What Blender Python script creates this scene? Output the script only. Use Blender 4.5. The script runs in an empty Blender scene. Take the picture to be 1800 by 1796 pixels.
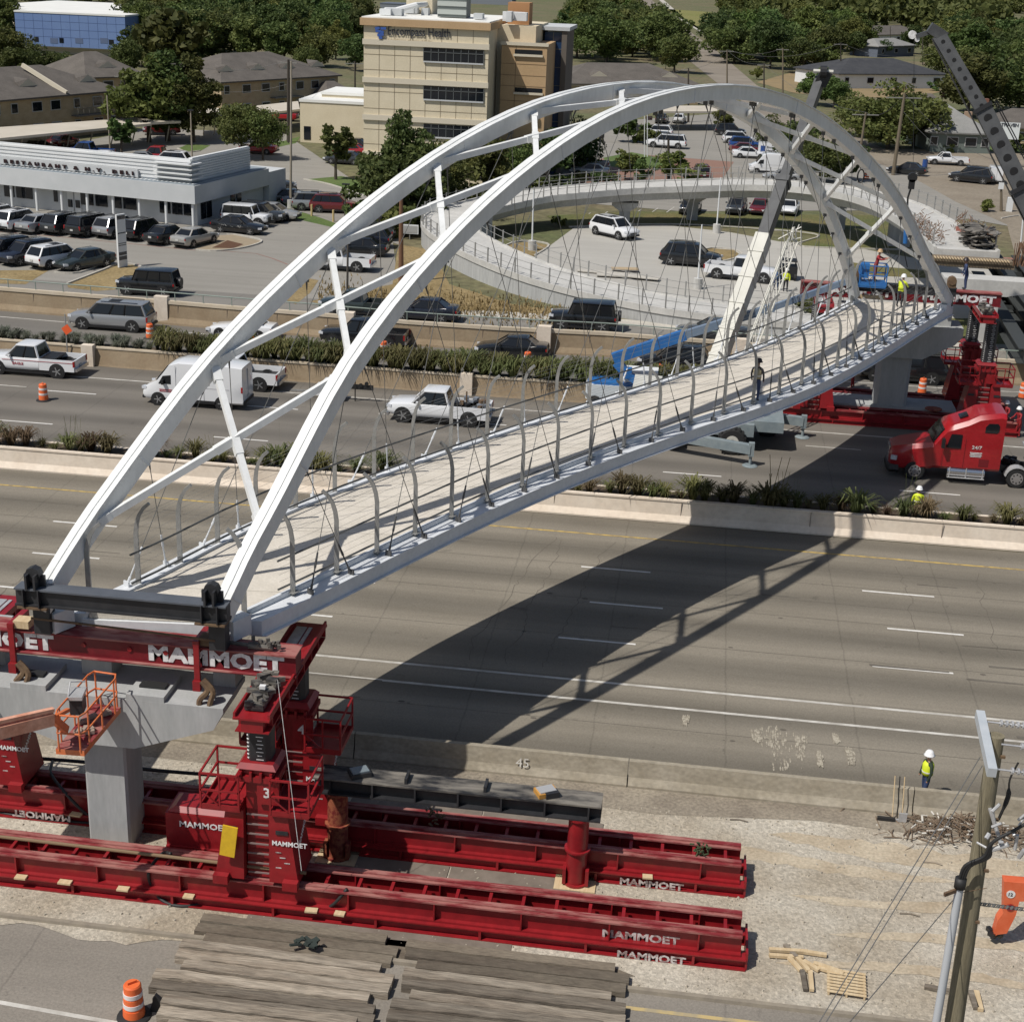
import bpy, math, random
from mathutils import Vector, Matrix
random.seed(7)
SC = bpy.context.scene
COL = SC.collection
PI = math.pi
# ------------------------------------------------------------------ camera
F, PITCH, ROLL, YAW, CAMH = 2617.0, 0.3595231, 0.03926296, 0.12036972, 25.3312
_d = Vector((-math.sin(YAW)*math.cos(PITCH), math.cos(YAW)*math.cos(PITCH), -math.sin(PITCH)))
_r = Vector((math.cos(YAW), math.sin(YAW), 0))
_u = _r.cross(_d)
_r2 = math.cos(ROLL)*_r + math.sin(ROLL)*_u
_u2 = -math.sin(ROLL)*_r + math.cos(ROLL)*_u
def at(x, y, z=0.0):
    """point of the photograph (1800 px wide) -> place on the level z"""
    v = _d*F + _r2*(x-900) + _u2*(898-y)
    t = (z-CAMH)/v.z
    return Vector((v.x*t, v.y*t, z))
def onY(x, y, Y):
    v = _d*F + _r2*(x-900) + _u2*(898-y)
    t = Y/v.y
    return Vector((v.x*t, Y, CAMH+v.z*t))
def px(P):
    v = Vector(P)-Vector((0, 0, CAMH)); z = v.dot(_d)
    return (900+F*v.dot(_r2)/z, 898-F*v.dot(_u2)/z)
cam = bpy.data.objects.new('camera', bpy.data.cameras.new('camera'))
COL.objects.link(cam)
cam.matrix_world = Matrix(((_r2.x, _u2.x, -_d.x, 0), (_r2.y, _u2.y, -_d.y, 0), (_r2.z, _u2.z, -_d.z, CAMH), (0, 0, 0, 1)))
cam.data.sensor_width = 36; cam.data.lens = 36*F/1800
cam.data.clip_end = 6000; cam.data.clip_start = 0.5
SC.camera = cam
# ------------------------------------------------------------------ light
SUNV = Vector((-0.51, -0.47, 1.0)).normalized()
elev = math.asin(SUNV.z)
sd = bpy.data.lights.new('sun', 'SUN'); sd.energy = 4.0; sd.angle = math.radians(0.5); sd.color = (1, .955, .89)
so = bpy.data.objects.new('sun', sd); COL.objects.link(so)
so.location = (-60, -60, 120)
so.rotation_euler = SUNV.to_track_quat('Z', 'Y').to_euler()
W = bpy.data.worlds.new('World'); SC.world = W; W.use_nodes = True
nt = W.node_tree
sky = nt.nodes.new('ShaderNodeTexSky'); sky.sky_type = 'NISHITA'; sky.sun_disc = False
sky.sun_elevation = elev; sky.sun_rotation = math.atan2(SUNV.x, SUNV.y)
sky.air_density = 1.0; sky.dust_density = 1.5
bg = nt.nodes['Background']; bg.inputs[1].default_value = 0.068
nt.links.new(sky.outputs[0], bg.inputs[0])
SC.view_settings.view_transform = 'Standard'; SC.view_settings.look = 'None'
SC.view_settings.exposure = 0.0; SC.view_settings.gamma = 1.0
SC.cycles.max_bounces = 5; SC.cycles.diffuse_bounces = 2; SC.cycles.glossy_bounces = 2
SC.cycles.transparent_max_bounces = 4
# ------------------------------------------------------------------ materials
MATS = {}
def mat(name, c, rough=.6, metal=0.0, n=None, c2=None, mix=.5, stretch=(1, 1, 1), bump=0.0, bs=None, fine=None, detail=5, coat=0):
    """n = noise scale (1/m); c2 = second colour; fine=(scale, amount) multiplies brightness"""
    if name in MATS: return MATS[name]
    m = bpy.data.materials.new(name); m.use_nodes = True
    N = m.node_tree; L = N.links; b = N.nodes['Principled BSDF']
    b.inputs['Roughness'].default_value = rough; b.inputs['Metallic'].default_value = metal
    if coat: b.inputs['Coat Weight'].default_value = coat; b.inputs['Coat Roughness'].default_value = .06
    b.inputs['Base Color'].default_value = (*c, 1)
    tc = mp = None
    if n or bump or fine:
        tc = N.nodes.new('ShaderNodeTexCoord'); mp = N.nodes.new('ShaderNodeMapping')
        mp.inputs['Scale'].default_value = stretch; L.new(tc.outputs['Object'], mp.inputs[0])
    out = None
    if n:
        t = N.nodes.new('ShaderNodeTexNoise'); t.inputs['Scale'].default_value = n; t.inputs['Detail'].default_value = detail
        t.inputs['Roughness'].default_value = .62
        L.new(mp.outputs[0], t.inputs[0])
        r = N.nodes.new('ShaderNodeValToRGB'); r.color_ramp.elements[0].position = .5-.25*(1.2-mix); r.color_ramp.elements[1].position = .5+.25*(1.2-mix)
        r.color_ramp.elements[0].color = (*c, 1); r.color_ramp.elements[1].color = (*(c2 or [min(1, v*1.35) for v in c]), 1)
        L.new(t.outputs[0], r.inputs[0]); out = r.outputs[0]
    if fine:
        t2 = N.nodes.new('ShaderNodeTexNoise'); t2.inputs['Scale'].default_value = fine[0]; t2.inputs['Detail'].default_value = 3
        L.new(mp.outputs[0], t2.inputs[0])
        mr = N.nodes.new('ShaderNodeMapRange'); mr.inputs[1].default_value = .3; mr.inputs[2].default_value = .7
        mr.inputs[3].default_value = 1-fine[1]; mr.inputs[4].default_value = 1+fine[1]
        L.new(t2.outputs[0], mr.inputs[0])
        mx = N.nodes.new('ShaderNodeMix'); mx.data_type = 'RGBA'; mx.blend_type = 'MULTIPLY'; mx.inputs[0].default_value = 1
        if out: L.new(out, mx.inputs[6])
        else: mx.inputs[6].default_value = (*c, 1)
        L.new(mr.outputs[0], mx.inputs[7]); out = mx.outputs[2]
    if out: L.new(out, b.inputs['Base Color'])
    if bump:
        t3 = N.nodes.new('ShaderNodeTexNoise'); t3.inputs['Scale'].default_value = bs or 20; t3.inputs['Detail'].default_value = 4
        L.new(mp.outputs[0], t3.inputs[0])
        bp = N.nodes.new('ShaderNodeBump'); bp.inputs['Strength'].default_value = bump; bp.inputs['Distance'].default_value = .05
        L.new(t3.outputs[0], bp.inputs['Height']); L.new(bp.outputs[0], b.inputs['Normal'])
    MATS[name] = m
    return m
def vary(m, lo, hi):
    """each object in this material gets its own tone"""
    N = m.node_tree; L = N.links; b = N.nodes['Principled BSDF']; src = b.inputs['Base Color'].links[0].from_socket
    oi = N.nodes.new('ShaderNodeObjectInfo'); mr = N.nodes.new('ShaderNodeMapRange'); mr.inputs[3].default_value = lo; mr.inputs[4].default_value = hi; L.new(oi.outputs['Random'], mr.inputs[0])
    mx = N.nodes.new('ShaderNodeMix'); mx.data_type = 'RGBA'; mx.blend_type = 'MULTIPLY'; mx.inputs[0].default_value = 1; L.new(src, mx.inputs[6]); L.new(mr.outputs[0], mx.inputs[7]); L.new(mx.outputs[2], b.inputs['Base Color'])
# ------------------------------------------------------------------ mesh builder
class MB:
    def __init__(s): s.v = []; s.f = []; s.m = []
    def face(s, pts, mi=0):
        i = len(s.v); s.v += [tuple(p) for p in pts]; s.f.append(tuple(range(i, i+len(pts)))); s.m.append(mi)
    def rings(s, R, mi=0, cap=True, closed=True):
        """rings: lists of points of equal length"""
        k = len(R[0]); b = len(s.v)
        for r in R: s.v += [tuple(p) for p in r]
        for i in range(len(R)-1):
            for j in range(k if closed else k-1):
                a = b+i*k+j; c = b+i*k+(j+1) % k
                s.f.append((a, c, c+k, a+k)); s.m.append(mi)
        if cap and closed:
            s.f.append(tuple(b+j for j in range(k))[::-1]); s.m.append(mi)
            s.f.append(tuple(b+(len(R)-1)*k+j for j in range(k))); s.m.append(mi)
    def box(s, c, d, rz=0.0, mi=0, M=None, taper=None):
        """centre, full size; taper=(tx,ty) scales the top"""
        hx, hy, hz = d[0]/2, d[1]/2, d[2]/2
        tx, ty = taper or (1, 1)
        P = [(-hx, -hy, -hz), (hx, -hy, -hz), (hx, hy, -hz), (-hx, hy, -hz), (-hx*tx, -hy*ty, hz), (hx*tx, -hy*ty, hz), (hx*tx, hy*ty, hz), (-hx*tx, hy*ty, hz)]
        R = M or Matrix.Rotation(rz, 3, 'Z')
        b = len(s.v); C = Vector(c)
        s.v += [tuple(C+R @ Vector(p)) for p in P]
        for q in ((3, 2, 1, 0), (4, 5, 6, 7), (0, 1, 5, 4), (1, 2, 6, 5), (2, 3, 7, 6), (3, 0, 4, 7)):
            s.f.append(tuple(b+i for i in q)); s.m.append(mi)
    def span(s, x0, x1, y0, y1, z0, z1, mi=0):
        s.box(((x0+x1)/2, (y0+y1)/2, (z0+z1)/2), (abs(x1-x0), abs(y1-y0), abs(z1-z0)), 0, mi)
    def prism(s, poly, z0, z1, mi=0, mtop=None):
        n = len(poly); b = len(s.v)
        A = sum(poly[i][0]*poly[(i+1) % n][1]-poly[(i+1) % n][0]*poly[i][1] for i in range(n))
        if A < 0: poly = poly[::-1]
        s.v += [(p[0], p[1], z0) for p in poly]+[(p[0], p[1], z1) for p in poly]
        for i in range(n):
            j = (i+1) % n; s.f.append((b+i, b+j, b+n+j, b+n+i)); s.m.append(mi)
        s.f.append(tuple(range(b+n, b+2*n))); s.m.append(mi if mtop is None else mtop)
        s.f.append(tuple(range(b, b+n))[::-1]); s.m.append(mi)
    def profile(s, prof, p0, p1, mi=0):
        """prof: list of (a,z), a across to the left of p0->p1; swept straight"""
        p0 = Vector(p0); p1 = Vector(p1); d = (p1-p0); d.z = 0; d.normalize(); n = Vector((-d.y, d.x, 0))
        s.rings([[p+n*a+Vector((0, 0, z)) for a, z in prof] for p in (p0, p1)], mi)
    def sweep(s, prof, path, mi=0, cap=True):
        """vertical-plane cross section swept along a horizontal-ish polyline with mitred normals"""
        R = []
        P = [Vector(p) for p in path]
        for i, p in enumerate(P):
            d = (P[min(i+1, len(P)-1)]-P[max(i-1, 0)]); d.z = 0; d.normalize(); n = Vector((-d.y, d.x, 0))
            R.append([p+n*a+Vector((0, 0, z)) for a, z in prof])
        s.rings(R, mi, cap)
    def bar(s, p0, p1, w, h=None, mi=0, up=(0, 0, 1)):
        """box beam from p0 to p1, w across, h in the up direction"""
        h = h or w; p0 = Vector(p0); p1 = Vector(p1); d = (p1-p0)
        if d.length < 1e-6: return
        d.normalize(); u = Vector(up)
        if abs(d.dot(u)) > .98: u = Vector((0, 1, 0))
        a = d.cross(u).normalized(); u = a.cross(d).normalized()
        R = [[p+a*sx*w/2+u*sz*h/2 for sx, sz in ((-1, -1), (1, -1), (1, 1), (-1, 1))] for p in (p0, p1)]
        s.rings(R, mi)
    def tube(s, path, r, n=8, mi=0, cap=True):
        P = [Vector(p) for p in path]; R = []; pa = None
        for i, p in enumerate(P):
            d = (P[min(i+1, len(P)-1)]-P[max(i-1, 0)]).normalized()
            if pa is None:
                u = Vector((0, 0, 1)) if abs(d.z) < .9 else Vector((1, 0, 0))
                a = d.cross(u).normalized()
            else: a = (pa-d*pa.dot(d)).normalized()
            pa = a; b = d.cross(a)
            rr = r[i] if isinstance(r, (list, tuple)) else r
            R.append([p+(a*math.cos(2*PI*k/n)+b*math.sin(2*PI*k/n))*rr for k in range(n)])
        s.rings(R, mi, cap)
    def ibeam(s, p0, p1, w, h, tf=.05, tw=.05, mi=0, mt=None):
        """I section along p0->p1 (bottom-centre line), flat"""
        z = Vector((0, 0, 1)); p0 = Vector(p0); p1 = Vector(p1)
        s.bar(p0+z*tf/2, p1+z*tf/2, w, tf, mi)
        s.bar(p0+z*h/2, p1+z*h/2, tw, h-2*tf-.002, mi)
        s.bar(p0+z*(h-tf/2), p1+z*(h-tf/2), w, tf, mi if mt is None else mt)
    def disc(s, c, r, axis, th, n=16, mi=0):
        a = Vector(axis).normalized(); s.tube([Vector(c)-a*th/2, Vector(c)+a*th/2], r, n, mi)
    def build(s, name, mats, parent=None, smooth=False, local=False):
        if not isinstance(mats, (list, tuple)): mats = [mats]
        off = Vector((0, 0, 0)); loc = None
        if parent is not None and not local:
            p = parent
            while p is not None: off += p.location; p = p.parent
        elif parent is None and not local:
            xs = [v[0] for v in s.v]; ys = [v[1] for v in s.v]; zs = [v[2] for v in s.v]
            off = Vector(((min(xs)+max(xs))/2, (min(ys)+max(ys))/2, min(zs))); loc = off.copy()
        me = bpy.data.meshes.new(name)
        V = s.v if off.length == 0 else [(v[0]-off.x, v[1]-off.y, v[2]-off.z) for v in s.v]
        me.from_pydata(V, [], s.f)
        for m in mats: me.materials.append(m)
        if len(mats) > 1: me.polygons.foreach_set('material_index', s.m)
        if smooth: me.polygons.foreach_set('use_smooth', [True]*len(s.f))
        me.update()
        if smooth == 'auto': me.set_sharp_from_angle(angle=math.radians(35))
        o = bpy.data.objects.new(name, me); COL.objects.link(o)
        if parent is not None: o.parent = parent
        if loc is not None: o.location = loc
        return o
def tag(o, label=None, cat=None, group=None, kind=None):
    if label: o['label'] = label
    if cat: o['category'] = cat
    if group: o['group'] = group
    if kind: o['kind'] = kind
    return o
def thing(name, label, cat, loc=(0, 0, 0), rz=0.0, group=None):
    o = bpy.data.objects.new(name, None); COL.objects.link(o); o.empty_display_size = .3
    o.location = loc; o.rotation_euler = (0, 0, rz)
    return tag(o, label, cat, group)
def dup(root, loc=None, rz=None, label=None, scale=None, matmap=None):
    def rec(o, par):
        c = o.copy(); COL.objects.link(c); c.parent = par
        if matmap and c.type == 'MESH':
            for sl in c.material_slots:
                nm = sl.material.name if sl.material else None
                if nm in matmap: sl.link = 'OBJECT'; sl.material = matmap[nm]
        for ch in o.children: rec(ch, c)
        return c
    c = rec(root, None)
    if loc is not None: c.location = loc
    if rz is not None: c.rotation_euler = (0, 0, rz)
    if scale is not None: c.scale = (scale,)*3 if not isinstance(scale, tuple) else scale
    if label: c['label'] = label
    return c
def solidify_poly(pts, z): return [(p[0], p[1], z) for p in pts]
def sheet(name, pts, z, m, kind='structure', label=None):
    b = MB(); b.face([(p[0], p[1], z) for p in pts]); me = bpy.data.meshes.new(name)
    n = len(pts); A = sum(pts[i][0]*pts[(i+1) % n][1]-pts[(i+1) % n][0]*pts[i][1] for i in range(n))
    if A < 0: pts = pts[::-1]
    me.from_pydata([(p[0], p[1], z) for p in pts], [], [tuple(range(n))]); me.materials.append(m)
    o = bpy.data.objects.new(name, me); COL.objects.link(o); o['kind'] = kind
    if label: o['label'] = label
    return o
def text(name, s, size, m, origin, ux, uy, parent=None, ext=.01, bold=0.0, sx=1.0, align='LEFT', spacing=1.0):
    """flat lettering: origin = baseline start, ux = reading direction, uy = up direction"""
    cu = bpy.data.curves.new('t', 'FONT'); cu.body = s; cu.size = size; cu.extrude = ext; cu.offset = bold; cu.align_x = align
    cu.space_character = spacing; cu.resolution_u = 2
    o = bpy.data.objects.new('t', cu); COL.objects.link(o)
    dg = bpy.context.evaluated_depsgraph_get(); me = bpy.data.meshes.new_from_object(o.evaluated_get(dg))
    bpy.data.objects.remove(o); bpy.data.curves.remove(cu)
    ux = Vector(ux).normalized(); uy = Vector(uy).normalized(); uz = ux.cross(uy)
    off = Vector((0, 0, 0)); p = parent
    while p is not None: off += p.location; p = p.parent
    O = Vector(origin)
    for v in me.vertices:
        q = v.co.copy(); v.co = O+ux*q.x*sx+uy*q.y+uz*q.z-off
    me.materials.clear(); me.materials.append(m); me.name = name
    o = bpy.data.objects.new(name, me); COL.objects.link(o)
    if parent is not None: o.parent = parent
    return o
def rail_pts(pts, n):
    """resample a polyline into n+1 evenly spaced points"""
    P = [Vector(p) for p in pts]; L = [0]
    for a, b in zip(P, P[1:]): L.append(L[-1]+(b-a).length)
    out = []
    for i in range(n+1):
        t = L[-1]*i/n; k = 0
        while k < len(L)-2 and L[k+1] < t: k += 1
        out.append(P[k].lerp(P[k+1], (t-L[k])/max(1e-9, L[k+1]-L[k])))
    return out
def smooth_path(pts, n=6):
    P = [Vector(p) for p in pts]; out = []
    for i in range(len(P)-1):
        p0 = P[max(i-1, 0)]; p1 = P[i]; p2 = P[i+1]; p3 = P[min(i+2, len(P)-1)]
        for k in range(n):
            t = k/n
            out.append(.5*((2*p1)+(p2-p0)*t+(2*p0-5*p1+4*p2-p3)*t*t+(3*p1-p0-3*p2+p3)*t**3))
    out.append(P[-1]); return out
ZF = 1.0      # level of the land beyond the far retaining wall
# ------------------------------------------------------------------ the setting
def ground_mat():
    return mat('dry_ground', (.16, .13, .075), .95, n=.05, c2=(.10, .115, .045), fine=(1.5, .3), bump=.3, bs=4)
def gravel_mat():
    m = bpy.data.materials.new('gravel'); m.use_nodes = True; N = m.node_tree; L = N.links; b = N.nodes['Principled BSDF']
    b.inputs['Roughness'].default_value = .95
    tc = N.nodes.new('ShaderNodeTexCoord')
    v = N.nodes.new('ShaderNodeTexVoronoi'); v.inputs['Scale'].default_value = 13; v.inputs['Randomness'].default_value = 1
    L.new(tc.outputs['Object'], v.inputs[0])
    big = N.nodes.new('ShaderNodeTexNoise'); big.inputs['Scale'].default_value = .28; big.inputs['Detail'].default_value = 6
    L.new(tc.outputs['Object'], big.inputs[0])
    fi = N.nodes.new('ShaderNodeTexNoise'); fi.inputs['Scale'].default_value = 7; fi.inputs['Detail'].default_value = 5
    fi.inputs['Roughness'].default_value = .75
    L.new(tc.outputs['Object'], fi.inputs[0])
    r1 = N.nodes.new('ShaderNodeValToRGB'); e = r1.color_ramp.elements
    e[0].position = .36; e[0].color = (.40, .34, .255, 1); e[1].position = .62; e[1].color = (.56, .51, .42, 1)
    L.new(big.outputs[0], r1.inputs[0])
    hsv = N.nodes.new('ShaderNodeSeparateColor'); L.new(v.outputs['Color'], hsv.inputs[0])
    mr = N.nodes.new('ShaderNodeMapRange'); mr.inputs[3].default_value = .78; mr.inputs[4].default_value = 1.15
    L.new(hsv.outputs[0], mr.inputs[0])
    m2 = N.nodes.new('ShaderNodeMapRange'); m2.inputs[1].default_value = .3; m2.inputs[2].default_value = .7; m2.inputs[3].default_value = .72; m2.inputs[4].default_value = 1.2
    L.new(fi.outputs[0], m2.inputs[0])
    mu = N.nodes.new('ShaderNodeMath'); mu.operation = 'MULTIPLY'; L.new(mr.outputs[0], mu.inputs[0]); L.new(m2.outputs[0], mu.inputs[1])
    mx = N.nodes.new('ShaderNodeMix'); mx.data_type = 'RGBA'; mx.blend_type = 'MULTIPLY'; mx.inputs[0].default_value = 1
    L.new(r1.outputs[0], mx.inputs[6]); L.new(mu.outputs[0], mx.inputs[7]); L.new(mx.outputs[2], b.inputs['Base Color'])
    bp = N.nodes.new('ShaderNodeBump'); bp.inputs['Strength'].default_value = .9; bp.inputs['Distance'].default_value = .05
    L.new(mu.outputs[0], bp.inputs['Height']); L.new(bp.outputs[0], b.inputs['Normal'])
    return m
def road_mat(name, ca, cb, y0=None, lane=3.66, dark=.28, joint=None, stain=.25, edge=None):
    """concrete carriageway: stretched streaks along the traffic, worn lanes, slab joints"""
    m = bpy.data.materials.new(name); m.use_nodes = True; N = m.node_tree; L = N.links; b = N.nodes['Principled BSDF']
    b.inputs['Roughness'].default_value = .9
    tc = N.nodes.new('ShaderNodeTexCoord'); mp = N.nodes.new('ShaderNodeMapping'); mp.inputs['Scale'].default_value = (.06, 1, 1)
    L.new(tc.outputs['Object'], mp.inputs[0])
    def noise(scale, vec, det=5, ro=.6):
        t = N.nodes.new('ShaderNodeTexNoise'); t.inputs['Scale'].default_value = scale; t.inputs['Detail'].default_value = det
        t.inputs['Roughness'].default_value = ro; L.new(vec, t.inputs[0]); return t.outputs[0]
    def mrange(o, a, b_, c, d):
        t = N.nodes.new('ShaderNodeMapRange'); t.inputs[1].default_value = a; t.inputs[2].default_value = b_; t.inputs[3].default_value = c; t.inputs[4].default_value = d
        L.new(o, t.inputs[0]); return t.outputs[0]
    def math_(op, a, b_=None):
        t = N.nodes.new('ShaderNodeMath'); t.operation = op
        for i, v in enumerate((a, b_)):
            if v is None: continue
            if isinstance(v, (int, float)): t.inputs[i].default_value = v
            else: L.new(v, t.inputs[i])
        return t.outputs[0]
    st = noise(.9, mp.outputs[0], 7)
    big = noise(.12, tc.outputs['Object'], 4); fine = noise(14, tc.outputs['Object'], 3, .8)
    r = N.nodes.new('ShaderNodeValToRGB'); r.color_ramp.elements[0].position = .3; r.color_ramp.elements[1].position = .7
    r.color_ramp.elements[0].color = (*ca, 1); r.color_ramp.elements[1].color = (*cb, 1)
    L.new(math_('ADD', math_('MULTIPLY', st, .6), math_('MULTIPLY', big, .4)), r.inputs[0])
    k = mrange(fine, .3, .7, 1-stain*.55, 1+stain*.55)
    sp = noise(1.1, tc.outputs['Object'], 6, .7)
    k = math_('MULTIPLY', k, mrange(sp, .62, .72, 1, 1-stain))
    if y0 is not None:
        sx = N.nodes.new('ShaderNodeSeparateXYZ'); L.new(tc.outputs['Object'], sx.inputs[0])
        ph = math_('MULTIPLY', math_('SUBTRACT', sx.outputs[1], y0), 2*PI/lane)
        cs = math_('COSINE', ph)            # 1 on the lane lines
        k = math_('MULTIPLY', k, mrange(cs, -1, .6, 1-dark, 1.0))
        wob = math_('ADD', sx.outputs[0], math_('MULTIPLY', sp, .25))
        if joint:
            fr = math_('FRACT', math_('DIVIDE', wob, joint))
            k = math_('MULTIPLY', k, mrange(math_('ABSOLUTE', math_('SUBTRACT', fr, .5)), 0, .05/joint, .78, 1.0))
    mx = N.nodes.new('ShaderNodeMix'); mx.data_type = 'RGBA'; mx.blend_type = 'MULTIPLY'; mx.inputs[0].default_value = 1
    L.new(r.outputs[0], mx.inputs[6]); L.new(k, mx.inputs[7]); L.new(mx.outputs[2], b.inputs['Base Color'])
    bp = N.nodes.new('ShaderNodeBump'); bp.inputs['Strength'].default_value = .25; bp.inputs['Distance'].default_value = .02
    L.new(fine, bp.inputs['Height']); L.new(bp.outputs[0], b.inputs['Normal'])
    return m
def worn(name, c, under, amt=.55, scale=5):
    return mat(name, under, .8, n=scale, c2=c, mix=1.0-amt*.2, detail=6)
M_GR = ground_mat()
# far retaining wall line (foot, on the level of the carriageways)
WL = [at(*p) for p in [(-260, 522), (0, 545), (107, 554), (277, 568), (391, 578), (562, 592), (717, 606), (880, 617), (1062, 626), (1240, 640), (1400, 652), (1658, 670), (1800, 677), (2100, 690)]]
WL = [Vector((-400, 98.5, 0))]+WL+[Vector((400, 99, 0))]
def ground():
    b = MB(); near = [(-3000, -400, -.03), (3000, -400, -.03)]
    xs = [-3000]+[p.x for p in WL]+[3000]; ys = [98.5+.2]+[p.y+.2 for p in WL]+[99.2]
    V = []; Fc = []
    for x, y in zip(xs, ys): V += [(x, -400, -.03), (x, y, -.03), (x, y, ZF-.02), (x, 4500, ZF-.02)]
    for i in range(len(xs)-1):
        a = 4*i; c = a+4
        for k in range(3): Fc.append((a+k, c+k, c+k+1, a+k+1))
    me = bpy.data.meshes.new('ground'); me.from_pydata(V, [], Fc); me.materials.append(M_GR)
    o = bpy.data.objects.new('ground', me); COL.objects.link(o); o['kind'] = 'structure'
ground()
M_GRAVEL = gravel_mat()
CONC = (.19, .168, .135); CONC2 = (.25, .225, .185)
M_HWY = road_mat('highway_concrete', (.180, .158, .122), (.275, .245, .195), 64.55, 3.66, .34, 4.6, .30)
M_HWY2 = road_mat('far_highway_concrete', (.145, .130, .110), (.205, .186, .158), 84.3, 3.4, .26, 5.2, .2)
M_RAMP = road_mat('ramp_asphalt', (.135, .125, .110), (.18, .168, .148), 95, 8, .1, None, .2)
M_FRONT = road_mat('frontage_concrete', (.19, .178, .158), (.24, .226, .20), 98, 4.0, .12, 6, .2)
M_NEAR = road_mat('near_frontage_concrete', (.20, .178, .15), (.27, .243, .205), 29, 4.0, .1, 4.6, .35)
M_LOT = road_mat('parking_concrete', (.225, .212, .185), (.30, .283, .25), None, stain=.25)
M_LOTB = road_mat('bright_new_concrete', (.36, .345, .31), (.44, .425, .385), None, stain=.12)
M_WALK = mat('pale_pavement', (.42, .40, .35), .9, n=.8, c2=(.52, .49, .43), fine=(6, .1))
M_GRASS = mat('lawn_grass', (.075, .10, .025), .95, n=.25, c2=(.16, .13, .05), fine=(5, .35), bump=.5, bs=12)
M_DRY = mat('straw_grass', (.20, .145, .06), .95, n=.4, c2=(.30, .225, .11), fine=(4, .3), bump=.5, bs=12)
M_GREEN = mat('green_lawn', (.07, .12, .025), .95, n=.3, c2=(.11, .15, .04), fine=(5, .3), bump=.4, bs=10)
M_DIRT = mat('dusty_shoulder', (.185, .155, .12), .95, n=.5, c2=(.30, .26, .20), fine=(9, .25), bump=.3, bs=20)
M_WHITE_L = mat('worn_white_paint', (.40, .375, .33), .8, n=1.1, c2=(.62, .60, .55), mix=.7, detail=8)
M_WHITE_B = mat('white_line_paint', (.62, .60, .55), .7, n=4, c2=(.78, .76, .72))
M_YEL = mat('yellow_line_paint', (.30, .22, .10), .8, n=2.5, c2=(.58, .40, .10), mix=.8, detail=7)
M_RED_L = mat('faded_red_kerb_paint', (.30, .12, .09), .9, n=1.2, c2=(.22, .15, .12))
sheet('gravel_yard', [(-90, 32.3), (90, 32.3), (90, 42.0), (-90, 42.0)], .0, M_GRAVEL)
sheet('near_frontage_road', [(-90, -60), (90, -60), (90, 32.22), (-90, 32.22)], .012, M_NEAR)
sheet('highway_shoulder_dirt', [(-90, 41.3), (-30, 41.6), (-12, 41.2), (-6, 41.35), (0, 41.0), (5, 41.6), (12, 41.2), (90, 41.3), (90, 43.6), (-90, 43.6)], .008, M_DIRT)
sheet('near_highway', [(-300, 43.2), (300, 43.2), (300, 66.9), (-300, 66.9)], .016, M_HWY)
sheet('far_highway', [(-300, 68.5), (300, 68.5), (300, 90), (-300, 90)], .012, M_HWY2)
_rp = [(p.x, p.y) for p in WL]
sheet('ramp_road', [(-300, 86.4), (300, 86.4)]+[(p[0], p[1]+.1) for p in _rp[::-1] if abs(p[0]) < 300], .020, M_RAMP)
def strip(name, pts, w, z, m, parent=None):
    """painted line along a polyline"""
    b = MB(); P = [Vector((p[0], p[1], 0)) for p in pts]; A = []; B = []
    for i, p in enumerate(P):
        d = (P[min(i+1, len(P)-1)]-P[max(i-1, 0)]).normalized(); n = Vector((-d.y, d.x, 0))
        A.append(p+n*w/2); B.append(p-n*w/2)
    for i in range(len(P)-1): b.face([(B[i].x, B[i].y, z), (B[i+1].x, B[i+1].y, z), (A[i+1].x, A[i+1].y, z), (A[i].x, A[i].y, z)])
    o = b.build(name, m, local=True); o['kind'] = 'structure'; return o
def dashes(name, y, x0, step, n, ln, w, z, m, dy=0):
    b = MB()
    for i in range(n):
        x = x0+i*step; yy = y+dy*x; b.face([(x, yy-w/2, z), (x+ln, yy-w/2+dy*ln, z), (x+ln, yy+w/2+dy*ln, z), (x, yy+w/2, z)])
    o = b.build(name, m, local=True); o['kind'] = 'structure'; return o
# near highway markings
strip('yellow_edge_line', [(-200, 64.75), (200, 64.65)], .14, .022, M_YEL)
def dash_row(y, xref, name='white_lane_dashes'):
    return dashes(name, y, xref-12.2*14, 12.2, 30, 3.05, .13, .022, M_WHITE_B)
_a = at(1515, 1037); dash_row(_a.y-.1, _a.x)
_a = at(1559, 1103); dash_row(_a.y-.1, _a.x)
_a = at(1533, 1169); dash_row(_a.y-.1, _a.x)
_a = at(71, 967); 
strip('white_edge_line', [(-200, at(1160, 1208).y), (200, at(1160, 1208).y-.1)], .15, .022, M_WHITE_L)
strip('white_edge_line', [(-200, at(1160, 1243).y+.1), (200, at(1160, 1243).y-.1)], .15, .022, M_WHITE_L)
# far highway markings
for yy, xr, pr in ((74.9, at(244, 690).x, 0), (0, 0, 0)):
    pass
_p = at(720+1160*0+0, 0, 0) if False else None
def two(p, q): a = at(*p); b2 = at(*q); return a, b2
_a = at(82, 687); dashes('white_lane_dashes', _a.y, _a.x-12.2*12, 12.2, 26, 3.05, .13, .024, M_WHITE_B)
_a = at(0, 739); dashes('white_lane_dashes', _a.y, _a.x-12.2*12, 12.2, 26, 3.05, .13, .024, M_WHITE_B)
_a = at(1416, 784); dashes('white_lane_dashes', _a.y+.0, _a.x-12.2*13, 12.2, 26, 3.05, .13, .024, M_WHITE_L)
strip('white_edge_line', [(-200, at(150, 661).y), (200, at(150, 661).y-.8)], .15, .024, M_WHITE_L)
strip('yellow_edge_line', [(-200, 71.0), (200, 71.0)], .14, .024, M_YEL)
# ramp road lines follow the wall
strip('white_edge_line', [(p.x, p.y-1.9) for p in WL if abs(p.x) < 300], .13, .028, M_WHITE_L)
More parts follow.
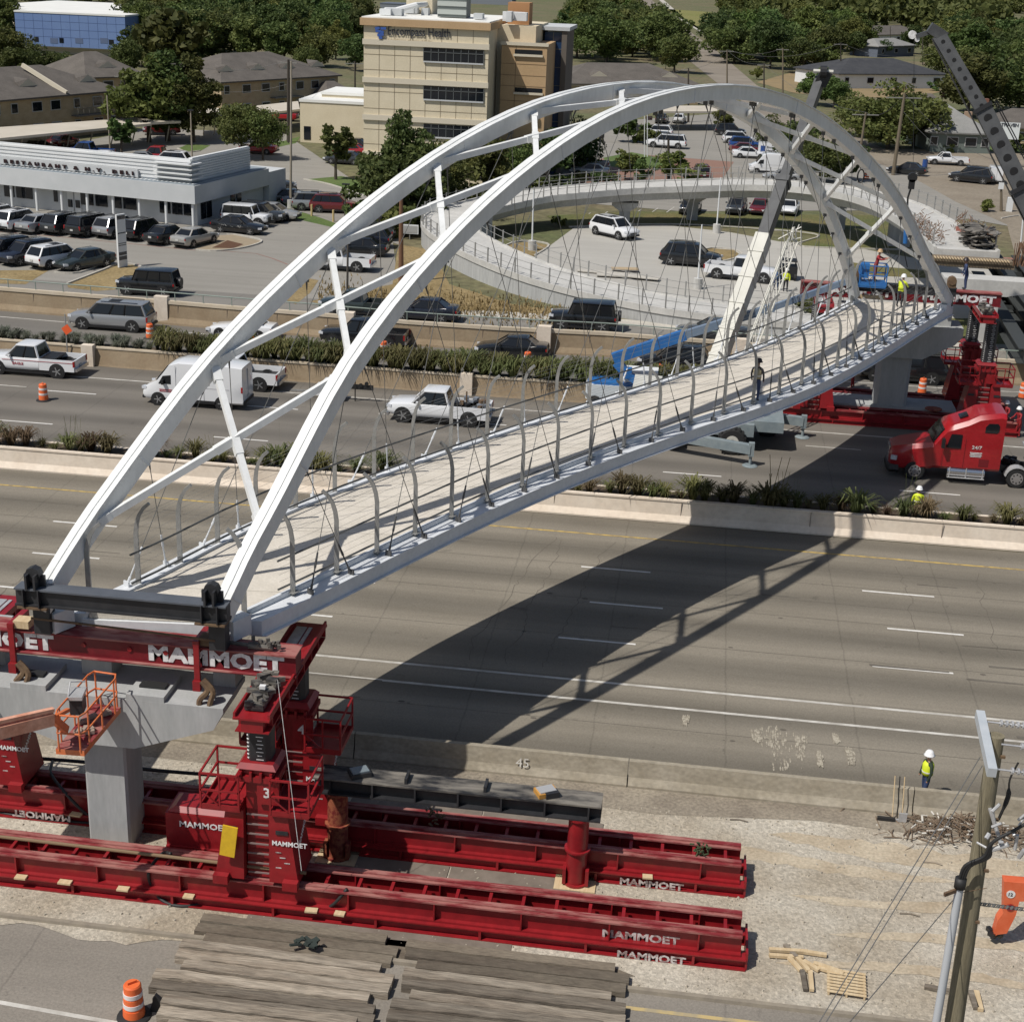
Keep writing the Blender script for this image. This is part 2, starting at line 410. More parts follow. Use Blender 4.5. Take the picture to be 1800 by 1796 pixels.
# near frontage
strip('yellow_edge_line', [(-.9, 31.6), (90, 31.5)], .14, .02, mat('faint_yellow_paint', (.36, .30, .19), .85, n=2, c2=(.5, .38, .17), mix=.8))
strip('white_lane_line', [(at(0, 1762).x, at(0, 1762).y), (at(230, 1803).x, at(230, 1803).y)], .14, .02, M_WHITE_L)
strip('white_lane_line', [(at(0, 1762).x-30, at(0, 1762).y+.35), (at(0, 1762).x, at(0, 1762).y)], .14, .02, M_WHITE_L)
b = MB(); b.profile([(0, 0), (.16, 0), (.15, .11), (.02, .11)], (-90, 32.22, 0), (90, 32.22, 0)); o = b.build('kerb', mat('kerb_concrete', (.30, .26, .20), .9, n=3, c2=(.22, .19, .15)), local=True); o['kind'] = 'structure'
# tar cracks across the near highway
b = MB(); rr = random.Random(3)
for x0 in (-7.5, -6.1, -4.7, 9.9, 13.1, 15.2, -20, -27, 20):
    x = x0; y = 50.5 if x0 < 9 else 55
    pth = []
    while y < 64: pth.append((x, y)); x += rr.uniform(-.16, .2); y += rr.uniform(.2, .6)
    for p, q in zip(pth, pth[1:]):
        b.face([(p[0]-.012, p[1], .021), (p[0]+.012, p[1], .021), (q[0]+.012, q[1], .021), (q[0]-.012, q[1], .021)])
for i in range(34):
    x = rr.uniform(-30, 22); y = rr.choice([46.5, 47.6, 53.5, 57.2, 60.8, 63])+rr.uniform(-.3, .3); r = rr.uniform(.02, .08)
    b.face([(x+r*1.8*math.cos(a), y+r*math.sin(a), .021) for a in [k*PI/4 for k in range(8)]])
o = b.build('tar_crack_seals', mat('dark_tar', (.115, .10, .08), .9), local=True); o['kind'] = 'structure'
# patches, skid marks and long joints
b = MB()
for k, y in enumerate((60.95, 57.25, 53.55, 49.9, 46.6, 62.9, 59.0)):
    b.face([(-300, y-.012, .0225), (300, y-.012, .0225), (300, y+.012, .0225), (-300, y+.012, .0225)])
for k in range(26):
    x = rr.uniform(-32, 22); y = rr.uniform(44.5, 63.5); l = rr.uniform(.6, 4); w = rr.uniform(.03, .09)
    b.face([(x, y-w, .0235+k*.0001), (x+l, y-w*.6+rr.uniform(-.1, .1), .0235+k*.0001), (x+l, y+w*.6, .0235+k*.0001), (x, y+w, .0235+k*.0001)])
o = b.build('road_wear_marks', mat('worn_dark_mark', (.105, .092, .075), .9, n=2, c2=(.16, .142, .115), detail=7), local=True); o['kind'] = 'structure'
# white drag marks of chalky mud
b = MB(); hk = 0
for (x, y, l, w, a) in ((1355, 1295, 1.5, .35, 1.2), (1375, 1320, 2.6, .55, 1.35), (1405, 1312, 1.6, .25, 1.5), (1330, 1295, .8, .2, 1.0), (1470, 1300, .5, .12, .4), (1205, 1268, .6, .12, .2), (1495, 1330, 1.1, .15, .1), (1440, 1335, .9, .12, .3)):
    p = at(x, y)
    for k in range(60):
        q = p+Vector((rr.gauss(0, w*.45), rr.uniform(-l/2, l/2), 0)); r = rr.uniform(.008, .038); hk += 1
        b.face([(q.x+r*math.cos(t), q.y+rr.uniform(4, 7)*r*math.sin(t), .021+.00006*hk) for t in [j*PI/3+.01 for j in range(6)]])
o = b.build('chalky_mud_marks', mat('chalky_mud', (.25, .22, .17), .95, n=9, c2=(.42, .38, .30), mix=.9), local=True); o['kind'] = 'stuff'; o['label'] = 'pale chalky mud smeared on the near carriageway'
# ---- land beyond the far wall
def psheet(name, pixels, dz, m):
    return sheet(name, [(at(*p, ZF).x, at(*p, ZF).y) for p in pixels], ZF+dz, m)
_fw = [(p.x, p.y+.25) for p in WL if abs(p.x) < 150]
sheet('far_frontage_road', _fw+[(150, 104.4), (30, 104.2), (at(1300, 585, 1).x, at(1300, 585, 1).y), (-25, 104.6), (-60, 104.8), (-150, 104.6)], ZF+.004, M_FRONT)
psheet('parking_lot', [(-300, 497), (0, 502), (240, 528), (520, 530), (600, 528), (670, 560), (700, 500), (690, 420), (820, 330), (1020, 320), (1120, 250), (760, 240), (640, 330), (500, 235), (260, 225), (-100, 300), (-400, 330)], .002, M_LOT)
psheet('access_lane', [(480, 330), (560, 378), (700, 430), (720, 400), (640, 350), (520, 280), (470, 240), (430, 240), (440, 290)], .008, M_LOT)
psheet('roundabout_lot', [(820, 455), (940, 452), (1010, 400), (1160, 395), (1280, 408), (1370, 425), (1470, 430), (1700, 470), (1800, 480), (1800, 590), (1500, 560), (1200, 530), (960, 490), (860, 462)], .012, M_LOTB)
psheet('hospital_lot', [(1060, 215), (1330, 195), (1420, 240), (1560, 262), (1700, 280), (1900, 300), (1900, 420), (1700, 385), (1620, 395), (1560, 370), (1200, 372), (1000, 355), (960, 300), (1060, 265)], .010, M_LOT)
psheet('brick_forecourt', [(1010, 290), (1100, 270), (1290, 285), (1270, 315), (1120, 320), (1020, 325)], .016, mat('red_brick_paving', (.22, .12, .085), .9, n=6, c2=(.28, .17, .13)))
psheet('side_street', [(1480, 262), (1560, 262), (1800, 262), (2000, 280), (2000, 560), (1790, 470), (1770, 395), (1680, 355), (1600, 310)], .014, mat('tan_street', (.21, .175, .13), .9, n=.25, c2=(.27, .23, .175), fine=(3, .15)))
psheet('long_street', [(1480, 275), (1560, 265), (1420, 200), (1330, 150), (1260, 90), (1190, 40), (1145, 0), (1120, -30), (1105, -30), (1118, 0), (1150, 50), (1215, 110), (1290, 170), (1380, 225)], .016, mat('long_street_asphalt', (.20, .17, .135), .9, n=.1, c2=(.27, .235, .19)))
psheet('long_street_walk', [(1158, 0), (1200, 38), (1270, 80), (1276, 78), (1206, 35), (1166, 0)], .020, M_WALK)
psheet('roadside_grass', [(545, 530), (690, 500), (700, 430), (760, 440), (790, 500), (900, 535), (1050, 556), (1060, 566), (900, 558), (760, 555), (600, 545)], .016, M_DRY)
psheet('roadside_verge', [(1060, 556), (1260, 572), (1400, 590), (1560, 600), (1800, 608), (2000, 612), (2000, 580), (1800, 560), (1600, 560), (1400, 560), (1200, 560)], .018, M_GRASS)
psheet('pavement', [(640, 546), (900, 560), (1100, 573), (1350, 597), (1600, 612), (1800, 620), (2000, 622), (2000, 608), (1800, 607), (1600, 600), (1400, 590), (1100, 562), (900, 549), (650, 537)], .022, M_WALK)
psheet('lawn_island', [(870, 445), (900, 428), (935, 425), (965, 432), (940, 450), (900, 458)], .020, M_DRY)
psheet('lawn_under_ramp', [(960, 380), (1120, 372), (1300, 378), (1480, 378), (1600, 380), (1640, 440), (1500, 438), (1400, 432), (1440, 415), (1360, 405), (1180, 395), (1000, 400)], .020, M_GRASS)
psheet('lawn_island', [(1215, 447), (1250, 437), (1290, 440), (1303, 450), (1270, 460), (1235, 458)], .024, M_DRY)
psheet('lawn_strip', [(1500, 462), (1560, 470), (1650, 478), (1640, 490), (1540, 485), (1490, 475)], .024, M_GRASS)
psheet('lawn_strip', [(-300, 478), (80, 475), (95, 470), (70, 485), (45, 500), (-300, 492)], .010, M_DRY)
psheet('lawn_island', [(118, 500), (180, 476), (205, 466), (235, 466), (252, 475), (240, 495), (215, 508), (170, 512), (120, 506)], .012, M_DRY)
psheet('lawn_island', [(495, 525), (510, 495), (535, 488), (560, 493), (545, 515), (520, 535)], .012, M_DRY)
psheet('lawn_strip', [(462, 362), (480, 358), (560, 382), (605, 398), (585, 400), (520, 385)], .012, M_GREEN)
psheet('lawn_island', [(312, 262), (330, 254), (370, 256), (352, 266), (330, 268)], .012, M_GREEN)
psheet('lawn_island', [(420, 262), (500, 248), (528, 240), (520, 252), (440, 270)], .012, M_GREEN)
psheet('lawn_island', [(534, 316), (600, 310), (640, 318), (660, 335), (640, 345), (580, 325)], .012, M_GREEN)
psheet('lawn_oval', [(1060, 278), (1110, 268), (1170, 280), (1180, 290), (1110, 300), (1070, 292)], .020, M_GREEN)
psheet('corner_lawn', [(1480, 215), (1560, 240), (1640, 262), (1800, 270), (2000, 280), (2000, 255), (1800, 235), (1650, 215), (1560, 200)], .020, M_GREEN)
psheet('park_lawn', [(1168, 16), (1250, 22), (1285, 52), (1228, 52)], .020, mat('park_grass', (.16, .17, .04), .95, n=.05, c2=(.22, .2, .07)))
psheet('park_lawn', [(1757, 35), (1900, 30), (1900, 70), (1765, 62)], .020, MATS['park_grass'])
psheet('roadside_lawn', [(1110, 60), (1130, 55), (1170, 105), (1150, 110)], .020, M_GRASS)
psheet('bare_lot', [(1330, 145), (1420, 120), (1660, 160), (1600, 175), (1400, 165)], .018, mat('bare_tan_soil', (.28, .2, .1), .95, n=.2, c2=(.22, .17, .09)))
psheet('kerbed_island', [(338, 428), (365, 415), (410, 413), (460, 424), (430, 436), (380, 442), (345, 440)], .014, mat('tan_paving', (.34, .27, .18), .9, n=2, c2=(.28, .23, .16)))
psheet('mulch_bed', [(373, 436), (400, 423), (428, 430), (410, 437)], .026, mat('brown_mulch', (.08, .035, .018), .95, n=8, c2=(.12, .06, .03)))
strip('fire_lane_line', [(at(x, y, 1).x, at(x, y, 1).y) for x, y in [(0, 408), (120, 418), (340, 440), (400, 442), (450, 446), (480, 455), (505, 465)]], .12, ZF+.012, M_RED_L)
strip('kerb_painted_red', [(at(x, y, 1).x, at(x, y, 1).y) for x, y in [(240, 465), (254, 474), (250, 488)]], .25, ZF+.03, mat('red_kerb_paint', (.42, .08, .06), .8))
b = MB()
def kerb_ring(b, pixels, w=.15, h=.12, closed=False):
    P = [at(*p, ZF) for p in pixels]
    if closed: P = P+[P[0]]
    P = smooth_path(P, 4)
    b.sweep([(-w/2, -.01), (w/2, -.01), (w/2, h), (-w/2, h)], P)
for k in ([(118, 500), (180, 476), (205, 466), (235, 466), (252, 475), (240, 495), (215, 508)], [(870, 445), (900, 428), (935, 425), (965, 432), (940, 450)], [(1215, 447), (1250, 437), (1290, 440), (1303, 450), (1270, 460), (1235, 458), (1215, 447)],
          [(1000, 400), (1180, 395), (1360, 405), (1440, 415), (1400, 432), (1500, 438), (1640, 440)], [(338, 428), (365, 415), (410, 413), (460, 424), (430, 436), (380, 442), (345, 440)],
          [(534, 316), (580, 325), (640, 345)], [(312, 262), (330, 268), (352, 266)], [(1760, 385), (1790, 380), (1820, 383)], [(95, 480), (140, 480), (185, 462)]):
    kerb_ring(b, k)
o = b.build('kerb', M_WALK, local=True); o['kind'] = 'structure'
# parking bay lines
b = MB()
for (x0, y0, x1, y1, n, dx, dy) in ((62, 412, 85, 405, 8, 0, 0),):
    for i in range(n): pass
def bays(p0, p1, n, ang, ln):
    A = at(*p0, ZF); B = at(*p1, ZF); d = Vector((math.cos(ang), math.sin(ang), 0))
    for i in range(n+1):
        c = A.lerp(B, i/n); q = c+d*ln; w = Vector((-d.y, d.x, 0))*.05
        b.face([(c-w)[:2]+(ZF+.018,), (c+w)[:2]+(ZF+.018,), (q+w)[:2]+(ZF+.018,), (q-w)[:2]+(ZF+.018,)][::-1])
bays((20, 410), (330, 436), 8, 1.25, 3.2); bays((1150, 318), (1150, 240), 1, 0, 3); bays((560, 345), (640, 358), 5, 1.2, 5); bays((1020, 385), (1200, 372), 6, 1.4, 4)
o = b.build('parking_bay_lines', M_WHITE_L, local=True); o['kind'] = 'structure'
# ------------------------------------------------------------------ barriers and walls
M_JERS = mat('old_barrier_concrete', (.26, .225, .165), .9, n=.8, c2=(.36, .32, .25), fine=(6, .15), stretch=(1, 1, 1.5))
M_CREAM = mat('cream_barrier_concrete', (.66, .56, .45), .9, n=.6, c2=(.75, .66, .55), fine=(5, .06))
M_TAN = mat('tan_wall_concrete', (.27, .20, .125), .9, n=.7, c2=(.32, .25, .165), fine=(6, .08))
M_COPE = mat('wall_coping', (.52, .44, .32), .9, n=.8, c2=(.58, .5, .39))
M_PIER = mat('grey_pier_concrete', (.34, .35, .345), .85, n=.9, c2=(.42, .425, .42), fine=(8, .06), stretch=(1.6, 1.6, .35))
JP = [(-.31, 0), (.31, 0), (.31, .08), (.17, .32), (.09, .86), (-.09, .86), (-.17, .32), (-.31, .08)]
yj = 42.75
xj = [at(635, 1305).x+9.1*k for k in (-3, -2, -1, 0, 1, 2, 3)]
jl = ['near concrete barrier segment beside the left red tower base', 'near concrete barrier segment showing under the grey pier cap', 'near concrete barrier segment behind the numbered red towers', 'near concrete barrier segment chalked with a number, crossed by the arch shadow', 'near concrete barrier segment between the chalked one and the one with the leaning brooms', 'near concrete barrier segment with broom and shovel leaning on it, right of the photo']
for i in range(6):
    b = MB(); b.profile([(a, z) for a, z in JP], (xj[i]+.02, yj, 0), (xj[i+1]-.02, yj, 0))
    for s_ in (.3, .7):
        xx = xj[i]+9.1*s_
    o = b.build('concrete_barrier', M_JERS); tag(o, jl[i], 'barrier', 'concrete barrier segments along the near highway')
    if i == 3:
        p = onY(905, 1340, 42.3)
        text('chalk_number', '45', .42, M_WHITE_L, (p.x, yj-.26, .34), (1, 0, 0), (0, .28, .96), o, .002, .0, 1.1)
# black hose lying along the barrier foot
def hose(name, pts, r, label, m, cat='hose', group=None):
    b = MB(); b.tube(smooth_path(pts, 5), r, 7); o = b.build(name, m, smooth=True); return tag(o, label, cat, group)
M_RUB = mat('black_rubber', (.02, .02, .02), .6)
# median barrier with planter
MED = [Vector((-300, 67.35, 0)), Vector((-60, 67.3, 0)), Vector((0, 67.45, 0)), Vector((60, 67.6, 0)), Vector((300, 67.6, 0))]
MEDP = [(-.45, 0), (-.45, .08), (-.26, .36), (-.20, 1.0), (-.24, 1.02), (-.24, 1.1), (.02, 1.1), (.02, 0)]
b = MB(); b.sweep([(a, z) for a, z in MEDP][::-1], [p for p in MED])
t = thing('median_barrier', 'long cream concrete median barrier with a planter of grass tufts behind it', 'barrier', (0, 67.3, 0))
# sweep side: profile faces the camera, so mirror across
b = MB(); b.sweep([(a, z) for a, z in MEDP], MED)
for k in range(-12, 13): b.box((k*6.1, 67.2, .66), (.02, .035, .76), 0, 1)
mat('dark_joint', (.18, .14, .11), .9); b.build('barrier_wall', [M_CREAM, MATS['dark_joint']], t)
b = MB(); b.sweep([(1.75, 0), (1.75, .9), (1.55, .9), (1.55, 0)], MED); b.build('back_wall', M_CREAM, t)
b = MB(); b.sweep([(0.03, .0), (1.54, .0), (1.54, .88), (0.03, .88)], MED); b.build('soil_bed', mat('planter_soil', (.07, .05, .035), .95, n=3, c2=(.11, .08, .05)), t)
# planter wall in the middle of the far roadways
PL = [at(*p) for p in [(-200, 612), (0, 628), (167, 642), (284, 651), (450, 664), (635, 678), (877, 697), (1040, 708), (1240, 722)]]
PL = [Vector((-300, PL[0].y-.2, 0))]+PL
t = thing('planter_wall', 'tan planter wall between the far carriageways, grasses spilling over its top', 'wall', (-20, 85.5, 0))
b = MB(); b.sweep([(-.02, 0), (-.22, 0), (-.18, .12), (.0, 1.1), (.2, 1.1), (.2, 0)][::-1], PL); b.build('face', M_TAN, t)
b = MB(); b.sweep([(-.05, 1.1), (.25, 1.1), (.25, 1.2), (-.05, 1.2)], PL); b.build('coping', M_COPE, t)
b = MB(); b.sweep([(.21, 0), (1.6, 0), (1.6, 1.0), (.21, 1.0)], PL); b.build('soil_bed', MATS['planter_soil'], t)
b = MB()
for p in ((158, 642), (820, 693), (1275, 725)):
    b = MB(); q = at(*p); b.box((q.x, q.y-.1, .68), (.75, .5, 1.36), 0); b.build('pilaster', M_CREAM, t)
# far retaining wall with rail
t = thing('retaining_wall', 'long tan retaining wall with pale pilasters and a green rail, below the far frontage road', 'wall', (0, 97, 0))
WLs = [p for p in WL]
b = MB(); b.sweep([(-.02, 0), (-.30, 0), (-.28, .15), (-.12, .5), (-.06, 1.45), (.1, 1.45), (.1, 0)][::-1], WLs)
for i, p in enumerate(rail_pts(WLs[1:-1], 26)[1:-1]): b.box((p.x, p.y-.08, .95), (.03, .04, .85), 0, 1)
b.build('face', [M_TAN, MATS['dark_joint']], t)
b = MB(); b.sweep([(-.12, 1.45), (.16, 1.45), (.16, 1.68), (-.12, 1.68)], WLs); b.build('coping', M_COPE, t)
b = MB(); b2 = MB(); 
for p in ((287, 568), (612, 597), (955, 622), (1297, 645), (1625, 668), (-40, 541)):
    b = MB(); q = at(*p); b.box((q.x, q.y-.1, .98), (.95, .55, 1.96), 0); b.build('pilaster', M_CREAM, t)
b = MB(); R = rail_pts(WLs[1:-1], 90)
b.tube([p+Vector((0, .05, 2.25)) for p in R], .045, 6)
for i, p in enumerate(R):
    if i % 2 == 0: b.bar(p+Vector((0, .05, 1.68)), p+Vector((0, .05, 2.25)), .05)
b.build('rail', mat('grey_green_rail', (.22, .27, .235), .6), t)
# ------------------------------------------------------------------ the footbridge
BO = Vector((-14.774, 36.308, 0)); TH = math.radians(62.03); PH = math.radians(96.4)
BAX = Vector((math.cos(TH), math.sin(TH), 0)); BNR = Vector((-math.sin(PH), math.cos(PH), 0))
ZD = 7.35
def interp(tab, s):
    if s <= tab[0][0]: return tab[0][1:]
    for a, c in zip(tab, tab[1:]):
        if s <= c[0]:
            t = (s-a[0])/(c[0]-a[0]); t2 = t
            return tuple(a[i]+(c[i]-a[i])*t2 for i in range(1, len(a)))
    return tab[-1][1:]
def crm(tab, s):
    """Catmull-Rom on a table"""
    if s <= tab[0][0]: return tab[0][1:]
    for k in range(len(tab)-1):
        if s <= tab[k+1][0]:
            p1, p2 = tab[k], tab[k+1]; p0 = tab[max(k-1, 0)]; p3 = tab[min(k+2, len(tab)-1)]
            h = p2[0]-p1[0]; t = (s-p1[0])/h; out = []
            for i in range(1, len(p1)):
                m1 = (p2[i]-p0[i])/(p2[0]-p0[0])*h if p2[0] != p0[0] else 0
                m2 = (p3[i]-p1[i])/(p3[0]-p1[0])*h if p3[0] != p1[0] else 0
                out.append((2*t**3-3*t*t+1)*p1[i]+(t**3-2*t*t+t)*m1+(-2*t**3+3*t*t)*p2[i]+(t**3-t*t)*m2)
            return tuple(out)
    return tab[-1][1:]
ARCH = [(-.9, 7.05, 2.56), (.12, 8.2, 2.52), (.95, 9.12, 2.46), (1.9, 10.06, 2.41), (5.85, 13.61, 2.04), (10.61, 16.46, 1.80), (15.75, 18.60, 1.68), (21.2, 19.95, 1.59), (27.06, 20.40, 1.56), (32.6, 20.0, 1.54), (38.0, 18.76, 1.52), (43.15, 16.7, 1.69), (48.19, 13.9, 1.93), (52.67, 10.31, 2.21), (55.94, 7.45, 2.68)]
#        s, right edge, left edge (skew offsets)
DECK = [(-.4, -2.92, 2.7), (3.6, -2.80, 3.15), (8, -2.55, 3.9), (12.4, -2.38, 4.25), (16.2, -2.42, 4.25), (20.7, -2.68, 4.0), (25.5, -3.3, 3.6), (29.7, -4.0, 3.1), (34.5, -4.35, 2.65), (40.1, -4.15, 2.35), (45, -3.75, 2.4), (49, -3.35, 2.6), (53, -3.0, 3.0), (56.6, -2.8, 3.3)]
def bp(s, lat, z): p = BO+BAX*s+BNR*lat; return Vector((p.x, p.y, z))
M_STEEL = mat('white_arch_steel', (.70, .71, .695), .42, n=1.1, c2=(.79, .80, .79), fine=(5, .05), stretch=(1, 1, .5))
M_STEEL2 = mat('white_girder_steel', (.62, .64, .66), .5, n=1, c2=(.70, .72, .74), fine=(6, .05))
M_DECK = mat('bridge_deck_concrete', (.54, .495, .42), .9, n=.9, c2=(.65, .60, .52), fine=(16, .08))
M_GALV = mat('galvanised_steel', (.27, .27, .255), .5, .3, n=3, c2=(.37, .365, .35))
M_CAB = mat('cable_steel', (.17, .17, .165), .45, .4)
M_DKST = mat('dark_turnbuckle', (.08, .08, .08), .5)
BR = thing('tied_arch_footbridge', 'white twin arch steel footbridge with a curving concrete deck over the highway', 'bridge', tuple(bp(0, 0, 0)))
def arch_axis(side, n=60):
    out = []
    for i in range(n+1):
        t = i/n; s = 55.94*(.5-.5*math.cos(PI*t)) if False else 55.94*t
        # denser near the feet
        s = 55.94*(t+.0)
        z, w = crm(ARCH, s)
        out.append(bp(s, side*w, z))
    return out
ARC_PTS = {}
for side in (1, -1):
    # resample with more points near the feet
    ss = [-.3+56.15*(.5-.5*math.cos(PI*i/56)) for i in range(57)]
    pts = []
    for s in ss:
        z, w = crm(ARCH, s); pts.append(bp(s, side*w, z))
    # extend the feet down to the deck girder
    ARC_PTS[side] = pts
    W2, H2 = .185, .26
    rings = []; top = []; 
    for i, p in enumerate(pts):
        T = (pts[min(i+1, 56)]-pts[max(i-1, 0)]).normalized()
        S = T.cross(Vector((0, 0, 1))).normalized()
        # lean with the arch plane
        U = S.cross(T).normalized()
        rings.append((p, S, U))
    b = MB()
    b.rings([[p-S*W2-U*H2, p+S*W2-U*H2, p+S*W2+U*H2, p-S*W2+U*H2] for p, S, U in rings])
    a = b.build('arch_rib', M_STEEL, BR)
    b = MB()
    b.rings([[p-S*(W2+.07)+U*(H2+.003), p+S*(W2+.07)+U*(H2+.003), p+S*(W2+.07)+U*(H2+.05), p-S*(W2+.07)+U*(H2+.05)] for p, S, U in rings])
    b.rings([[p-S*.05+U*(H2+.053), p+S*.05+U*(H2+.053), p+S*.05+U*(H2+.08), p-S*.05+U*(H2+.08)] for p, S, U in rings])
    b.build('top_flange', M_STEEL, a)
    b = MB()
    for i in range(3, 54, 6):
        p, S, U = rings[i]; T = S.cross(U)
        b = MB(); b.rings([[q-S*(W2+.02)-U*(H2+.02), q+S*(W2+.02)-U*(H2+.02), q+S*(W2+.02)+U*(H2+.0), q-S*(W2+.02)+U*(H2+.0)] for q in (p-T*.03, p+T*.03)])
        b.build('splice_plate', M_STEEL2, a)
# X bracing between the ribs
NS = [1.49]+[a[0] for a in ARCH[4:-1]]
def node(i, side): z, w = crm(ARCH, NS[i]); return bp(NS[i], side*w, z)
for i in range(len(NS)-1):
    for (a, c) in (((i, 1), (i+1, -1)), ((i+1, 1), (i, -1))):
        A = node(*a); B = node(*c); d = (B-A).normalized()
        b = MB(); b.bar(A+d*.2, B-d*.2, .18, .20)
        n_ = d.cross(Vector((0, 0, 1))).normalized()
        b.bar(A+d*.2, A+d*.65, .26, .23); b.bar(B-d*.65, B-d*.2, .26, .23)
        M_ = (A+B)/2; b.bar(M_-d*.28, M_+d*.28, .23, .24)
        b.build('brace', M_STEEL, BR)
# deck
ds = [.75+55.6*i/90 for i in range(91)]
def dk(s): return crm(DECK, s)
b = MB(); R = []
for s in ds:
    r, l = dk(s)
    R.append([bp(s, r+.80, ZD-.22), bp(s, l-.80, ZD-.22), bp(s, l-.80, ZD), bp(s, r+.80, ZD)])
b.rings(R); b.build('deck_slab', M_DECK, BR)
b = MB()
for k in range(1, 19):
    s = k*3.0; r, l = dk(s); A = bp(s-.01, r+.86, ZD+.003); B = bp(s-.01, l-.86, ZD+.003); C = bp(s+.012, l-.86, ZD+.003); D = bp(s+.012, r+.86, ZD+.003)
    b.face([A, D, C, B])
b.build('deck_joint', mat('deck_joint_line', (.30, .27, .22), .9), BR)
for side, nm in ((-1, 'edge_girder'), (1, 'edge_girder')):
    b = MB(); R = []; K = []; L2 = []
    for s in ds:
        r, l = dk(s); e = r if side < 0 else l
        R.append([bp(s, e-side*.60, ZD-.55), bp(s, e, ZD-.55), bp(s, e, ZD-.10), bp(s, e-side*.78, ZD-.10)])
        K.append([bp(s, e-side*.70, ZD-.097), bp(s, e-side*.84, ZD-.097), bp(s, e-side*.84, ZD+.07), bp(s, e-side*.70, ZD+.07)])
        L2.append([bp(s, e+side*.12, ZD-.58), bp(s, e-side*.3, ZD-.58), bp(s, e-side*.3, ZD-.553), bp(s, e+side*.12, ZD-.553)])
    b.rings(R); b.rings(L2); g = b.build(nm, M_STEEL2, BR)
    b = MB(); b.rings(K); b.build('kerb_plate', M_STEEL2, g)
for s in ds[::6]:
    b = MB(); r, l = dk(s); b.bar(bp(s, r+.6, ZD-.42), bp(s, l-.6, ZD-.42), .2, .36); b.build('floor_beam', M_STEEL2, BR)
# fence posts, curved inward at the head
rr = random.Random(5)
PN = 27
for side in (-1, 1):
    tops = []
    for k in range(PN):
        s = 1.0+k*2.08; r, l = dk(s); e = (r if side < 0 else l)-side*.66
        base = bp(s, e, ZD-.1); inn = (-BNR*side); n = Vector((inn.x, inn.y, 0)).normalized()
        prof = [(0, 0), (0, 1.0), (.0, 1.75), (.04, 2.05), (.12, 2.32), (.26, 2.55), (.43, 2.70)]
        b = MB(); R = []
        P = [base+n*a+Vector((0, 0, z)) for a, z in prof]
        t2 = Vector((-n.y, n.x, 0))
        for i, p in enumerate(P):
            T = (P[min(i+1, 6)]-P[max(i-1, 0)]).normalized(); U = t2.cross(T).normalized(); w = .045; h = .075-.03*(i/6)
            R.append([p-t2*w-U*h, p+t2*w-U*h, p+t2*w+U*h, p-t2*w+U*h])
        b.rings(R); b.box(base+Vector((0, 0, .11)), (.3, .3, .02), TH); b.build('fence_post', M_GALV, BR)
        tops.append(P)
    # hand rails and mesh wires
    for zi, (h, rad) in enumerate(((.22, .032), (1.12, .032))):
        b = MB(); P = []
        for s in ds[3:-3:2]:
            r, l = dk(s); e = (r if side < 0 else l)-side*.78; P.append(bp(s, e, ZD+h))
        b.tube(P, rad, 6); b.build('hand_rail', mat('dark_rail_steel', (.10, .10, .095), .5, .2), BR)
    b = MB()
    for h, a_ in [(.35+.22*j, 0) for j in range(7)]+[(1.95, .05), (2.15, .12), (2.33, .22), (2.5, .38)]:
        P = []
        for s in ds[3:-3:2]:
            r, l = dk(s); e = (r if side < 0 else l)-side*(.74+a_); P.append(bp(s, e, ZD-.1+h))
        b.tube(P, .0045, 4)
    b.build('mesh_panel', M_GALV, BR)
# hangers
for side in (-1, 1):
    for k in range(26):
        s0 = 3.2+k*1.96; r, l = dk(s0); e = (r if side < 0 else l)-side*.22
        foot = bp(s0, e, ZD-.08); sg = -1 if k % 2 else 1
        s1 = s0
        for _ in range(30):
            s1 = s0+sg*.44*max(0, crm(ARCH, min(max(s1, 0), 55.9))[0]-ZD)*.9
            s1 = min(max(s1, .6), 55.3)
        z, w = crm(ARCH, s1); top = bp(s1, side*w, z-.36)
        d = (top-foot).normalized(); L_ = (top-foot).length
        if L_ < 1.6: continue
        b = MB(); b.tube([foot+d*.2, top], .013, 5); h = b.build('hanger', M_CAB, BR)
        b = MB(); b.tube([foot+d*.05, foot+d*.28, foot+d*.3, foot+d*.75, foot+d*.8, foot+d*1.25], [.04, .04, .024, .024, .04, .03], 6)
        b.box(foot+Vector((0, 0, .02)), (.05, .22, .26), TH)
        b.build('turnbuckle', M_DKST if side < 0 else M_STEEL2, h)
        b = MB(); b.tube([top-d*.4, top-d*.1], [.02, .035], 6); b.box(top-d*.02, (.04, .18, .16), TH); b.build('top_clevis', M_DKST, h)
# thrust plates where the ribs meet the girders
for s, side in ((.3, 1), (.3, -1), (55.5, 1), (55.5, -1)):
    z, w = crm(ARCH, s); p = bp(s, side*w, ZD-.1); b = MB(); b.box((p.x, p.y, ZD-.1), (.46, .7, .6), TH-PI/2); b.build('arch_foot', M_STEEL2, BR)
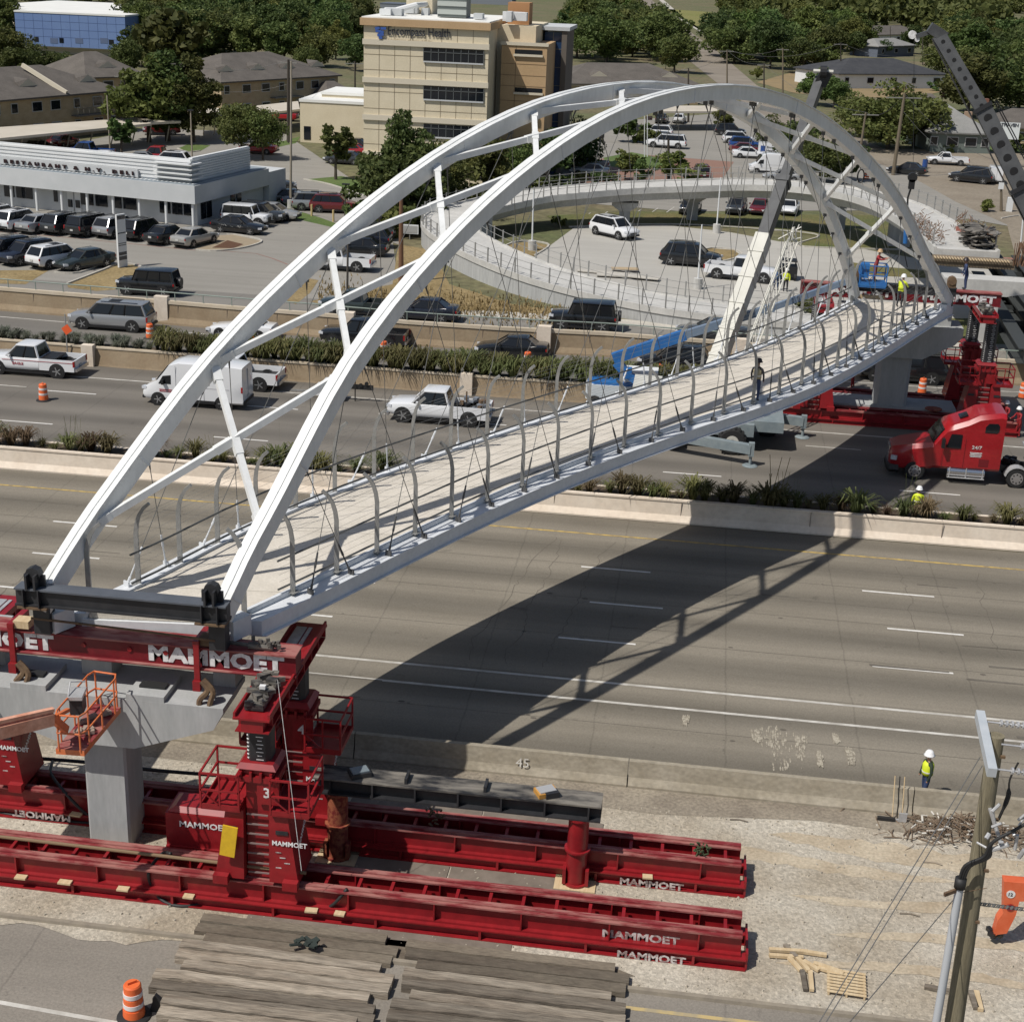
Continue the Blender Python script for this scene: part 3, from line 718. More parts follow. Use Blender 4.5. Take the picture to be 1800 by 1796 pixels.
# ------------------------------------------------------------------ piers
def pier(name, label, loc, cols, cap, zt, group='hammerhead piers of the footbridge'):
    pass
t = thing('bridge_pier', 'near grey concrete hammerhead pier standing in the gravel under the bridge end', 'pier', (-16.0, 36.5, 0), group='hammerhead piers of the footbridge')
b = MB(); ch = .16
def oct_(cx, cy, hx, hy, c): return [(cx-hx+c, cy-hy), (cx+hx-c, cy-hy), (cx+hx, cy-hy+c), (cx+hx, cy+hy-c), (cx+hx-c, cy+hy), (cx-hx+c, cy+hy), (cx-hx, cy+hy-c), (cx-hx, cy-hy+c)]
b.prism(oct_(-15.98, 36.72, .64, .64, .07), 0, 3.85); b.build('column', M_PIER, t)
b = MB(); y0, y1 = 35.45, 37.5
out = [(-20.4, 5.35), (-20.4, 4.85), (-17.1, 3.8), (-14.8, 3.8), (-12.45, 4.65), (-12.15, 5.2), (-12.15, 5.35)]
F_ = [(x, y0, z) for x, z in out]; B_ = [(x, y1, z) for x, z in out]
b.rings([F_, B_]); 
b.build('cap', M_PIER, t)
for x0, x1 in ((-18.35, -17.3), (-14.95, -13.85)): b = MB(); b.span(x0, x1, y0-.0+.004, y1-.6, 5.352, 5.52); b.build('bearing_seat', M_PIER, t)
for x0, x1 in ((-19.9, -19.1), (-12.85, -12.2)): b = MB(); b.span(x0, x1, y1-.75, y1-.01, 5.352, 6.6); b.build('side_block', M_PIER, t)
b = MB(); b.span(-16.75, -15.85, y1-.8, y1-.01, 5.352, 6.1); b.build('middle_block', M_PIER, t)
for x in (-17.95, -14.35): b = MB(); b.span(x-.38, x+.38, y0+.45, y0+.75, 5.522, 5.60); b.build('bearing_pad', M_RUB, t)
t = thing('bridge_pier', 'far grey concrete hammerhead pier on a low concrete footing, below the white arch foot', 'pier', (11.9, 87.6, 0), group='hammerhead piers of the footbridge')
b = MB(); b.prism([(6.6, 86.9), (15.6, 86.9), (15.6, 89.2), (6.6, 89.2)], 0, .95); b.build('footing', M_PIER, t)
b = MB(); b.prism(oct_(11.75, 87.9, .95, .8, .2), .95, 4.0); b.build('column', M_PIER, t)
b = MB(); out = [(7.6, 5.9), (7.6, 5.3), (10.4, 3.95), (13.2, 3.95), (14.9, 4.9), (15.3, 5.4), (15.3, 5.9)]
b.rings([[(x, 86.8, z) for x, z in out], [(x, 89.0, z) for x, z in out]]); b.span(13.6, 14.6, 87.2, 88.8, 5.902, 6.7); b.span(8.2, 9.2, 87.2, 88.8, 5.902, 6.7); b.build('cap', M_PIER, t)
# ------------------------------------------------------------------ heavy-lift gantry, near side
M_RED = mat('gantry_red_paint', (.21, .008, .012), .45, n=.9, c2=(.29, .012, .016), mix=.3, fine=(5, .12), coat=.15, detail=8)
M_REDW = mat('worn_red_paint', (.20, .018, .022), .7, n=2.2, c2=(.34, .14, .12), mix=.9, detail=8, stretch=(.4, 1.5, 1.5))
M_REDR = mat('rusty_red_paint', (.16, .016, .012), .8, n=5, c2=(.30, .09, .04), mix=.9)
M_BLK = mat('black_steel', (.018, .019, .022), .5, n=2, c2=(.035, .035, .038))
M_BLKW = mat('scuffed_black_steel', (.02, .02, .022), .6, n=1.6, c2=(.22, .20, .17), mix=.75, detail=8, stretch=(.5, 2, 2))
M_WT = mat('white_lettering', (.58, .57, .56), .6, n=5, c2=(.80, .80, .79), mix=.8)
M_WTW = mat('weathered_lettering', (.26, .18, .17), .7, n=7, c2=(.6, .55, .53), mix=.9, detail=8)
M_ALU = mat('bare_metal', (.45, .45, .45), .45, .4, n=4, c2=(.6, .6, .6))
M_WOOD = mat('pale_timber', (.50, .37, .21), .8, n=4, c2=(.62, .49, .31), stretch=(3, .5, 1))
M_RUSTB = mat('rusty_brown_steel', (.10, .06, .035), .85, n=4, c2=(.17, .11, .06))
VX, VY, VZ = (1, 0, 0), (0, 1, 0), (0, 0, 1)
def track(name, label, x0, x1, y0, zt, group, letters, yw=1.25, seg=6.0, ends=True):
    """two rails on stacked base beams; y0 = near face"""
    t = thing(name, label, 'track', ((x0+x1)/2, y0+yw/2, 0), group=group)
    zb = zt*.36
    for k, yy in enumerate((y0+.18, y0+yw-.18)):
        b = MB(); b.ibeam((x0, yy, zb+.012), (x1, yy, zb+.012), .34, zt-zb-.012, .05, .06, 0, 1)
        b.bar((x0, yy+.0, zt+.025), (x1, yy, zt+.025), .12, .04, 1)
        x = x0+1
        while x < x1: b.box((x, yy-.10, (zt+zb)/2), (.04, .16, zt-zb-.12)); x += 2.4
        b.build('rail_beam', [M_RED, M_REDW], t)
    b = MB(); b.ibeam((x0-.1, y0+.06, 0.005), (x1+.15, y0+.06, .005), .36, zb, .04, .05); 
    x = x0+1.2
    while x < x1: b.box((x, y0-.02, zb/2), (.07, .2, zb-.1)); x += 2.9
    b.build('base_beam', M_RED, t)
    b = MB(); b.ibeam((x0-.1, y0+yw-.06, 0.005), (x1+.15, y0+yw-.06, .005), .36, zb, .04, .05); b.build('base_beam', M_RED, t)
    x = x0+.5
    while x < x1-.1:
        b = MB(); b.bar((x, y0+.37, zt-.14), (x, y0+yw-.37, zt-.14), .09, .14); b.build('cross_tie', M_RED, t); x += .92
    if ends:
        b = MB(); b.box((x1+.16, y0+yw/2, zb*.75), (.06, yw+.12, zb*1.5)); b.build('end_plate', M_RED, t)
    for (x, z, sz, back) in letters:
        text('lettering', 'MAMMOET', sz, M_WTW if z < zb else M_WTW, (x, (y0-.125 if z < zb else y0+.145), z), VX, VZ, t, .004, sz*.035, 1.25)
    return t
GT = 'gantry tracks in the gravel'
TF = track('gantry_track', 'red steel gantry track nearest the camera, running through the gravel beside the timber mats', -26, 2.55, 33.75, .98, GT, ((-1.2, .42, .34, 0), (-.75, .02, .3, 0)))
TR = track('gantry_track', 'red steel gantry track further back, passing behind the grey pier column', -26, 2.55, 37.1, .98, GT, ((-.9, .04, .3, 0),))
# red folded white lettering upside down left of the pier
text('lettering', 'MAMMOET', .3, M_WTW, (onY(125, 1425, 37.05).x, 36.975, .31), (-1, 0, 0), (0, 0, -1), TR, .004, .01, 1.25)
# packing blocks between base and rail beams
rr = random.Random(11)
PK = thing('packing', 'x', 'x') if False else None
b = None
for i, (x, y) in enumerate([(-17.6, 33.62), (-16.3, 33.62), (-14.6, 33.62), (-12.7, 33.62), (-9.2, 33.62), (-8.4, 33.62), (-.1, 36.97), (-17.4, 36.97)]):
    b = MB(); b.box((x, y, .395), (.28+.1*rr.random(), .2, .05), rr.uniform(-.1, .1)); o = b.build('packing_block', M_WOOD, TF if y < 35 else TR)
def rails_cage(b, x0, x1, y0, y1, z0, h=1.05, open_side=None, r=.03):
    C = [(x0, y0), (x1, y0), (x1, y1), (x0, y1)]
    for i in range(4):
        if open_side == i: continue
        p, q = C[i], C[(i+1) % 4]
        for zz in (z0+h, z0+h*.52): b.bar((*p, zz), (*q, zz), r*2)
        b.bar((*p, z0+.05), (*q, z0+.05), r*1.2, .14)
    for p in C: b.bar((*p, z0), (*p, z0+h), r*2)
    mx = ((x0+x1)/2, y0); b.bar((*mx, z0), (*mx, z0+h), r*1.6)
    b.bar((x0, y0, z0+h*.5), (mx[0], y0, z0+.08), r*1.2)
mat('ladder_grey', (.22, .16, .15), .6)
def tower(label, x, y, zb, zc, zp, num=None, sc=1.0, letters=True, rusty=False, group='red jacking towers of the near gantry', flip=1, tilt=None):
    """zb = foot level, zc = collar top, zp = piston top"""
    t = thing('jacking_tower', label, 'jacking tower', (x, y, zb), group=group)
    zs = (zc-zb)
    pz = zb+zs*.62      # platform
    for sx in (-1, 1):
        b = MB(); xi = x+sx*.36*sc; xo0 = x+sx*1.18*sc; xo1 = x+sx*.86*sc
        yo = .72*sc
        P0 = [(xi, y-yo), (xo0, y-yo), (xo0, y+yo), (xi, y+yo)]; P1 = [(xi, y-yo*.85), (xo1, y-yo*.85), (xo1, y+yo*.85), (xi, y+yo*.85)]
        if sx < 0: P0 = [P0[i] for i in (1, 0, 3, 2)]; P1 = [P1[i] for i in (1, 0, 3, 2)]
        b.rings([[(*p, zb+.12) for p in P0], [(*p, pz) for p in P1]])
        b.box((x+sx*.72*sc, y-yo*.93, pz-.55*sc), (.34*sc, .02, .12*sc), 0, 1)
        g = b.build('leg', [M_RED, M_BLK], t)
        if letters and sx > 0:
            text('lettering', 'MAMMOET', .20*sc, M_WT, (x+.44*sc, y-yo*.93-.02, zb+zs*.36), VX, (0, .06, 1), g, .003, .004, 1.0)
            text('lettering', 'MAMMOET', .20*sc, M_WT, (x+1.12*sc, y-.3*sc, zb+zs*.30), (0, 1, .75), (-.1, -.75, 1), g, .003, .004, 1.0)
            b = MB()
            for q in range(5): b.box((x+(.62+.12*(q % 3))*sc, y-yo*.95-.012, zb+zs*(.30-.045*q)), (.16*sc, .006, .03*sc))
            b.build('sticker', M_WTW, g)
        b = MB(); b.box((x+sx*.95*sc, y, pz+.03), (1.1*sc, 1.5*sc, .05)); pl = b.build('platform', M_RED, t)
        b = MB(); xa, xb = sorted((x+sx*.44*sc, x+sx*1.5*sc)); rails_cage(b, xa, xb, y-.74*sc, y+.74*sc, pz+.06, 1.05*sc, None, .026*sc); b.build('guard_rail', M_RED, pl)
        b = MB(); b.box((x+sx*.98*sc, y-yo-.1, zb+.15), (.42*sc, .2, .26)); b.build('foot_clamp', M_RED, t)
    b = MB()
    for k in range(7): b.bar((x-.30*sc, y-.52*sc, zb+.25+k*zs*.085), (x+.30*sc, y-.52*sc, zb+.25+k*zs*.085), .035, .04)
    b.build('ladder', MATS['ladder_grey'], t)
    b = MB(); b.box((x, y+.05, (zb+zc-.25)/2), (.66*sc, .9*sc, zc-.25-zb)); b.box((x+.32*sc, y-.50*sc, zc-.75*sc), (.62*sc, .05, .85*sc)); b.build('mast', M_RED, t)
    b = MB()
    b.box((x, y, zc-.42), (1.15*sc, 1.15*sc, .16)); b.box((x, y, zc-.22), (.95*sc, .95*sc, .14)); b.box((x, y, zc-.05), (1.12*sc, 1.12*sc, .14), 0, 0, None, (.8, .8))
    for q in range(4): b.box((x-.42*sc+.28*q*sc, y-.56*sc, zc-.32), (.07, .1, .26))
    b.build('collar', M_RED, t)
    b = MB(); b.prism([(x+a, y+c) for a, c in [(p[0], p[1]) for p in oct_(0, 0, .33*sc, .33*sc, .12*sc)]], zc+.02, zp); p = b.build('piston', M_BLK, t)
    b = MB(); n = int((zp-zc)/.115)
    for k in range(n):
        z = zc+.08+k*.115; w = .12 if k % 2 else .2
        b.box((x+.06*sc, y-.331*sc, z), (w*sc, .012, .022)); b.box((x-.27*sc, y-.27*sc, z), (.08*sc, .05*sc, .022), -.78)
    b.build('scale_marks', M_WT, p)
    if num:
        text('number', num, .42*sc, M_WT, (x+.18*sc, y-.53*sc-.005, zc-.95*sc), VX, VZ, t, .004, .008, 1.0)
    return t
ZTT = 1.0
T3 = tower('red jacking tower numbered three, on the nearest track with black extended piston', -10.75, 34.4, ZTT, 4.62, 5.75, '3')
T4 = tower('red jacking tower numbered four, just behind the one numbered three', -10.7, 37.75, ZTT, 4.75, 5.75, '4')
T1 = tower('red jacking tower at the left photo edge behind the orange lift arm', -20.2, 37.75, ZTT, 4.7, 5.75, None)
# power pack beside tower three
pw = thing('power_pack', 'red slant-sided hydraulic power box with white lettering, left of the tower numbered three', 'power pack', (-13.0, 36.0, 0))
b = MB(); b.prism([(-13.9, 35.25), (-11.95, 35.25), (-11.95, 36.4), (-13.9, 36.4)], .9, 1.95); b.box((-12.9, 35.8, 2.02), (1.9, 1.0, .12), 0, 0, None, (.8, .7)); b.build('case', M_RED, pw)
text('lettering', 'MAMMOET', .26, M_WT, (-13.5, 35.235, 1.55), VX, VZ, pw, .004, .006, 1.15)
b = MB(); b.tube([(-13.0, 35.9, 2.05), (-12.6, 35.9, 2.4), (-12.3, 35.7, 2.05)], .05, 6); b.build('hose', M_RUB, pw)
b = MB(); b.box((-12.9, 35.3, .7), (2.0, .25, .4)); b.box((-12.9, 36.3, .7), (2.0, .25, .4)); b.build('skid', M_RED, pw)
b = MB(); p = onY(402, 1478, 33.5); b.box(p, (.42, .05, .95), 0, 0, Matrix.Rotation(.13, 3, 'Y')); o = b.build('yellow_plate', mat('yellow_paint', (.75, .48, .02), .6, n=5, c2=(.62, .38, .02))); tag(o, 'bright yellow plate hung on the red tower numbered three', 'plate')
# header beams running away from the camera, on the pistons
def header(label, x, y0, y1, z0, z1, grp, skid=True):
    t = thing('header_beam', label, 'beam', (x, (y0+y1)/2, z0), group=grp)
    b = MB(); b.span(x-.46, x+.46, y0, y1, z0, z0+.035); b.span(x-.3, x+.3, y0+.02, y1-.02, z0+.037, z1-.06); b.span(x-.5, x+.5, y0-.05, y1+.05, z1-.058, z1)
    b.span(x-.5, x-.44, y0, y1, z1+.001, z1+.12); b.span(x+.44, x+.5, y0, y1, z1+.001, z1+.14)
    k = y0+.4
    while k < y1: b.box((x+.38, k, (z0+z1)/2), (.16, .05, z1-z0-.1)); b.box((x-.38, k, (z0+z1)/2), (.16, .05, z1-z0-.1)); k += .8
    b.build('box_beam', M_RED, t)
    b = MB(); b.span(x-.34, x-.02, y0+.5, y1-.3, z1+.002, z1+.03); b.span(x+.03, x+.14, y0+.5, y1-.3, z1+.002, z1+.028)
    b.build('slide_plate', M_ALU, t)
    if skid:
        b = MB(); r2 = random.Random(2)
        b.span(x-.3, x+.22, y0+.35, y0+2.0, z1+.04, z1+.2)
        for i in range(26):
            b.box((x+r2.uniform(-.3, .25), y0+r2.uniform(.3, 2.0), z1+r2.uniform(.2, .36)), (r2.uniform(.05, .25), r2.uniform(.05, .35), r2.uniform(.05, .16)), r2.uniform(0, 3))
        b.build('skid_jack', M_BLKW, t)
        b = MB(); b.box((x+.02, y0+1.0, z1+.42), (.16, .12, .1)); b.build('valve_cover', M_WT, t)
    return t
H1 = header('red header beam on the towers numbered three and four, with a grimy jack on top', -10.75, 33.6, 39.6, 5.76, 6.2, 'header beams across the pistons')
H0 = header('red header beam cut off by the left photo edge', -20.15, 33.6, 39.6, 5.76, 6.2, 'header beams across the pistons', False)
# the lettered main beam
MBm = thing('gantry_beam', 'long dark red gantry beam with huge white lettering, across the near bridge end', 'beam', (-15.3, 36.3, 6.25), group='lettered gantry beams')
M_REDD = mat('deep_red_paint', (.12, .004, .009), .5, n=1.2, c2=(.18, .008, .014), fine=(8, .12), coat=.2)
b = MB(); x0, x1 = -24, -10.22
b.span(x0, x1, 36.05, 36.62, 6.29, 6.86); b.span(x0, x1+.02, 35.95, 36.75, 6.862, 6.91, 1); b.span(x0, x1+.02, 35.93, 36.75, 6.225, 6.288, 0)
b.build('box_beam', [M_REDD, M_REDW], MBm)
b = MB(); b.tube([(x0, 35.94, 6.26), (x1-.1, 35.94, 6.26)], .045, 8); b.build('edge_pipe', M_REDW, MBm)
for x in (-16.35, -15.0, -13.95):
    b = MB(); b.disc((x, 36.03, 6.62), .07, (0, 1, 0), .04, 12); b.build('bolt', M_RED, MBm)
pA = onY(262, 1160, 36.04); pB = onY(500, 1183, 36.04)
wd = pB.x-pA.x
def fit_text(s, x0, x1, y, z, size, parent, m=M_WT):
    o = text('lettering', s, size, m, (0, 0, 0), VX, VZ, None, .006, size*.05, 1.0, spacing=1.04)
    xs = [v.co.x for v in o.data.vertices]; zs = [v.co.z for v in o.data.vertices]; k = (x1-x0)/(max(xs)-min(xs)); m0 = min(xs); z0 = min(zs); kz = size/(max(zs)-min(zs))
    off = parent.location
    for v in o.data.vertices: v.co = Vector((x0+(v.co.x-m0)*k-off.x, y+v.co.y-off.y, z+(v.co.z-z0)*kz-off.z))
    o.parent = parent; return o
fit_text('MAMMOET', pA.x, pB.x, 36.036, 6.33, .5, MBm)
pC = onY(95, 1130, 36.04); fit_text('MAMMOET', pC.x-wd, pC.x, 36.036, 6.33, .5, MBm)
# clamps with pointed hooks
for px_, lab in ((22, 'red clamp frame with a rusty hook hanging on the left end of the lettered beam'), (345, 'red clamp frame with a rusty hook hanging on the lettered beam near the black post')):
    x = onY(px_, 1140, 35.85).x
    t = thing('beam_clamp', lab, 'clamp', (x, 35.9, 5.6), group='clamps on the lettered beam')
    b = MB(); b.box((x, 35.86, 6.45), (.16, .1, 1.45)); b.box((x, 36.3, 7.1), (.18, 1.0, .14)); b.box((x, 36.85, 6.6), (.14, .1, 1.1)); b.box((x, 35.80, 5.82), (.22, .16, .3)); b.build('frame', M_RED, t)
    b = MB(); b.tube(smooth_path([(x+.15, 35.75, 6.0), (x+.34, 35.7, 5.75), (x+.12, 35.6, 5.45), (x+.2, 35.55, 5.1), (x+.36, 35.55, 5.0), (x+.42, 35.6, 5.4), (x+.48, 35.7, 5.75), (x+.2, 35.75, 6.05)], 4), .085, 6); b.build('hook', M_RUSTB, t)
    b = MB(); b.box((x+.28, 36.1, 7.12), (.45, .4, .22)); b.build('wood_wedge', M_RUSTB if px_ > 100 else M_WOOD, t)
# black spreader beam
t = thing('spreader_beam', 'black steel spreader beam with lifting lugs, lying across the near bridge end', 'beam', (-14.95, 35.72, 7.5), group='black spreader beams')
bz = 7.98; b = MB(); b.ibeam((-17.95, 35.62, bz), (-11.95, 35.62, bz), .5, .52, .05, .3, 0, 1)
b.build('beam', [M_BLK, mat('blue_grey_steel', (.075, .085, .10), .5, n=1, c2=(.11, .12, .14))], t)
for x in (-17.45, -12.4):
    b = MB(); b.prism([(x-.3, 35.62), (x+.3, 35.62), (x+.3, 35.70), (x-.3, 35.70)], bz+.52, bz+.85); 
    for s_ in (-.12, .12): b.box((x+s_, 35.57, bz+.72), (.06, .5, .42))
    b.tube([(x, 35.52, bz+.88), (x, 35.77, bz+.88)], .22, 8); b.build('lifting_lug', M_BLK, t)
    b = MB(); b.box((x, 35.62, bz+.98), (.1, .58, .1)); b.build('lug_hole', M_WT, t) if False else None
    b = MB(); 
    for s_ in (-.22, .22): b.box((x+s_, 35.39, bz+.26), (.035, .22, .5))
    b.build('stiffener', M_RUSTB, t) if False else b.build('stiffener', M_BLK, t)
    b = MB(); b.box((x, 35.62, bz-.04), (.85, .6, .06)); b.build('rusty_plate', M_RUSTB, t)
    b = MB(); b.box((x+.05, 35.95, bz-.53), (.46, .42, .94)); b.build('hanger_post', M_BLK, t)
b = MB(); b.tube([(-17.7, 35.75, 7.45), (-15, 35.75, 7.38), (-12.4, 35.75, 7.28)], .035, 6); o = b.build('tie_rod', M_RUSTB); tag(o, 'thin rusty tie rod stretched between the two beam clamps', 'rod')
b = MB(); b.tube([(-12.3, 36.25, 7.02), (-11.6, 36.2, 7.02)], .06, 8); b.tube([(-11.6, 36.2, 7.02), (-10.9, 36.2, 7.02)], .1, 8)
for i in range(14): b.box((-11.5+i*.06, 36.2+rr.uniform(-.12, .12), 7.05+rr.uniform(0, .14)), (.08, .1, .12), rr.random()*3)
o = b.build('push_cylinder', M_BLKW); tag(o, 'grimy push cylinder with hoses lying on top of the lettered beam end', 'cylinder')
# ---- black support beam on a red post
t = thing('support_beam', 'scuffed black steel support beam lying level behind the tracks', 'beam', (-5.8, 37.8, 2.0))
xa, xb = -9.9, -1.55; b = MB(); b.ibeam((xa, 36.9, 2.3), (xb, 36.9, 2.3), .8, .52, .05, .4, 0, 1)
x = xa+.5
while x < xb: b.box((x, 36.59, 2.56), (.05, .2, .4)); x += 1.25
b.build('beam', [M_BLK, M_BLKW], t)
b = MB()
for x in (-7.2, -4.9): b.box((x, 36.9, 2.9), (.08, .5, .2))
b.box((-3.0, 36.8, 2.9), (.4, .25, .2), .5); b.build('lug', M_BLK, t)
for px_, py_, c, lab in ((960, 1392, (.5, .5, .5), 'silver wrapped battery pack on the right end of the black support beam'), (632, 1350, (.25, .3, .33), 'flat open tool case on the left end of the black support beam')):
    p = onY(px_, py_, 36.9); b = MB(); b.box((p.x, 36.9, 2.9), (.6, .45, .14), .5); b.box((p.x, 36.9, 2.98), (.5, .35, .06), .55, 1); o = b.build('tool_case', [mat('orange_case', (.5, .25, .05), .6) if px_ > 900 else M_BLK, mat('case_%d' % px_, c, .4, .3)])
    tag(o, lab, 'case')
def post(label, x, y, zt, m):
    t = thing('steel_post', label, 'post', (x, y, 0), group='round steel posts under the black beam')
    b = MB(); b.tube([(x, y, .06), (x, y, zt)], .30, 20); b.build('tube', m, t, smooth='auto')
    for z in (.08, zt*.52, zt-.03):
        b = MB(); b.tube([(x, y, z-.03), (x, y, z+.03)], .38, 20); b.build('flange', m, t)
    for g_ in (-.33, .33): b = MB(); b.box((x+g_, y-.12, .35), (.1, .3, .5)); b.build('gusset', m, t)
    b = MB(); b.box((x, y, .025), (1.2, .9, .04)); b.build('timber_pad', M_WOOD, t)
post('glossy red round steel post holding up the right end of the black support beam', -2.17, 36.85, 2.29, M_RED)
post('rusty flaked red steel post in the shade right of the tower numbered three', -9.25, 36.85, 2.29, M_REDR)
# steel road plates
M_PLATE = mat('dirty_steel_plate', (.15, .125, .10), .75, .1, n=1.2, c2=(.24, .20, .165), detail=8)
for i, (x0, x1, y0, y1, z, lab) in enumerate(((-9.2, -5.9, 35.15, 36.95, .03, 'rusty steel plate in the shade right of the numbered towers'), (-5.85, -2.0, 35.2, 36.95, .03, 'tan dusted steel plate at the foot of the red post'), (-9.6, -5.4, 38.5, 40.4, .03, 'dark steel plate behind the tracks in the bridge shadow'),
        (-5.35, -1.6, 38.4, 40.1, .035, 'steel plate with bolt holes behind the red post'), (-11, -3.6, 33.0, 33.7, .02, 'long low steel plate along the near track foot'))):
    b = MB(); b.span(x0, x1, y0, y1, .004, z); o = b.build('steel_plate', M_PLATE); tag(o, lab, 'steel plate', 'steel plates around the tracks')
# hoses
hose('hydraulic_hose', [onY(300, 1500, 34.1), at(285, 1500, 1.05), at(262, 1530, .9), at(268, 1560, .3), at(290, 1585, .05), at(330, 1592, .03), at(400, 1580, .03), at(500, 1598, .03), at(560, 1598, .03), at(585, 1590, .5), at(610, 1562, 1.05)], .05, 'black hydraulic hose looping over the near track onto the gravel', M_RUB, 'hose', 'hydraulic hoses')
hose('hydraulic_hose', [at(0, 1428, .05), at(80, 1440, .05), at(165, 1447, .05)], .05, 'black hydraulic hose on the gravel left of the pier column', M_RUB, 'hose', 'hydraulic hoses')
hose('hydraulic_hose', [at(60, 1332, .8), at(160, 1340, .8), at(270, 1353, .8), at(380, 1362, .8)], .06, 'black hydraulic hose carried level behind the pier column', M_RUB, 'hose', 'hydraulic hoses')
hose('hydraulic_hose', [at(92, 1338, .9), at(90, 1360, 1.0), at(112, 1390, 1.0), at(140, 1420, .6), at(165, 1442, .1)], .05, 'black hydraulic hose drooping over the rear track', M_RUB, 'hose', 'hydraulic hoses')
b = MB(); b.tube([onY(0, 1470, 34.0), onY(538, 1534, 34.0)], .05, 8); o = b.build('long_pipe', mat('brass_brown_pipe', (.20, .13, .07), .6)); tag(o, 'long brown pipe lying along the top of the near track', 'pipe')
# thin cord from the header
b = MB(); b.tube([onY(488, 1195, 33.9), onY(530, 1530, 33.3)], .008, 5); o = b.build('hanging_cord', M_WT); tag(o, 'white cord hanging down from the header beam past the tower numbered three', 'cord')
# ---- orange work platform
M_ORG = mat('orange_lift_paint', (.72, .16, .035), .5, n=3, c2=(.62, .20, .09), fine=(8, .1))
M_ORGF = mat('faded_orange_paint', (.62, .27, .17), .6, n=2, c2=(.74, .40, .28), fine=(8, .1))
t = thing('boom_lift', 'orange work basket on a faded orange lift arm in front of the pier', 'boom lift', (-15.0, 32.6, 5.0))
# basket floor corners, from the photo at its real height
zf = 5.1
c0 = at(98, 1318, zf); c1 = at(148, 1322, zf); c2 = at(212, 1245, zf); c3 = at(165, 1238, zf)
C = [c0, c1, c2, c3]
b = MB(); b.prism([(p.x, p.y) for p in C], zf-.12, zf+.04, 0, 1); b.build('floor', [M_ORG, M_REDW], t)
b = MB()
for zz in (zf+.52, zf+1.05):
    ring = []
    for i in range(4):
        p, q = C[i], C[(i+1) % 4]; ring += [p.lerp(q, .1), p.lerp(q, .5), p.lerp(q, .9)]
    ring.append(ring[0]); b.tube([Vector((p.x, p.y, zz)) for p in ring], .028, 6)
for i in range(4):
    p, q = C[i], C[(i+1) % 4]
    for f in ((.12, .88) if i % 2 == 0 else (.15, .5, .85)): r_ = p.lerp(q, f); b.tube([(r_.x, r_.y, zf), (r_.x, r_.y, zf+1.05)], .025, 6)
b.build('guard_rail', M_ORG, t)
m_ = (c0+c3)/2; b = MB(); b.box((m_.x+.12, m_.y, zf+.75), (.34, .5, .5), .2); b.box((m_.x+.12, m_.y-.02, zf+1.03), (.4, .62, .1), .2, 1); b.tube([(m_.x, m_.y-.3, zf+1.1), (m_.x-.1, m_.y+.1, zf+1.3), (m_.x+.2, m_.y+.4, zf+1.2)], .02, 6, 1); b.build('control_box', [M_BLK, M_ALU], t)
b = MB(); r2 = random.Random(4)
for i in range(9): f, g_ = r2.uniform(.2, .8), r2.uniform(.3, .9); p = c0.lerp(c3, g_).lerp(c1.lerp(c2, g_), f); b.box((p.x, p.y, zf+.08+r2.random()*.06), (.12, .25, .1), r2.random()*3)
b.build('tool_clutter', mat('grey_tools', (.35, .27, .22), .6), t)
e0 = onY(92, 1262, 32.6); e1 = onY(-60, 1300, 30.8)
b = MB(); b.bar(e0, e1, .26, .34); b.bar(e0+Vector((.05, 0, .26)), e1+Vector((0, 0, .3)), .14, .1, 1); b.build('lift_arm', [M_ORGF, M_ORGF], t)
b = MB(); b.bar(e0, (c0.x+.1, c0.y+.5, zf+.35), .14, .2); b.bar(e0, (c0.x+.15, c0.y+.6, zf+.9), .1, .1); b.build('arm_link', M_ORG, t)
# ------------------------------------------------------------------ far gantry
GF = 'gantry tracks around the far footing'
track('gantry_track', 'dark red gantry track in front of the far concrete footing, beyond the red truck', 4.3, 18.9, 85.75, .8, GF, ())
track('gantry_track', 'dark red gantry track mostly hidden behind the far concrete footing', 4.3, 18.9, 89.8, .8, GF, ())
GR2 = 'red jacking towers of the far gantry'
tower('far red jacking tower in front, right of the far pier', 16.75, 86.35, .8, 4.2, 6.65, None, 1.0, False, group=GR2)
tower('far red jacking tower at the back, right of the far pier', 16.45, 90.4, .8, 4.4, 6.65, None, 1.0, False, group=GR2)
tower('far red jacking tower in front, left of the far pier', 7.2, 86.35, .8, 4.2, 6.65, None, 1.0, False, group=GR2)
tower('far red jacking tower at the back, left of the far pier', 7.2, 90.4, .8, 4.2, 6.65, None, 1.0, False, group=GR2)
header('far red header beam right of the bridge end', 16.3, 85.2, 91.2, 6.66, 7.05, 'header beams of the far gantry')
header('far red header beam left of the bridge end', 7.2, 85.2, 91.2, 6.66, 7.05, 'header beams of the far gantry', False)
FB = thing('gantry_beam', 'far dark red lettered gantry beam behind the far bridge end', 'beam', (12, 88.3, 7.1), group='lettered gantry beams')
b = MB(); b.span(5.9, 17.35, 88.0, 88.5, 7.12, 7.78); b.span(5.9, 17.37, 87.9, 88.6, 7.782, 7.84, 1); b.span(5.9, 17.37, 87.9, 88.6, 7.06, 7.118); b.build('box_beam', [M_REDD, M_REDW], FB)
pL = onY(1684, 515, 87.99); pR = onY(1752, 520, 87.99); L_ = (pR.x-pL.x)
fit_text('MAMMOET', pR.x-L_*1.9, pR.x, 87.985, 7.2, .48, FB)
fit_text('MAMMOET', 7.0, 7.0+L_*1.9, 87.985, 7.2, .48, FB)
t = thing('spreader_beam', 'black steel spreader beam across the far bridge end', 'beam', (11.4, 87, 8.0), group='black spreader beams')
z_ = onY(1580, 507, 87.1).z-.25
b = MB(); b.ibeam((8.5, 87.1, z_), (14.6, 87.1, z_), .5, .5, .05, .3); b.build('beam', M_BLK, t)
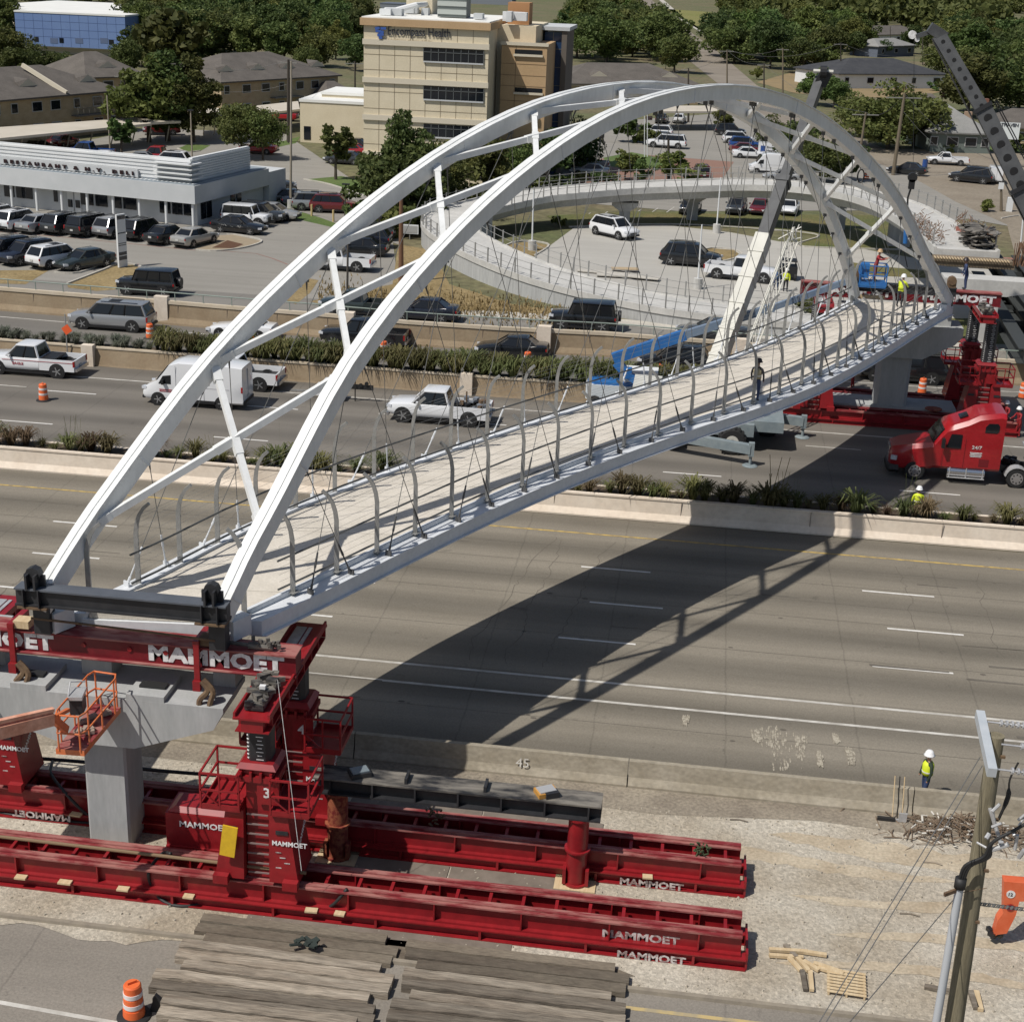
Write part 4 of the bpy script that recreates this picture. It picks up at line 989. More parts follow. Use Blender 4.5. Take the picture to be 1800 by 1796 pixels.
for x in (8.9, 14.3):
    b = MB(); b.box((x, 87.1, z_+.7), (.5, .3, .4)); b.tube([(x, 86.9, z_+.9), (x, 87.3, z_+.9)], .25, 8); b.build('lifting_lug', M_RUSTB, t)
    b = MB(); b.box((x, 87.1, z_-.45), (.4, .4, .85)); b.build('hanger_post', M_BLK, t)
b = MB(); b.span(8.9, 10.6, 86.6, 86.75, 7.35, 7.55); o = b.build('wood_beam', M_WOOD); tag(o, 'pale timber beam standing across the far end of the deck', 'timber')
b = MB(); b.tube([(14.25, 86.9, .98), (14.25, 86.9, 1.03)], .5, 14, 0); o = b.build('coiled_hose', M_REDR); tag(o, 'dark red coil of hose lying on the far concrete footing', 'hose')
# ------------------------------------------------------------------ vehicles
def paint(name, c, metal=.0, rough=.25): return mat(name, c, rough, metal, coat=.7)
PAINT = {'white': paint('white_car_paint', (.74, .75, .76)), 'silver': paint('silver_car_paint', (.40, .41, .42), .5, .3), 'black': paint('black_car_paint', (.010, .011, .013)),
         'grey': paint('dark_grey_car_paint', (.05, .055, .06), .3), 'red': paint('red_car_paint', (.32, .015, .02)), 'maroon': paint('maroon_car_paint', (.13, .012, .014)),
         'blue': paint('blue_car_paint', (.02, .07, .25)), 'navy': paint('navy_car_paint', (.012, .015, .026)), 'green': paint('dark_green_car_paint', (.028, .038, .038)), 'champagne': paint('champagne_car_paint', (.45, .44, .41), .4, .3)}
M_CP = paint('car_paint', (.5, .5, .5)); M_TRIM = mat('black_trim', (.015, .015, .016), .5)
M_GLASS = mat('car_glass', (.012, .014, .017), .06); M_TYRE = mat('tyre_rubber', (.018, .018, .018), .8)
M_RIM = mat('alloy_rim', (.42, .43, .44), .3, .7); M_HL = mat('headlamp_lens', (.55, .57, .6), .12); M_TL = mat('tail_lamp_lens', (.30, .01, .012), .2)
M_CHR = mat('chrome_trim', (.6, .6, .62), .15, .9); M_PLT = mat('number_plate', (.5, .5, .48), .5)
def ring(x, zl, zb, w, cr=.03):
    h = zb-zl
    return [(x, -w*.9, zl), (x, -w*.985, zl+.10), (x, -w, zl+h*.35), (x, -w*.99, zl+h*.72), (x, -w*.94, zb-.03), (x, -w*.82, zb+cr*.6), (x, 0, zb+cr),
            (x, w*.82, zb+cr*.6), (x, w*.94, zb-.03), (x, w*.99, zl+h*.72), (x, w, zl+h*.35), (x, w*.985, zl+.10), (x, w*.9, zl)]
# stations: x, zlow, zbelt, halfwidth ; gh: (xf belt, xf roof, xr roof, xr belt, zbelt, zroof, wb, wr, pillars)
KIND = {
 'sedan': dict(st=[(-2.42, .5, .82, .70), (-2.36, .34, .98, .80), (-2.1, .24, 1.02, .88), (-1.4, .20, 1.0, .915), (-.2, .18, .92, .92), (.9, .18, .92, .915), (1.5, .20, .86, .90), (2.1, .24, .76, .85), (2.36, .32, .66, .74), (2.44, .42, .58, .62)],
   gh=(1.05, .25, -1.05, -1.75, .93, 1.44, .80, .60, (-.42,)), wh=(1.42, -1.38, .33)),
 'coupe': dict(st=[(-2.3, .5, .8, .75), (-2.2, .32, .95, .86), (-1.4, .2, .95, .93), (-.2, .16, .86, .93), (.9, .16, .84, .92), (1.9, .2, .72, .87), (2.25, .28, .6, .74), (2.35, .36, .5, .6)],
   gh=(.85, .05, -.8, -1.8, .86, 1.28, .78, .55, ()), wh=(1.4, -1.35, .34)),
 'suv': dict(st=[(-2.36, .5, .9, .78), (-2.3, .36, 1.04, .87), (-2.0, .28, 1.08, .92), (-.5, .26, 1.06, .94), (.9, .26, 1.05, .935), (1.5, .28, 1.02, .92), (2.1, .30, .92, .87), (2.33, .38, .8, .78), (2.4, .45, .7, .66)],
   gh=(1.25, .55, -1.75, -2.2, 1.06, 1.68, .84, .68, (-.25, -1.25)), wh=(1.45, -1.42, .37), rails=1),
 'bigsuv': dict(st=[(-2.85, .55, 1.0, .84), (-2.8, .42, 1.14, .95), (-2.4, .36, 1.17, .99), (-.5, .34, 1.15, 1.0), (1.2, .34, 1.14, .99), (1.8, .36, 1.12, .97), (2.5, .38, 1.04, .94), (2.78, .44, .95, .85), (2.83, .5, .82, .78)],
   gh=(1.55, .8, -2.4, -2.72, 1.16, 1.88, .9, .74, (-.15, -1.2)), wh=(1.8, -1.75, .42), rails=1),
 'box4': dict(st=[(-2.2, .55, 1.0, .8), (-2.15, .45, 1.12, .88), (-1.0, .42, 1.12, .9), (.9, .42, 1.12, .9), (1.6, .45, 1.1, .86), (2.1, .5, 1.05, .82), (2.2, .55, .9, .76)],
   gh=(1.0, .7, -1.95, -2.12, 1.13, 1.84, .82, .74, (-.15, -1.1)), wh=(1.4, -1.3, .42), spare=1),
 'pickup': dict(st=[(-.72, .42, 1.16, .985), (-.2, .40, 1.14, .99), (1.1, .40, 1.14, .99), (1.6, .42, 1.14, .975), (2.5, .44, 1.08, .95), (2.82, .5, .98, .87), (2.88, .56, .85, .8)],
   gh=(1.45, .75, -.45, -.68, 1.16, 1.86, .88, .72, (.28,)), wh=(1.95, -1.85, .43), bed=(-2.95, -.74, 1.14, .985)),
 'oldpickup': dict(st=[(-.35, .42, 1.05, .9), (.1, .40, 1.04, .91), (1.1, .40, 1.02, .91), (1.6, .42, 1.0, .9), (2.4, .44, .92, .88), (2.62, .5, .82, .82), (2.68, .55, .72, .76)],
   gh=(1.3, .75, -.15, -.33, 1.05, 1.58, .8, .64, (.45,)), wh=(1.8, -1.55, .37), bed=(-2.6, -.37, 1.04, .9)),
 'van': dict(st=[(-3.0, .45, 1.2, .98), (-2.96, .36, 2.5, 1.0), (-2.0, .34, 2.58, 1.01), (.8, .34, 2.58, 1.01), (1.35, .34, 2.42, 1.01), (1.72, .34, 1.95, 1.01), (2.15, .34, 1.42, 1.0), (2.75, .36, 1.12, .95), (2.95, .4, .95, .86), (3.02, .48, .8, .8)],
   gh=None, wh=(2.05, -1.75, .37)),
}
def make_vehicle(kind):
    K = KIND[kind]; t = thing('parked_vehicle', None, None)
    b = MB(); b.rings([ring(*s) for s in K['st']], 0)
    if 'bed' in K:
        x0, x1, z, w = K['bed']; fl = .82
        b.span(x0, x1, -w, -w+.12, .46, z); b.span(x0, x1, w-.12, w, .46, z); b.span(x0, x0+.1, -w+.121, w-.121, .48, z-.02); b.span(x0+.101, x1, -w+.121, w-.121, .5, fl, 1)
        b.span(x1-.05, x1, -w+.121, w-.121, fl+.001, z-.02)
        b.span(x0-.14, x0-.01, -w*.92, w*.92, .46, .66, 2)
    else:
        x0 = K['st'][0][0]; w = K['st'][1][3]
        b.span(x0-.06, x0+.1, -w*.9, w*.9, .40, .56, 1)
    xf = K['st'][-1][0]; wf = K['st'][-2][3]; zf_ = K['st'][-1][2]
    b.span(xf-.1, xf+.05, -wf*.92, wf*.92, .34, .48, 1 if kind not in ('pickup', 'oldpickup', 'bigsuv') else 2)
    b.span(xf-.1, xf+.012, -wf*.5, wf*.5, .52, zf_-.03, 1)
    # dark sills and arches
    xw0, xw1, r = K['wh']; W_ = max(s[3] for s in K['st'])
    for sy in (-1, 1):
        b.span(xw1+r, xw0-r, sy*(W_-.06), sy*(W_+.004), .22, .36, 1) if kind != 'van' else b.span(xw1+r, xw0-r, sy*(W_-.06), sy*(W_+.006), .30, .48, 1)
        for xw in (xw0, xw1): b.tube([(xw, sy*(W_-.3), r), (xw, sy*(W_+.006), r)], r*1.17, 18, 1)
    if K['gh']:
        xa, xb, xc, xd, zb, zr, wb, wr, pil = K['gh']
        A = [(xa, -wb*.9), (xa-.12, -wb), (xd+.05, -wb), (xd, -wb*.9), (xd, wb*.9), (xd+.05, wb), (xa-.12, wb), (xa, wb*.9)]
        B = [(xb, -wr*.9), (xb-.1, -wr), (xc+.04, -wr), (xc, -wr*.9), (xc, wr*.9), (xc+.04, wr), (xb-.1, wr), (xb, wr*.9)]
        b.rings([[(x, y, zb-.06) for x, y in A], [(x, y, zr) for x, y in B]], 1)
        B2 = [(x+(.05 if x > 0 else -.05 if x < xc+.05 else 0), y*1.06) for x, y in B]
        B3 = [(x*.93+(xb+xc)/2*.07, y*.85) for x, y in B]
        b.rings([[(x, y, zr-.035) for x, y in B2], [(x, y, zr+.02) for x, y in B2], [(x, y, zr+.06) for x, y in B3]], 0)
        def onside(x, sy, e=.012):   # points of the side face at belt/roof for a belt fraction
            f = (x-xd)/(xa-xd); return Vector((x, sy*(wb+e), zb-.02)), Vector((xc+(xb-xc)*f, sy*(wr+e), zr-.02))
        for sy in (-1, 1):
            for x in pil:
                p, q = onside(x, sy); b.bar(p, q, .02, .09, 1)
            b.bar((xa, sy*wb*.93, zb-.02), (xb, sy*wr*.94, zr), .07, .07, 0)
            b.bar((xd+.03, sy*wb*.95, zb-.02), (xc+.02, sy*wr*.96, zr), .10, .12, 0)
            if K.get('rails'): b.bar((xb-.3, sy*wr*.9, zr+.10), (xc+.3, sy*wr*.9, zr+.10), .04, .04, 1)
            b.box((xa-.35, sy*(wb+.17), zb+.08), (.12, .2, .14), 0, 0)
        if kind in ('suv', 'bigsuv'): b.box(((xb+xc)/2+.5, 0, zr+.063), (.8, .7, .01), 0, 1)
        if K.get('spare'): b.tube([(xd-.12, 0, 1.0), (xd-.34, 0, 1.0)], .36, 16, 1)
    body = b.build('body', [M_CP, M_TRIM, M_CHR], t, smooth='auto', local=True)
    if K['gh']:
        def pane(name, P, n):
            c = sum((Vector(p) for p in P), Vector())/4; n = Vector(n)
            Q = [c+(Vector(p)-c)*.93 for p in P]; m = MB(); m.rings([[q+n*.002 for q in Q], [q+n*.016 for q in Q]]); m.build(name, M_GLASS, t, local=True)
        pane('windscreen', [(xa, -wb*.9, zb-.03), (xa, wb*.9, zb-.03), (xb, wr*.9, zr-.03), (xb, -wr*.9, zr-.03)], (.75, 0, .6))
        pane('rear_window', [(xd, wb*.9, zb+.02), (xd, -wb*.9, zb+.02), (xc, -wr*.9, zr-.03), (xc, wr*.9, zr-.03)], (-.9, 0, .4))
        for sy in (-1, 1):
            xs = [xa-.2]+list(pil)+[xd+.12]
            for i in range(len(xs)-1):
                p0, q0 = onside(xs[i]-.05, sy, 0); p1, q1 = onside(xs[i+1]+.05, sy, 0)
                P = [p0, p1, q1, q0]; pane('side_window', P if sy < 0 else P[::-1], (0, sy, .25))
    else:
        for sy in (-1, 1):
            m = MB(); P = [(1.25, 1.32), (2.0, 1.32), (1.72, 1.78), (1.25, 1.85)]; m.rings([[(x, sy*1.0, z) for x, z in P], [(x, sy*1.018, z) for x, z in P]]); m.build('side_window', M_GLASS, t, local=True)
            m = MB(); m.box((1.7, sy*1.14, 1.45), (.12, .2, .28)); m.build('wing_mirror', M_TRIM, t, local=True)
        m = MB(); m.rings([[(2.15, -.86, 1.46), (2.15, .86, 1.46), (1.47, .78, 2.3), (1.47, -.78, 2.3)], [(2.19, -.86, 1.49), (2.19, .86, 1.49), (1.51, .78, 2.33), (1.51, -.78, 2.33)]]); m.build('windscreen', M_GLASS, t, local=True)
        m = MB()
        for sy in (-1, 1): m.span(-2.2, .9, sy*1.005, sy*1.018, 1.2, 1.23); 
        for x in (-.7, .95): m.span(x, x+.02, -1.02, -1.0, .5, 2.4); m.span(x, x+.02, 1.0, 1.02, .5, 2.4)
        m.span(-3.02, -2.97, -.01, .01, .6, 2.3); m.build('body_seam', mat('seam_grey', (.4, .4, .41), .5), body, local=True)
    wz = K['st'][-3][2]; wy = K['st'][-3][3]
    for sy in (-1, 1):
        m = MB(); m.box((xf-.16, sy*wy*.78, wz-.16 if kind != 'van' else .98), (.34, .3, .16), sy*-.35); m.build('headlamp', M_HL, t, local=True)
        x0 = K['bed'][0] if 'bed' in K else K['st'][1][0]; w = K['bed'][3] if 'bed' in K else K['st'][1][3]; zz = K['bed'][2] if 'bed' in K else K['st'][1][2]
        m = MB(); tall = kind in ('pickup', 'oldpickup', 'van', 'bigsuv')
        m.box((x0+.02, sy*(w-.07), (zz if kind != 'van' else 1.45)-.2), (.1, .16, .34 if tall else .16)); m.build('tail_lamp', M_TL, t, local=True)
    m = MB(); x0 = (K['bed'][0] if 'bed' in K else K['st'][0][0]); m.box((x0-.03, 0, .72), (.02, .32, .16)); m.build('number_plate', M_PLT, t, local=True)
    for xw in (xw0, xw1):
        for sy in (-1, 1):
            m = MB(); y0 = sy*(W_-.20); y1 = sy*(W_+.012)
            m.tube([(xw, y0, r), (xw, y0+(y1-y0)*.1, r), (xw, y0+(y1-y0)*.85, r), (xw, y1, r)], [r*.9, r, r, r*.93], 20); wq = m.build('wheel', M_TYRE, t, smooth='auto', local=True)
            m = MB(); m.tube([(xw, y1+sy*.001, r), (xw, y1+sy*.008, r)], r*.66, 16, 1)
            for k in range(5):
                a = k*2*PI/5; m.box((xw+math.cos(a)*r*.33, y1+sy*.012, r+math.sin(a)*r*.33), (r*.62, .012, r*.16), 0, 0, Matrix.Rotation(-a, 3, 'Y'))
            m.tube([(xw, y1+sy*.008, r), (xw, y1+sy*.02, r)], r*.14, 8); m.build('rim', [M_RIM, M_TRIM], wq, local=True)
    return t
PROTO = {k: make_vehicle(k) for k in KIND}
NAMES = {'sedan': ('saloon_car', 'car'), 'coupe': ('sports_car', 'car'), 'suv': ('crossover_car', 'car'), 'bigsuv': ('large_suv', 'suv'), 'box4': ('boxy_suv', 'suv'), 'pickup': ('pickup_truck', 'pickup'), 'oldpickup': ('pickup_truck', 'pickup'), 'van': ('panel_van', 'van')}
def vehicle(kind, color, px_, py_, h, label, z=0.0, group=None, sc=1.0):
    p = at(px_, py_, z); o = dup(PROTO[kind], (p.x, p.y, z+.02), math.radians(h), label, sc, {'car_paint': PAINT[color]})
    o.name = NAMES[kind][0]; tag(o, label, NAMES[kind][1], group); return o
G1 = 'vehicles in the highway lanes'
vehicle('bigsuv', 'silver', 199, 577, 180, 'long silver suv in the ramp lane below the tan wall, left side', 0, G1)
vehicle('coupe', 'white', 428, 592, 180, 'white low sports car partly behind the left white arch', 0, G1)
vehicle('pickup', 'black', 640, 608, 180, 'black pickup between the two white arches below the tan wall', 0, G1)
vehicle('sedan', 'black', 900, 628, 180, 'shiny black saloon beside a drum in the ramp lane', 0, G1)
vehicle('suv', 'black', 1185, 652, 180, 'black car behind the bridge deck under the blue lift arm', 0, G1)
vehicle('bigsuv', 'black', 1585, 668, 180, 'black suv passing behind the far pier column', 0, G1)
w1 = vehicle('pickup', 'white', 62, 655, 180, 'white pickup with thin red side stripe and black bed cover at the left edge', 0, G1)
vehicle('pickup', 'white', 412, 678, 180, 'white pickup mostly hidden behind the tall white van', 0, G1)
vn = vehicle('van', 'white', 349, 709, 180, 'tall white panel van on the far carriageway behind the left arch', 0, G1)
w2 = vehicle('pickup', 'white', 772, 739, 180, 'white pickup with tools piled in its bed, alone in the middle lane', 0, G1)
G2 = 'vehicles on the frontage road behind the wall'
vehicle('box4', 'black', 263, 517, 180, 'black suv behind the green rail near the lot entrance', ZF, G2)
vehicle('pickup', 'green', 628, 552, 180, 'dark green pickup behind the rail, seen between the arches', ZF, G2, .9)
vehicle('sedan', 'navy', 746, 561, 180, 'dark blue saloon with red tail lamp behind the rail and dry grass', ZF, G2)
vehicle('box4', 'black', 1025, 578, 180, 'black boxy suv behind the rail below the curved ramp wall', ZF, G2, 1.05)
vehicle('sedan', 'grey', 1250, 598, 180, 'dark car glimpsed behind the crane boom on the frontage road', ZF, G2)
G3 = 'cars parked nose-in before the white restaurant'
for k, c, x, y, l in (('suv', 'white', 0, 394, 'white car cut by the left photo edge in the restaurant row'), ('suv', 'white', 35, 402, 'white crossover, first fully shown in the restaurant row'), ('sedan', 'silver', 73, 406, 'silver saloon between the white crossover and a dark suv'),
        ('suv', 'grey', 116, 408, 'charcoal suv with sun glint right of the silver saloon'), ('bigsuv', 'black', 163, 411, 'tall black suv with red tail lamps near the middle of the restaurant row'), ('suv', 'silver', 207, 414, 'silver suv just left of the white pylon sign'),
        ('suv', 'black', 253, 418, 'black suv just right of the white pylon sign'), ('sedan', 'black', 296, 425, 'black saloon second from the right end of the restaurant row'), ('sedan', 'champagne', 343, 430, 'pale champagne saloon at the right end of the restaurant row')):
    vehicle(k, c, x, y, 72, l, ZF, G3, .92 if k == 'bigsuv' else 1)
G4 = 'cars in the lower row of the restaurant lot'
for k, c, x, y, h, l in (('suv', 'black', 10, 456, 243, 'black car at the left photo edge in the lower row'), ('suv', 'navy', 50, 461, 243, 'dark navy hatchback facing the camera, left of the white suv'),
        ('suv', 'white', 100, 467, 63, 'white suv seen from behind between two dark cars in the lower row'), ('sedan', 'green', 150, 471, 240, 'grey green saloon with bright headlamp glints at the end of the lower row')):
    vehicle(k, c, x, y, h, l, ZF, G4)
G5 = 'cars along the right side of the restaurant'
for k, c, x, y, h, l in (('sedan', 'black', 420, 409, -6, 'black saloon parked by the restaurant side wall'), ('box4', 'white', 434, 396, -4, 'white boxy off-roader behind the black saloon'), ('suv', 'grey', 457, 389, -4, 'dark grey car behind the white off-roader'), ('sedan', 'champagne', 482, 385, -4, 'pale silver saloon sticking out at the end beside the grass')):
    vehicle(k, c, x, y, h, l, ZF, G5)
G6 = 'cars in the row behind the grass strip'
for k, c, x, y, h, l in (('suv', 'grey', 480, 336, 18, 'dark car at the far end of the row beside the restaurant corner'), ('sedan', 'silver', 490, 352, 18, 'silver saloon second in the row behind the grass strip'), ('sedan', 'black', 516, 359, 18, 'black saloon in the row between silver and blue cars'),
        ('sedan', 'navy', 538, 364, 18, 'navy saloon between the black and pale cars'), ('suv', 'silver', 556, 369, 14, 'pale silver hatchback beside the dark red suv'), ('suv', 'maroon', 588, 373, 8, 'dark red suv nearest the tall light pole')):
    vehicle(k, c, x, y, h, l, ZF, G6)
G7 = 'cars behind the restaurant and by the annex'
for k, c, x, y, h, l in (('pickup', 'blue', 155, 279, 180, 'blue pickup peeking over the restaurant roof'), ('sedan', 'white', 178, 288, 180, 'white car roof just over the restaurant parapet'), ('sedan', 'silver', 243, 290, 190, 'silver car beside the red pickup over the restaurant roof'), ('pickup', 'red', 280, 287, 180, 'red pickup behind the restaurant roof'), ('suv', 'white', 300, 293, 180, 'white car in front of the red pickup'),
        ('sedan', 'red', 454, 270, 178, 'red saloon alone on the open lot beside the round tree'), ('sedan', 'black', 620, 264, 178, 'black saloon by the beige annex'), ('sedan', 'red', 614, 274, 178, 'red car between black and grey ones by the annex'), ('sedan', 'grey', 606, 288, 178, 'grey car half behind the small lot tree'),
        ('suv', 'maroon', 285, 237, 200, 'dark red car under the small carport'), ('sedan', 'grey', 70, 268, 80, 'car in the shade under the long carport, beside a dark one'), ('sedan', 'maroon', 112, 258, 80, 'maroon car in deep shade under the long carport'), ('sedan', 'silver', 30, 275, 80, 'pale car in the shade at the left end of the long carport'), ('sedan', 'red', 495, 212, 180, 'red car under the carport behind the round tree')):
    vehicle(k, c, x, y, h, l, ZF, G7)
G8 = 'vehicles in the lot below the tree hedge'
for k, c, x, y, h, l in (('pickup', 'white', 592, 473, 180, 'white work pickup seen through the left arch in the lower lot'), ('sedan', 'black', 632, 448, 182, 'black saloon directly behind the white work pickup'), ('suv', 'navy', 640, 433, 182, 'navy car second behind the white work pickup'), ('sedan', 'grey', 646, 420, 182, 'grey saloon third behind the white work pickup'), ('suv', 'grey', 652, 408, 182, 'dark car furthest back beside the hedge')):
    vehicle(k, c, x, y, h, l, ZF, G8)
G9 = 'vehicles in the hospital lot'
for k, c, x, y, h, l in (('suv', 'white', 1155, 240, 176, 'white crossover left of the drive lane in the hospital lot'), ('sedan', 'black', 1161, 250, 176, 'black saloon between two white vehicles in the hospital lot'), ('bigsuv', 'white', 1171, 260, 176, 'large white suv in front of the black saloon in the hospital lot'),
        ('suv', 'black', 1283, 238, 4, 'black suv at the back of the hospital lot row'), ('suv', 'white', 1297, 252, 4, 'white suv with roof rails beside the blue one'), ('suv', 'blue', 1309, 262, 4, 'bright blue hatchback in the hospital lot row'), ('sedan', 'maroon', 1311, 270, 4, 'maroon saloon behind the white saloon'), ('sedan', 'white', 1317, 278, 4, 'white saloon beside the lettered white trailer'),
        ('van', 'white', 1357, 306, 182, 'white passenger van with raised roof in the hospital lot'), ('sedan', 'silver', 1375, 318, 180, 'pale car in front of the passenger van'), ('suv', 'maroon', 1232, 314, 100, 'dark red car beside the brick forecourt'), ('pickup', 'silver', 1029, 298, 180, 'silver pickup in the shade of the hospital entrance'), ('sedan', 'silver', 1037, 309, 180, 'pale saloon below the silver pickup by the hedge'),
        ('sedan', 'grey', 1163, 216, 85, 'dark car under the flat carport'), ('sedan', 'white', 1194, 216, 85, 'white car under the flat carport'),
        ('suv', 'black', 1213, 374, 262, 'black suv facing the camera below the curved ramp, left one'), ('suv', 'grey', 1294, 374, 262, 'dark grey suv facing the camera below the ramp beside a red car'), ('sedan', 'maroon', 1334, 374, 262, 'dark red saloon facing the camera below the ramp'), ('sedan', 'white', 1387, 375, 262, 'white saloon facing the camera below the ramp behind the crane boom')):
    vehicle(k, c, x, y, h, l, ZF, G9, .95)
vehicle('suv', 'white', 1079, 416, -42, 'white suv with black grille turning on the pale roundabout lot', ZF, None, 1.05)
vehicle('suv', 'black', 1213, 466, -6, 'black suv with chrome window line on the pale roundabout lot', ZF, None, 1.08)
vehicle('pickup', 'white', 1303, 491, -12, 'white pickup seen from behind left of the crane boom', ZF)
vehicle('oldpickup', 'white', 1665, 290, 180, 'old white extended cab pickup on the tan side street', ZF)
vehicle('sedan', 'black', 1594, 307, 160, 'black saloon beside the tall leaning utility pole', ZF)
vehicle('suv', 'black', 1707, 321, 160, 'black suv seen from behind beside a white van', ZF, None, 1.1)
vehicle('van', 'white', 1747, 320, 85, 'white van seen from behind beside the black suv', ZF, None, .75)
vehicle('pickup', 'white', 1392, 98, 180, 'small far white truck beneath the trees', ZF)
vehicle('bigsuv', 'black', 1123, 14, 100, 'far black vehicle driving on the long street', ZF)
for o in list(PROTO.values()):
    for c in list(o.children_recursive): bpy.data.objects.remove(c)
    bpy.data.objects.remove(o)
# details on the near ones
def vpart(v, name, mb, m): o = mb.build(name, m, None, local=True); o.parent = v; return o
b = MB()
for sy in (-1, 1): b.span(-2.9, 1.6, sy*.99, sy*1.0, .98, 1.01)
vpart(w1, 'side_stripe', b, mat('red_stripe', (.35, .02, .03), .5))
b = MB(); b.span(-1.7, -.78, -.85, .85, 1.1, 1.17); vpart(w1, 'bed_cover', b, M_TRIM)
b = MB(); r2 = random.Random(8)
for i in range(22): b.box((r2.uniform(-2.7, -.95), r2.uniform(-.75, .75), r2.uniform(.95, 1.35)), (r2.uniform(.1, .6), r2.uniform(.1, .4), r2.uniform(.08, .35)), r2.random()*3, r2.choice([0, 0, 1, 2]))
b.tube([(-1.6, .3, 1), (-1.6, .3, 1.9)], .05, 6, 1); vpart(w2, 'tool_load', b, [M_TRIM, M_RUSTB, mat('grey_box', (.2, .22, .25), .5)])
def vtext(v, s, size, x, y, z, flip, m, name='lettering'):
    o = text(name, s, size, m, (x, y, z), (flip, 0, 0), (0, 0, 1), None, .004, .004, 1.1); o.parent = v; return o
vtext(w1, 'EAGLE', .22, .95, 1.01, .72, -1, mat('red_stripe', (.35, .02, .03)))
b = MB()
for k in range(2): b.span(1.2, 1.95, 1.019, 1.026, .95-.1*k, 1.0-.1*k)
vpart(vn, 'door_marking', b, MATS['red_stripe'])
# arrow board trailer
t = thing('arrow_board_trailer', 'small white sign trailer with lamp frame on the far carriageway between the arches', 'trailer', tuple(at(578, 702)))
P = t.location
b = MB(); b.box((P.x, P.y, .62), (1.5, 1.1, .5)); b.box((P.x+.1, P.y, 1.05), (.7, .7, .4)); b.build('cabinet', PAINT['white'], t)
b = MB(); b.bar((P.x-.7, P.y, .45), (P.x-2.3, P.y, .4), .08, .1); b.build('tow_bar', M_GALV, t)
for sy in (-1, 1): b = MB(); b.tube([(P.x, P.y+sy*.6, .32), (P.x, P.y+sy*.75, .32)], .32, 16); b.build('wheel', M_TYRE, t)
b = MB(); b.bar((P.x+1.6, P.y, .02), (P.x+1.6, P.y, 1.5), .06)
for k in range(5): b.tube([(P.x+.9+k*.35, P.y, .9+.12*abs(k-2)), (P.x+.9+k*.35, P.y-.08, .9+.12*abs(k-2))], .12, 10)
b.bar((P.x+.5, P.y, .9), (P.x+2.7, P.y, .9), .05, .3); b.build('lamp_frame', M_TRIM, t)
# lettered box trailer
t = thing('box_trailer', 'low white box trailer with blue emblem in the hospital lot', 'trailer', tuple(at(1354, 277, ZF))); P = t.location
b = MB(); b.box((P.x, P.y, ZF+1.1), (3.4, 1.6, 1.7)); b.build('box', PAINT['white'], t)
for sy in (-1, 1): b = MB(); b.tube([(P.x, P.y+sy*.8, ZF+.3), (P.x, P.y+sy*.95, ZF+.3)], .3, 12); b.build('wheel', M_TYRE, t)
b = MB(); b.box((P.x-1.1, P.y-.81, ZF+1.2), (.6, .02, .7)); b.build('emblem', PAINT['blue'], t)
text('lettering', 'Encompass\nHealth', .42, M_TRIM, (P.x-.6, P.y-.82, ZF+1.25), VX, VZ, t, .005, .005)
# ------------------------------------------------------------------ red tractor unit
TR_ = thing('semi_truck', 'red sleeper-cab tractor truck facing left on the far carriageway', 'truck', tuple(at(1605, 842)))
P = TR_.location; M_TRK = mat('truck_red_paint', (.30, .008, .012), .3, n=1.3, c2=(.36, .012, .018), fine=(8, .1), coat=.6)
def tp(x, y, z): return Vector((P.x-1.35+x, P.y+.95+y, z))
def trib(b, st, mi=0):
    b.rings([[tp(x, -w*.88, z0), tp(x, -w, z0+.15), tp(x, -w, z1-.22), tp(x, -w*.82, z1), tp(x, w*.82, z1), tp(x, w, z1-.22), tp(x, w, z0+.15), tp(x, w*.88, z0)] for x, z0, z1, w in st], mi)
b = MB(); trib(b, [(.0, .75, 1.35, .55), (.1, .6, 1.65, .80), (.6, .55, 1.82, 1.0), (1.5, .6, 2.0, 1.12), (2.15, .7, 2.12, 1.15)]); b.build('hood', M_TRK, TR_, smooth='auto')
b = MB(); trib(b, [(2.15, .7, 2.1, 1.15), (2.2, .75, 2.25, 1.15), (2.75, .75, 3.0, 1.15), (3.1, .75, 3.15, 1.17), (3.75, .75, 3.42, 1.2), (4.3, .8, 3.75, 1.22), (5.35, .8, 3.95, 1.22), (5.6, .8, 3.9, 1.2)]); b.build('cab', M_TRK, TR_, smooth='auto')
b = MB(); b.rings([[tp(2.12, -1.0, 2.12), tp(2.12, 1.0, 2.12), tp(2.62, .92, 2.86), tp(2.62, -.92, 2.86)], [tp(2.08, -1.0, 2.16), tp(2.08, 1.0, 2.16), tp(2.58, .92, 2.90), tp(2.58, -.92, 2.90)]]); b.build('windscreen', M_GLASS, TR_)
b = MB(); b.rings([[tp(x, -1.205-.0*0, z) for x, z in ((2.75, 1.95), (3.5, 1.95), (3.5, 2.7), (2.95, 2.7))], [tp(x, -1.225, z) for x, z in ((2.75, 1.95), (3.5, 1.95), (3.5, 2.7), (2.95, 2.7))]]); b.build('side_window', M_GLASS, TR_)
b = MB(); b.rings([[tp(x, -1.21, z) for x, z in ((4.6, 2.9), (5.2, 2.9), (5.3, 3.0), (5.3, 3.3), (5.2, 3.42), (4.75, 3.4), (4.6, 3.2))], [tp(x, -1.24, z) for x, z in ((4.6, 2.9), (5.2, 2.9), (5.3, 3.0), (5.3, 3.3), (5.2, 3.42), (4.75, 3.4), (4.6, 3.2))]]); b.build('sleeper_window', M_GLASS, TR_)
b = MB(); b.box(tp(3.6, 0, 3.43), (.45, .7, .06), 0, 0, Matrix.Rotation(-.42, 3, 'Y')); b.build('roof_hatch', M_GLASS, TR_)
b = MB(); 
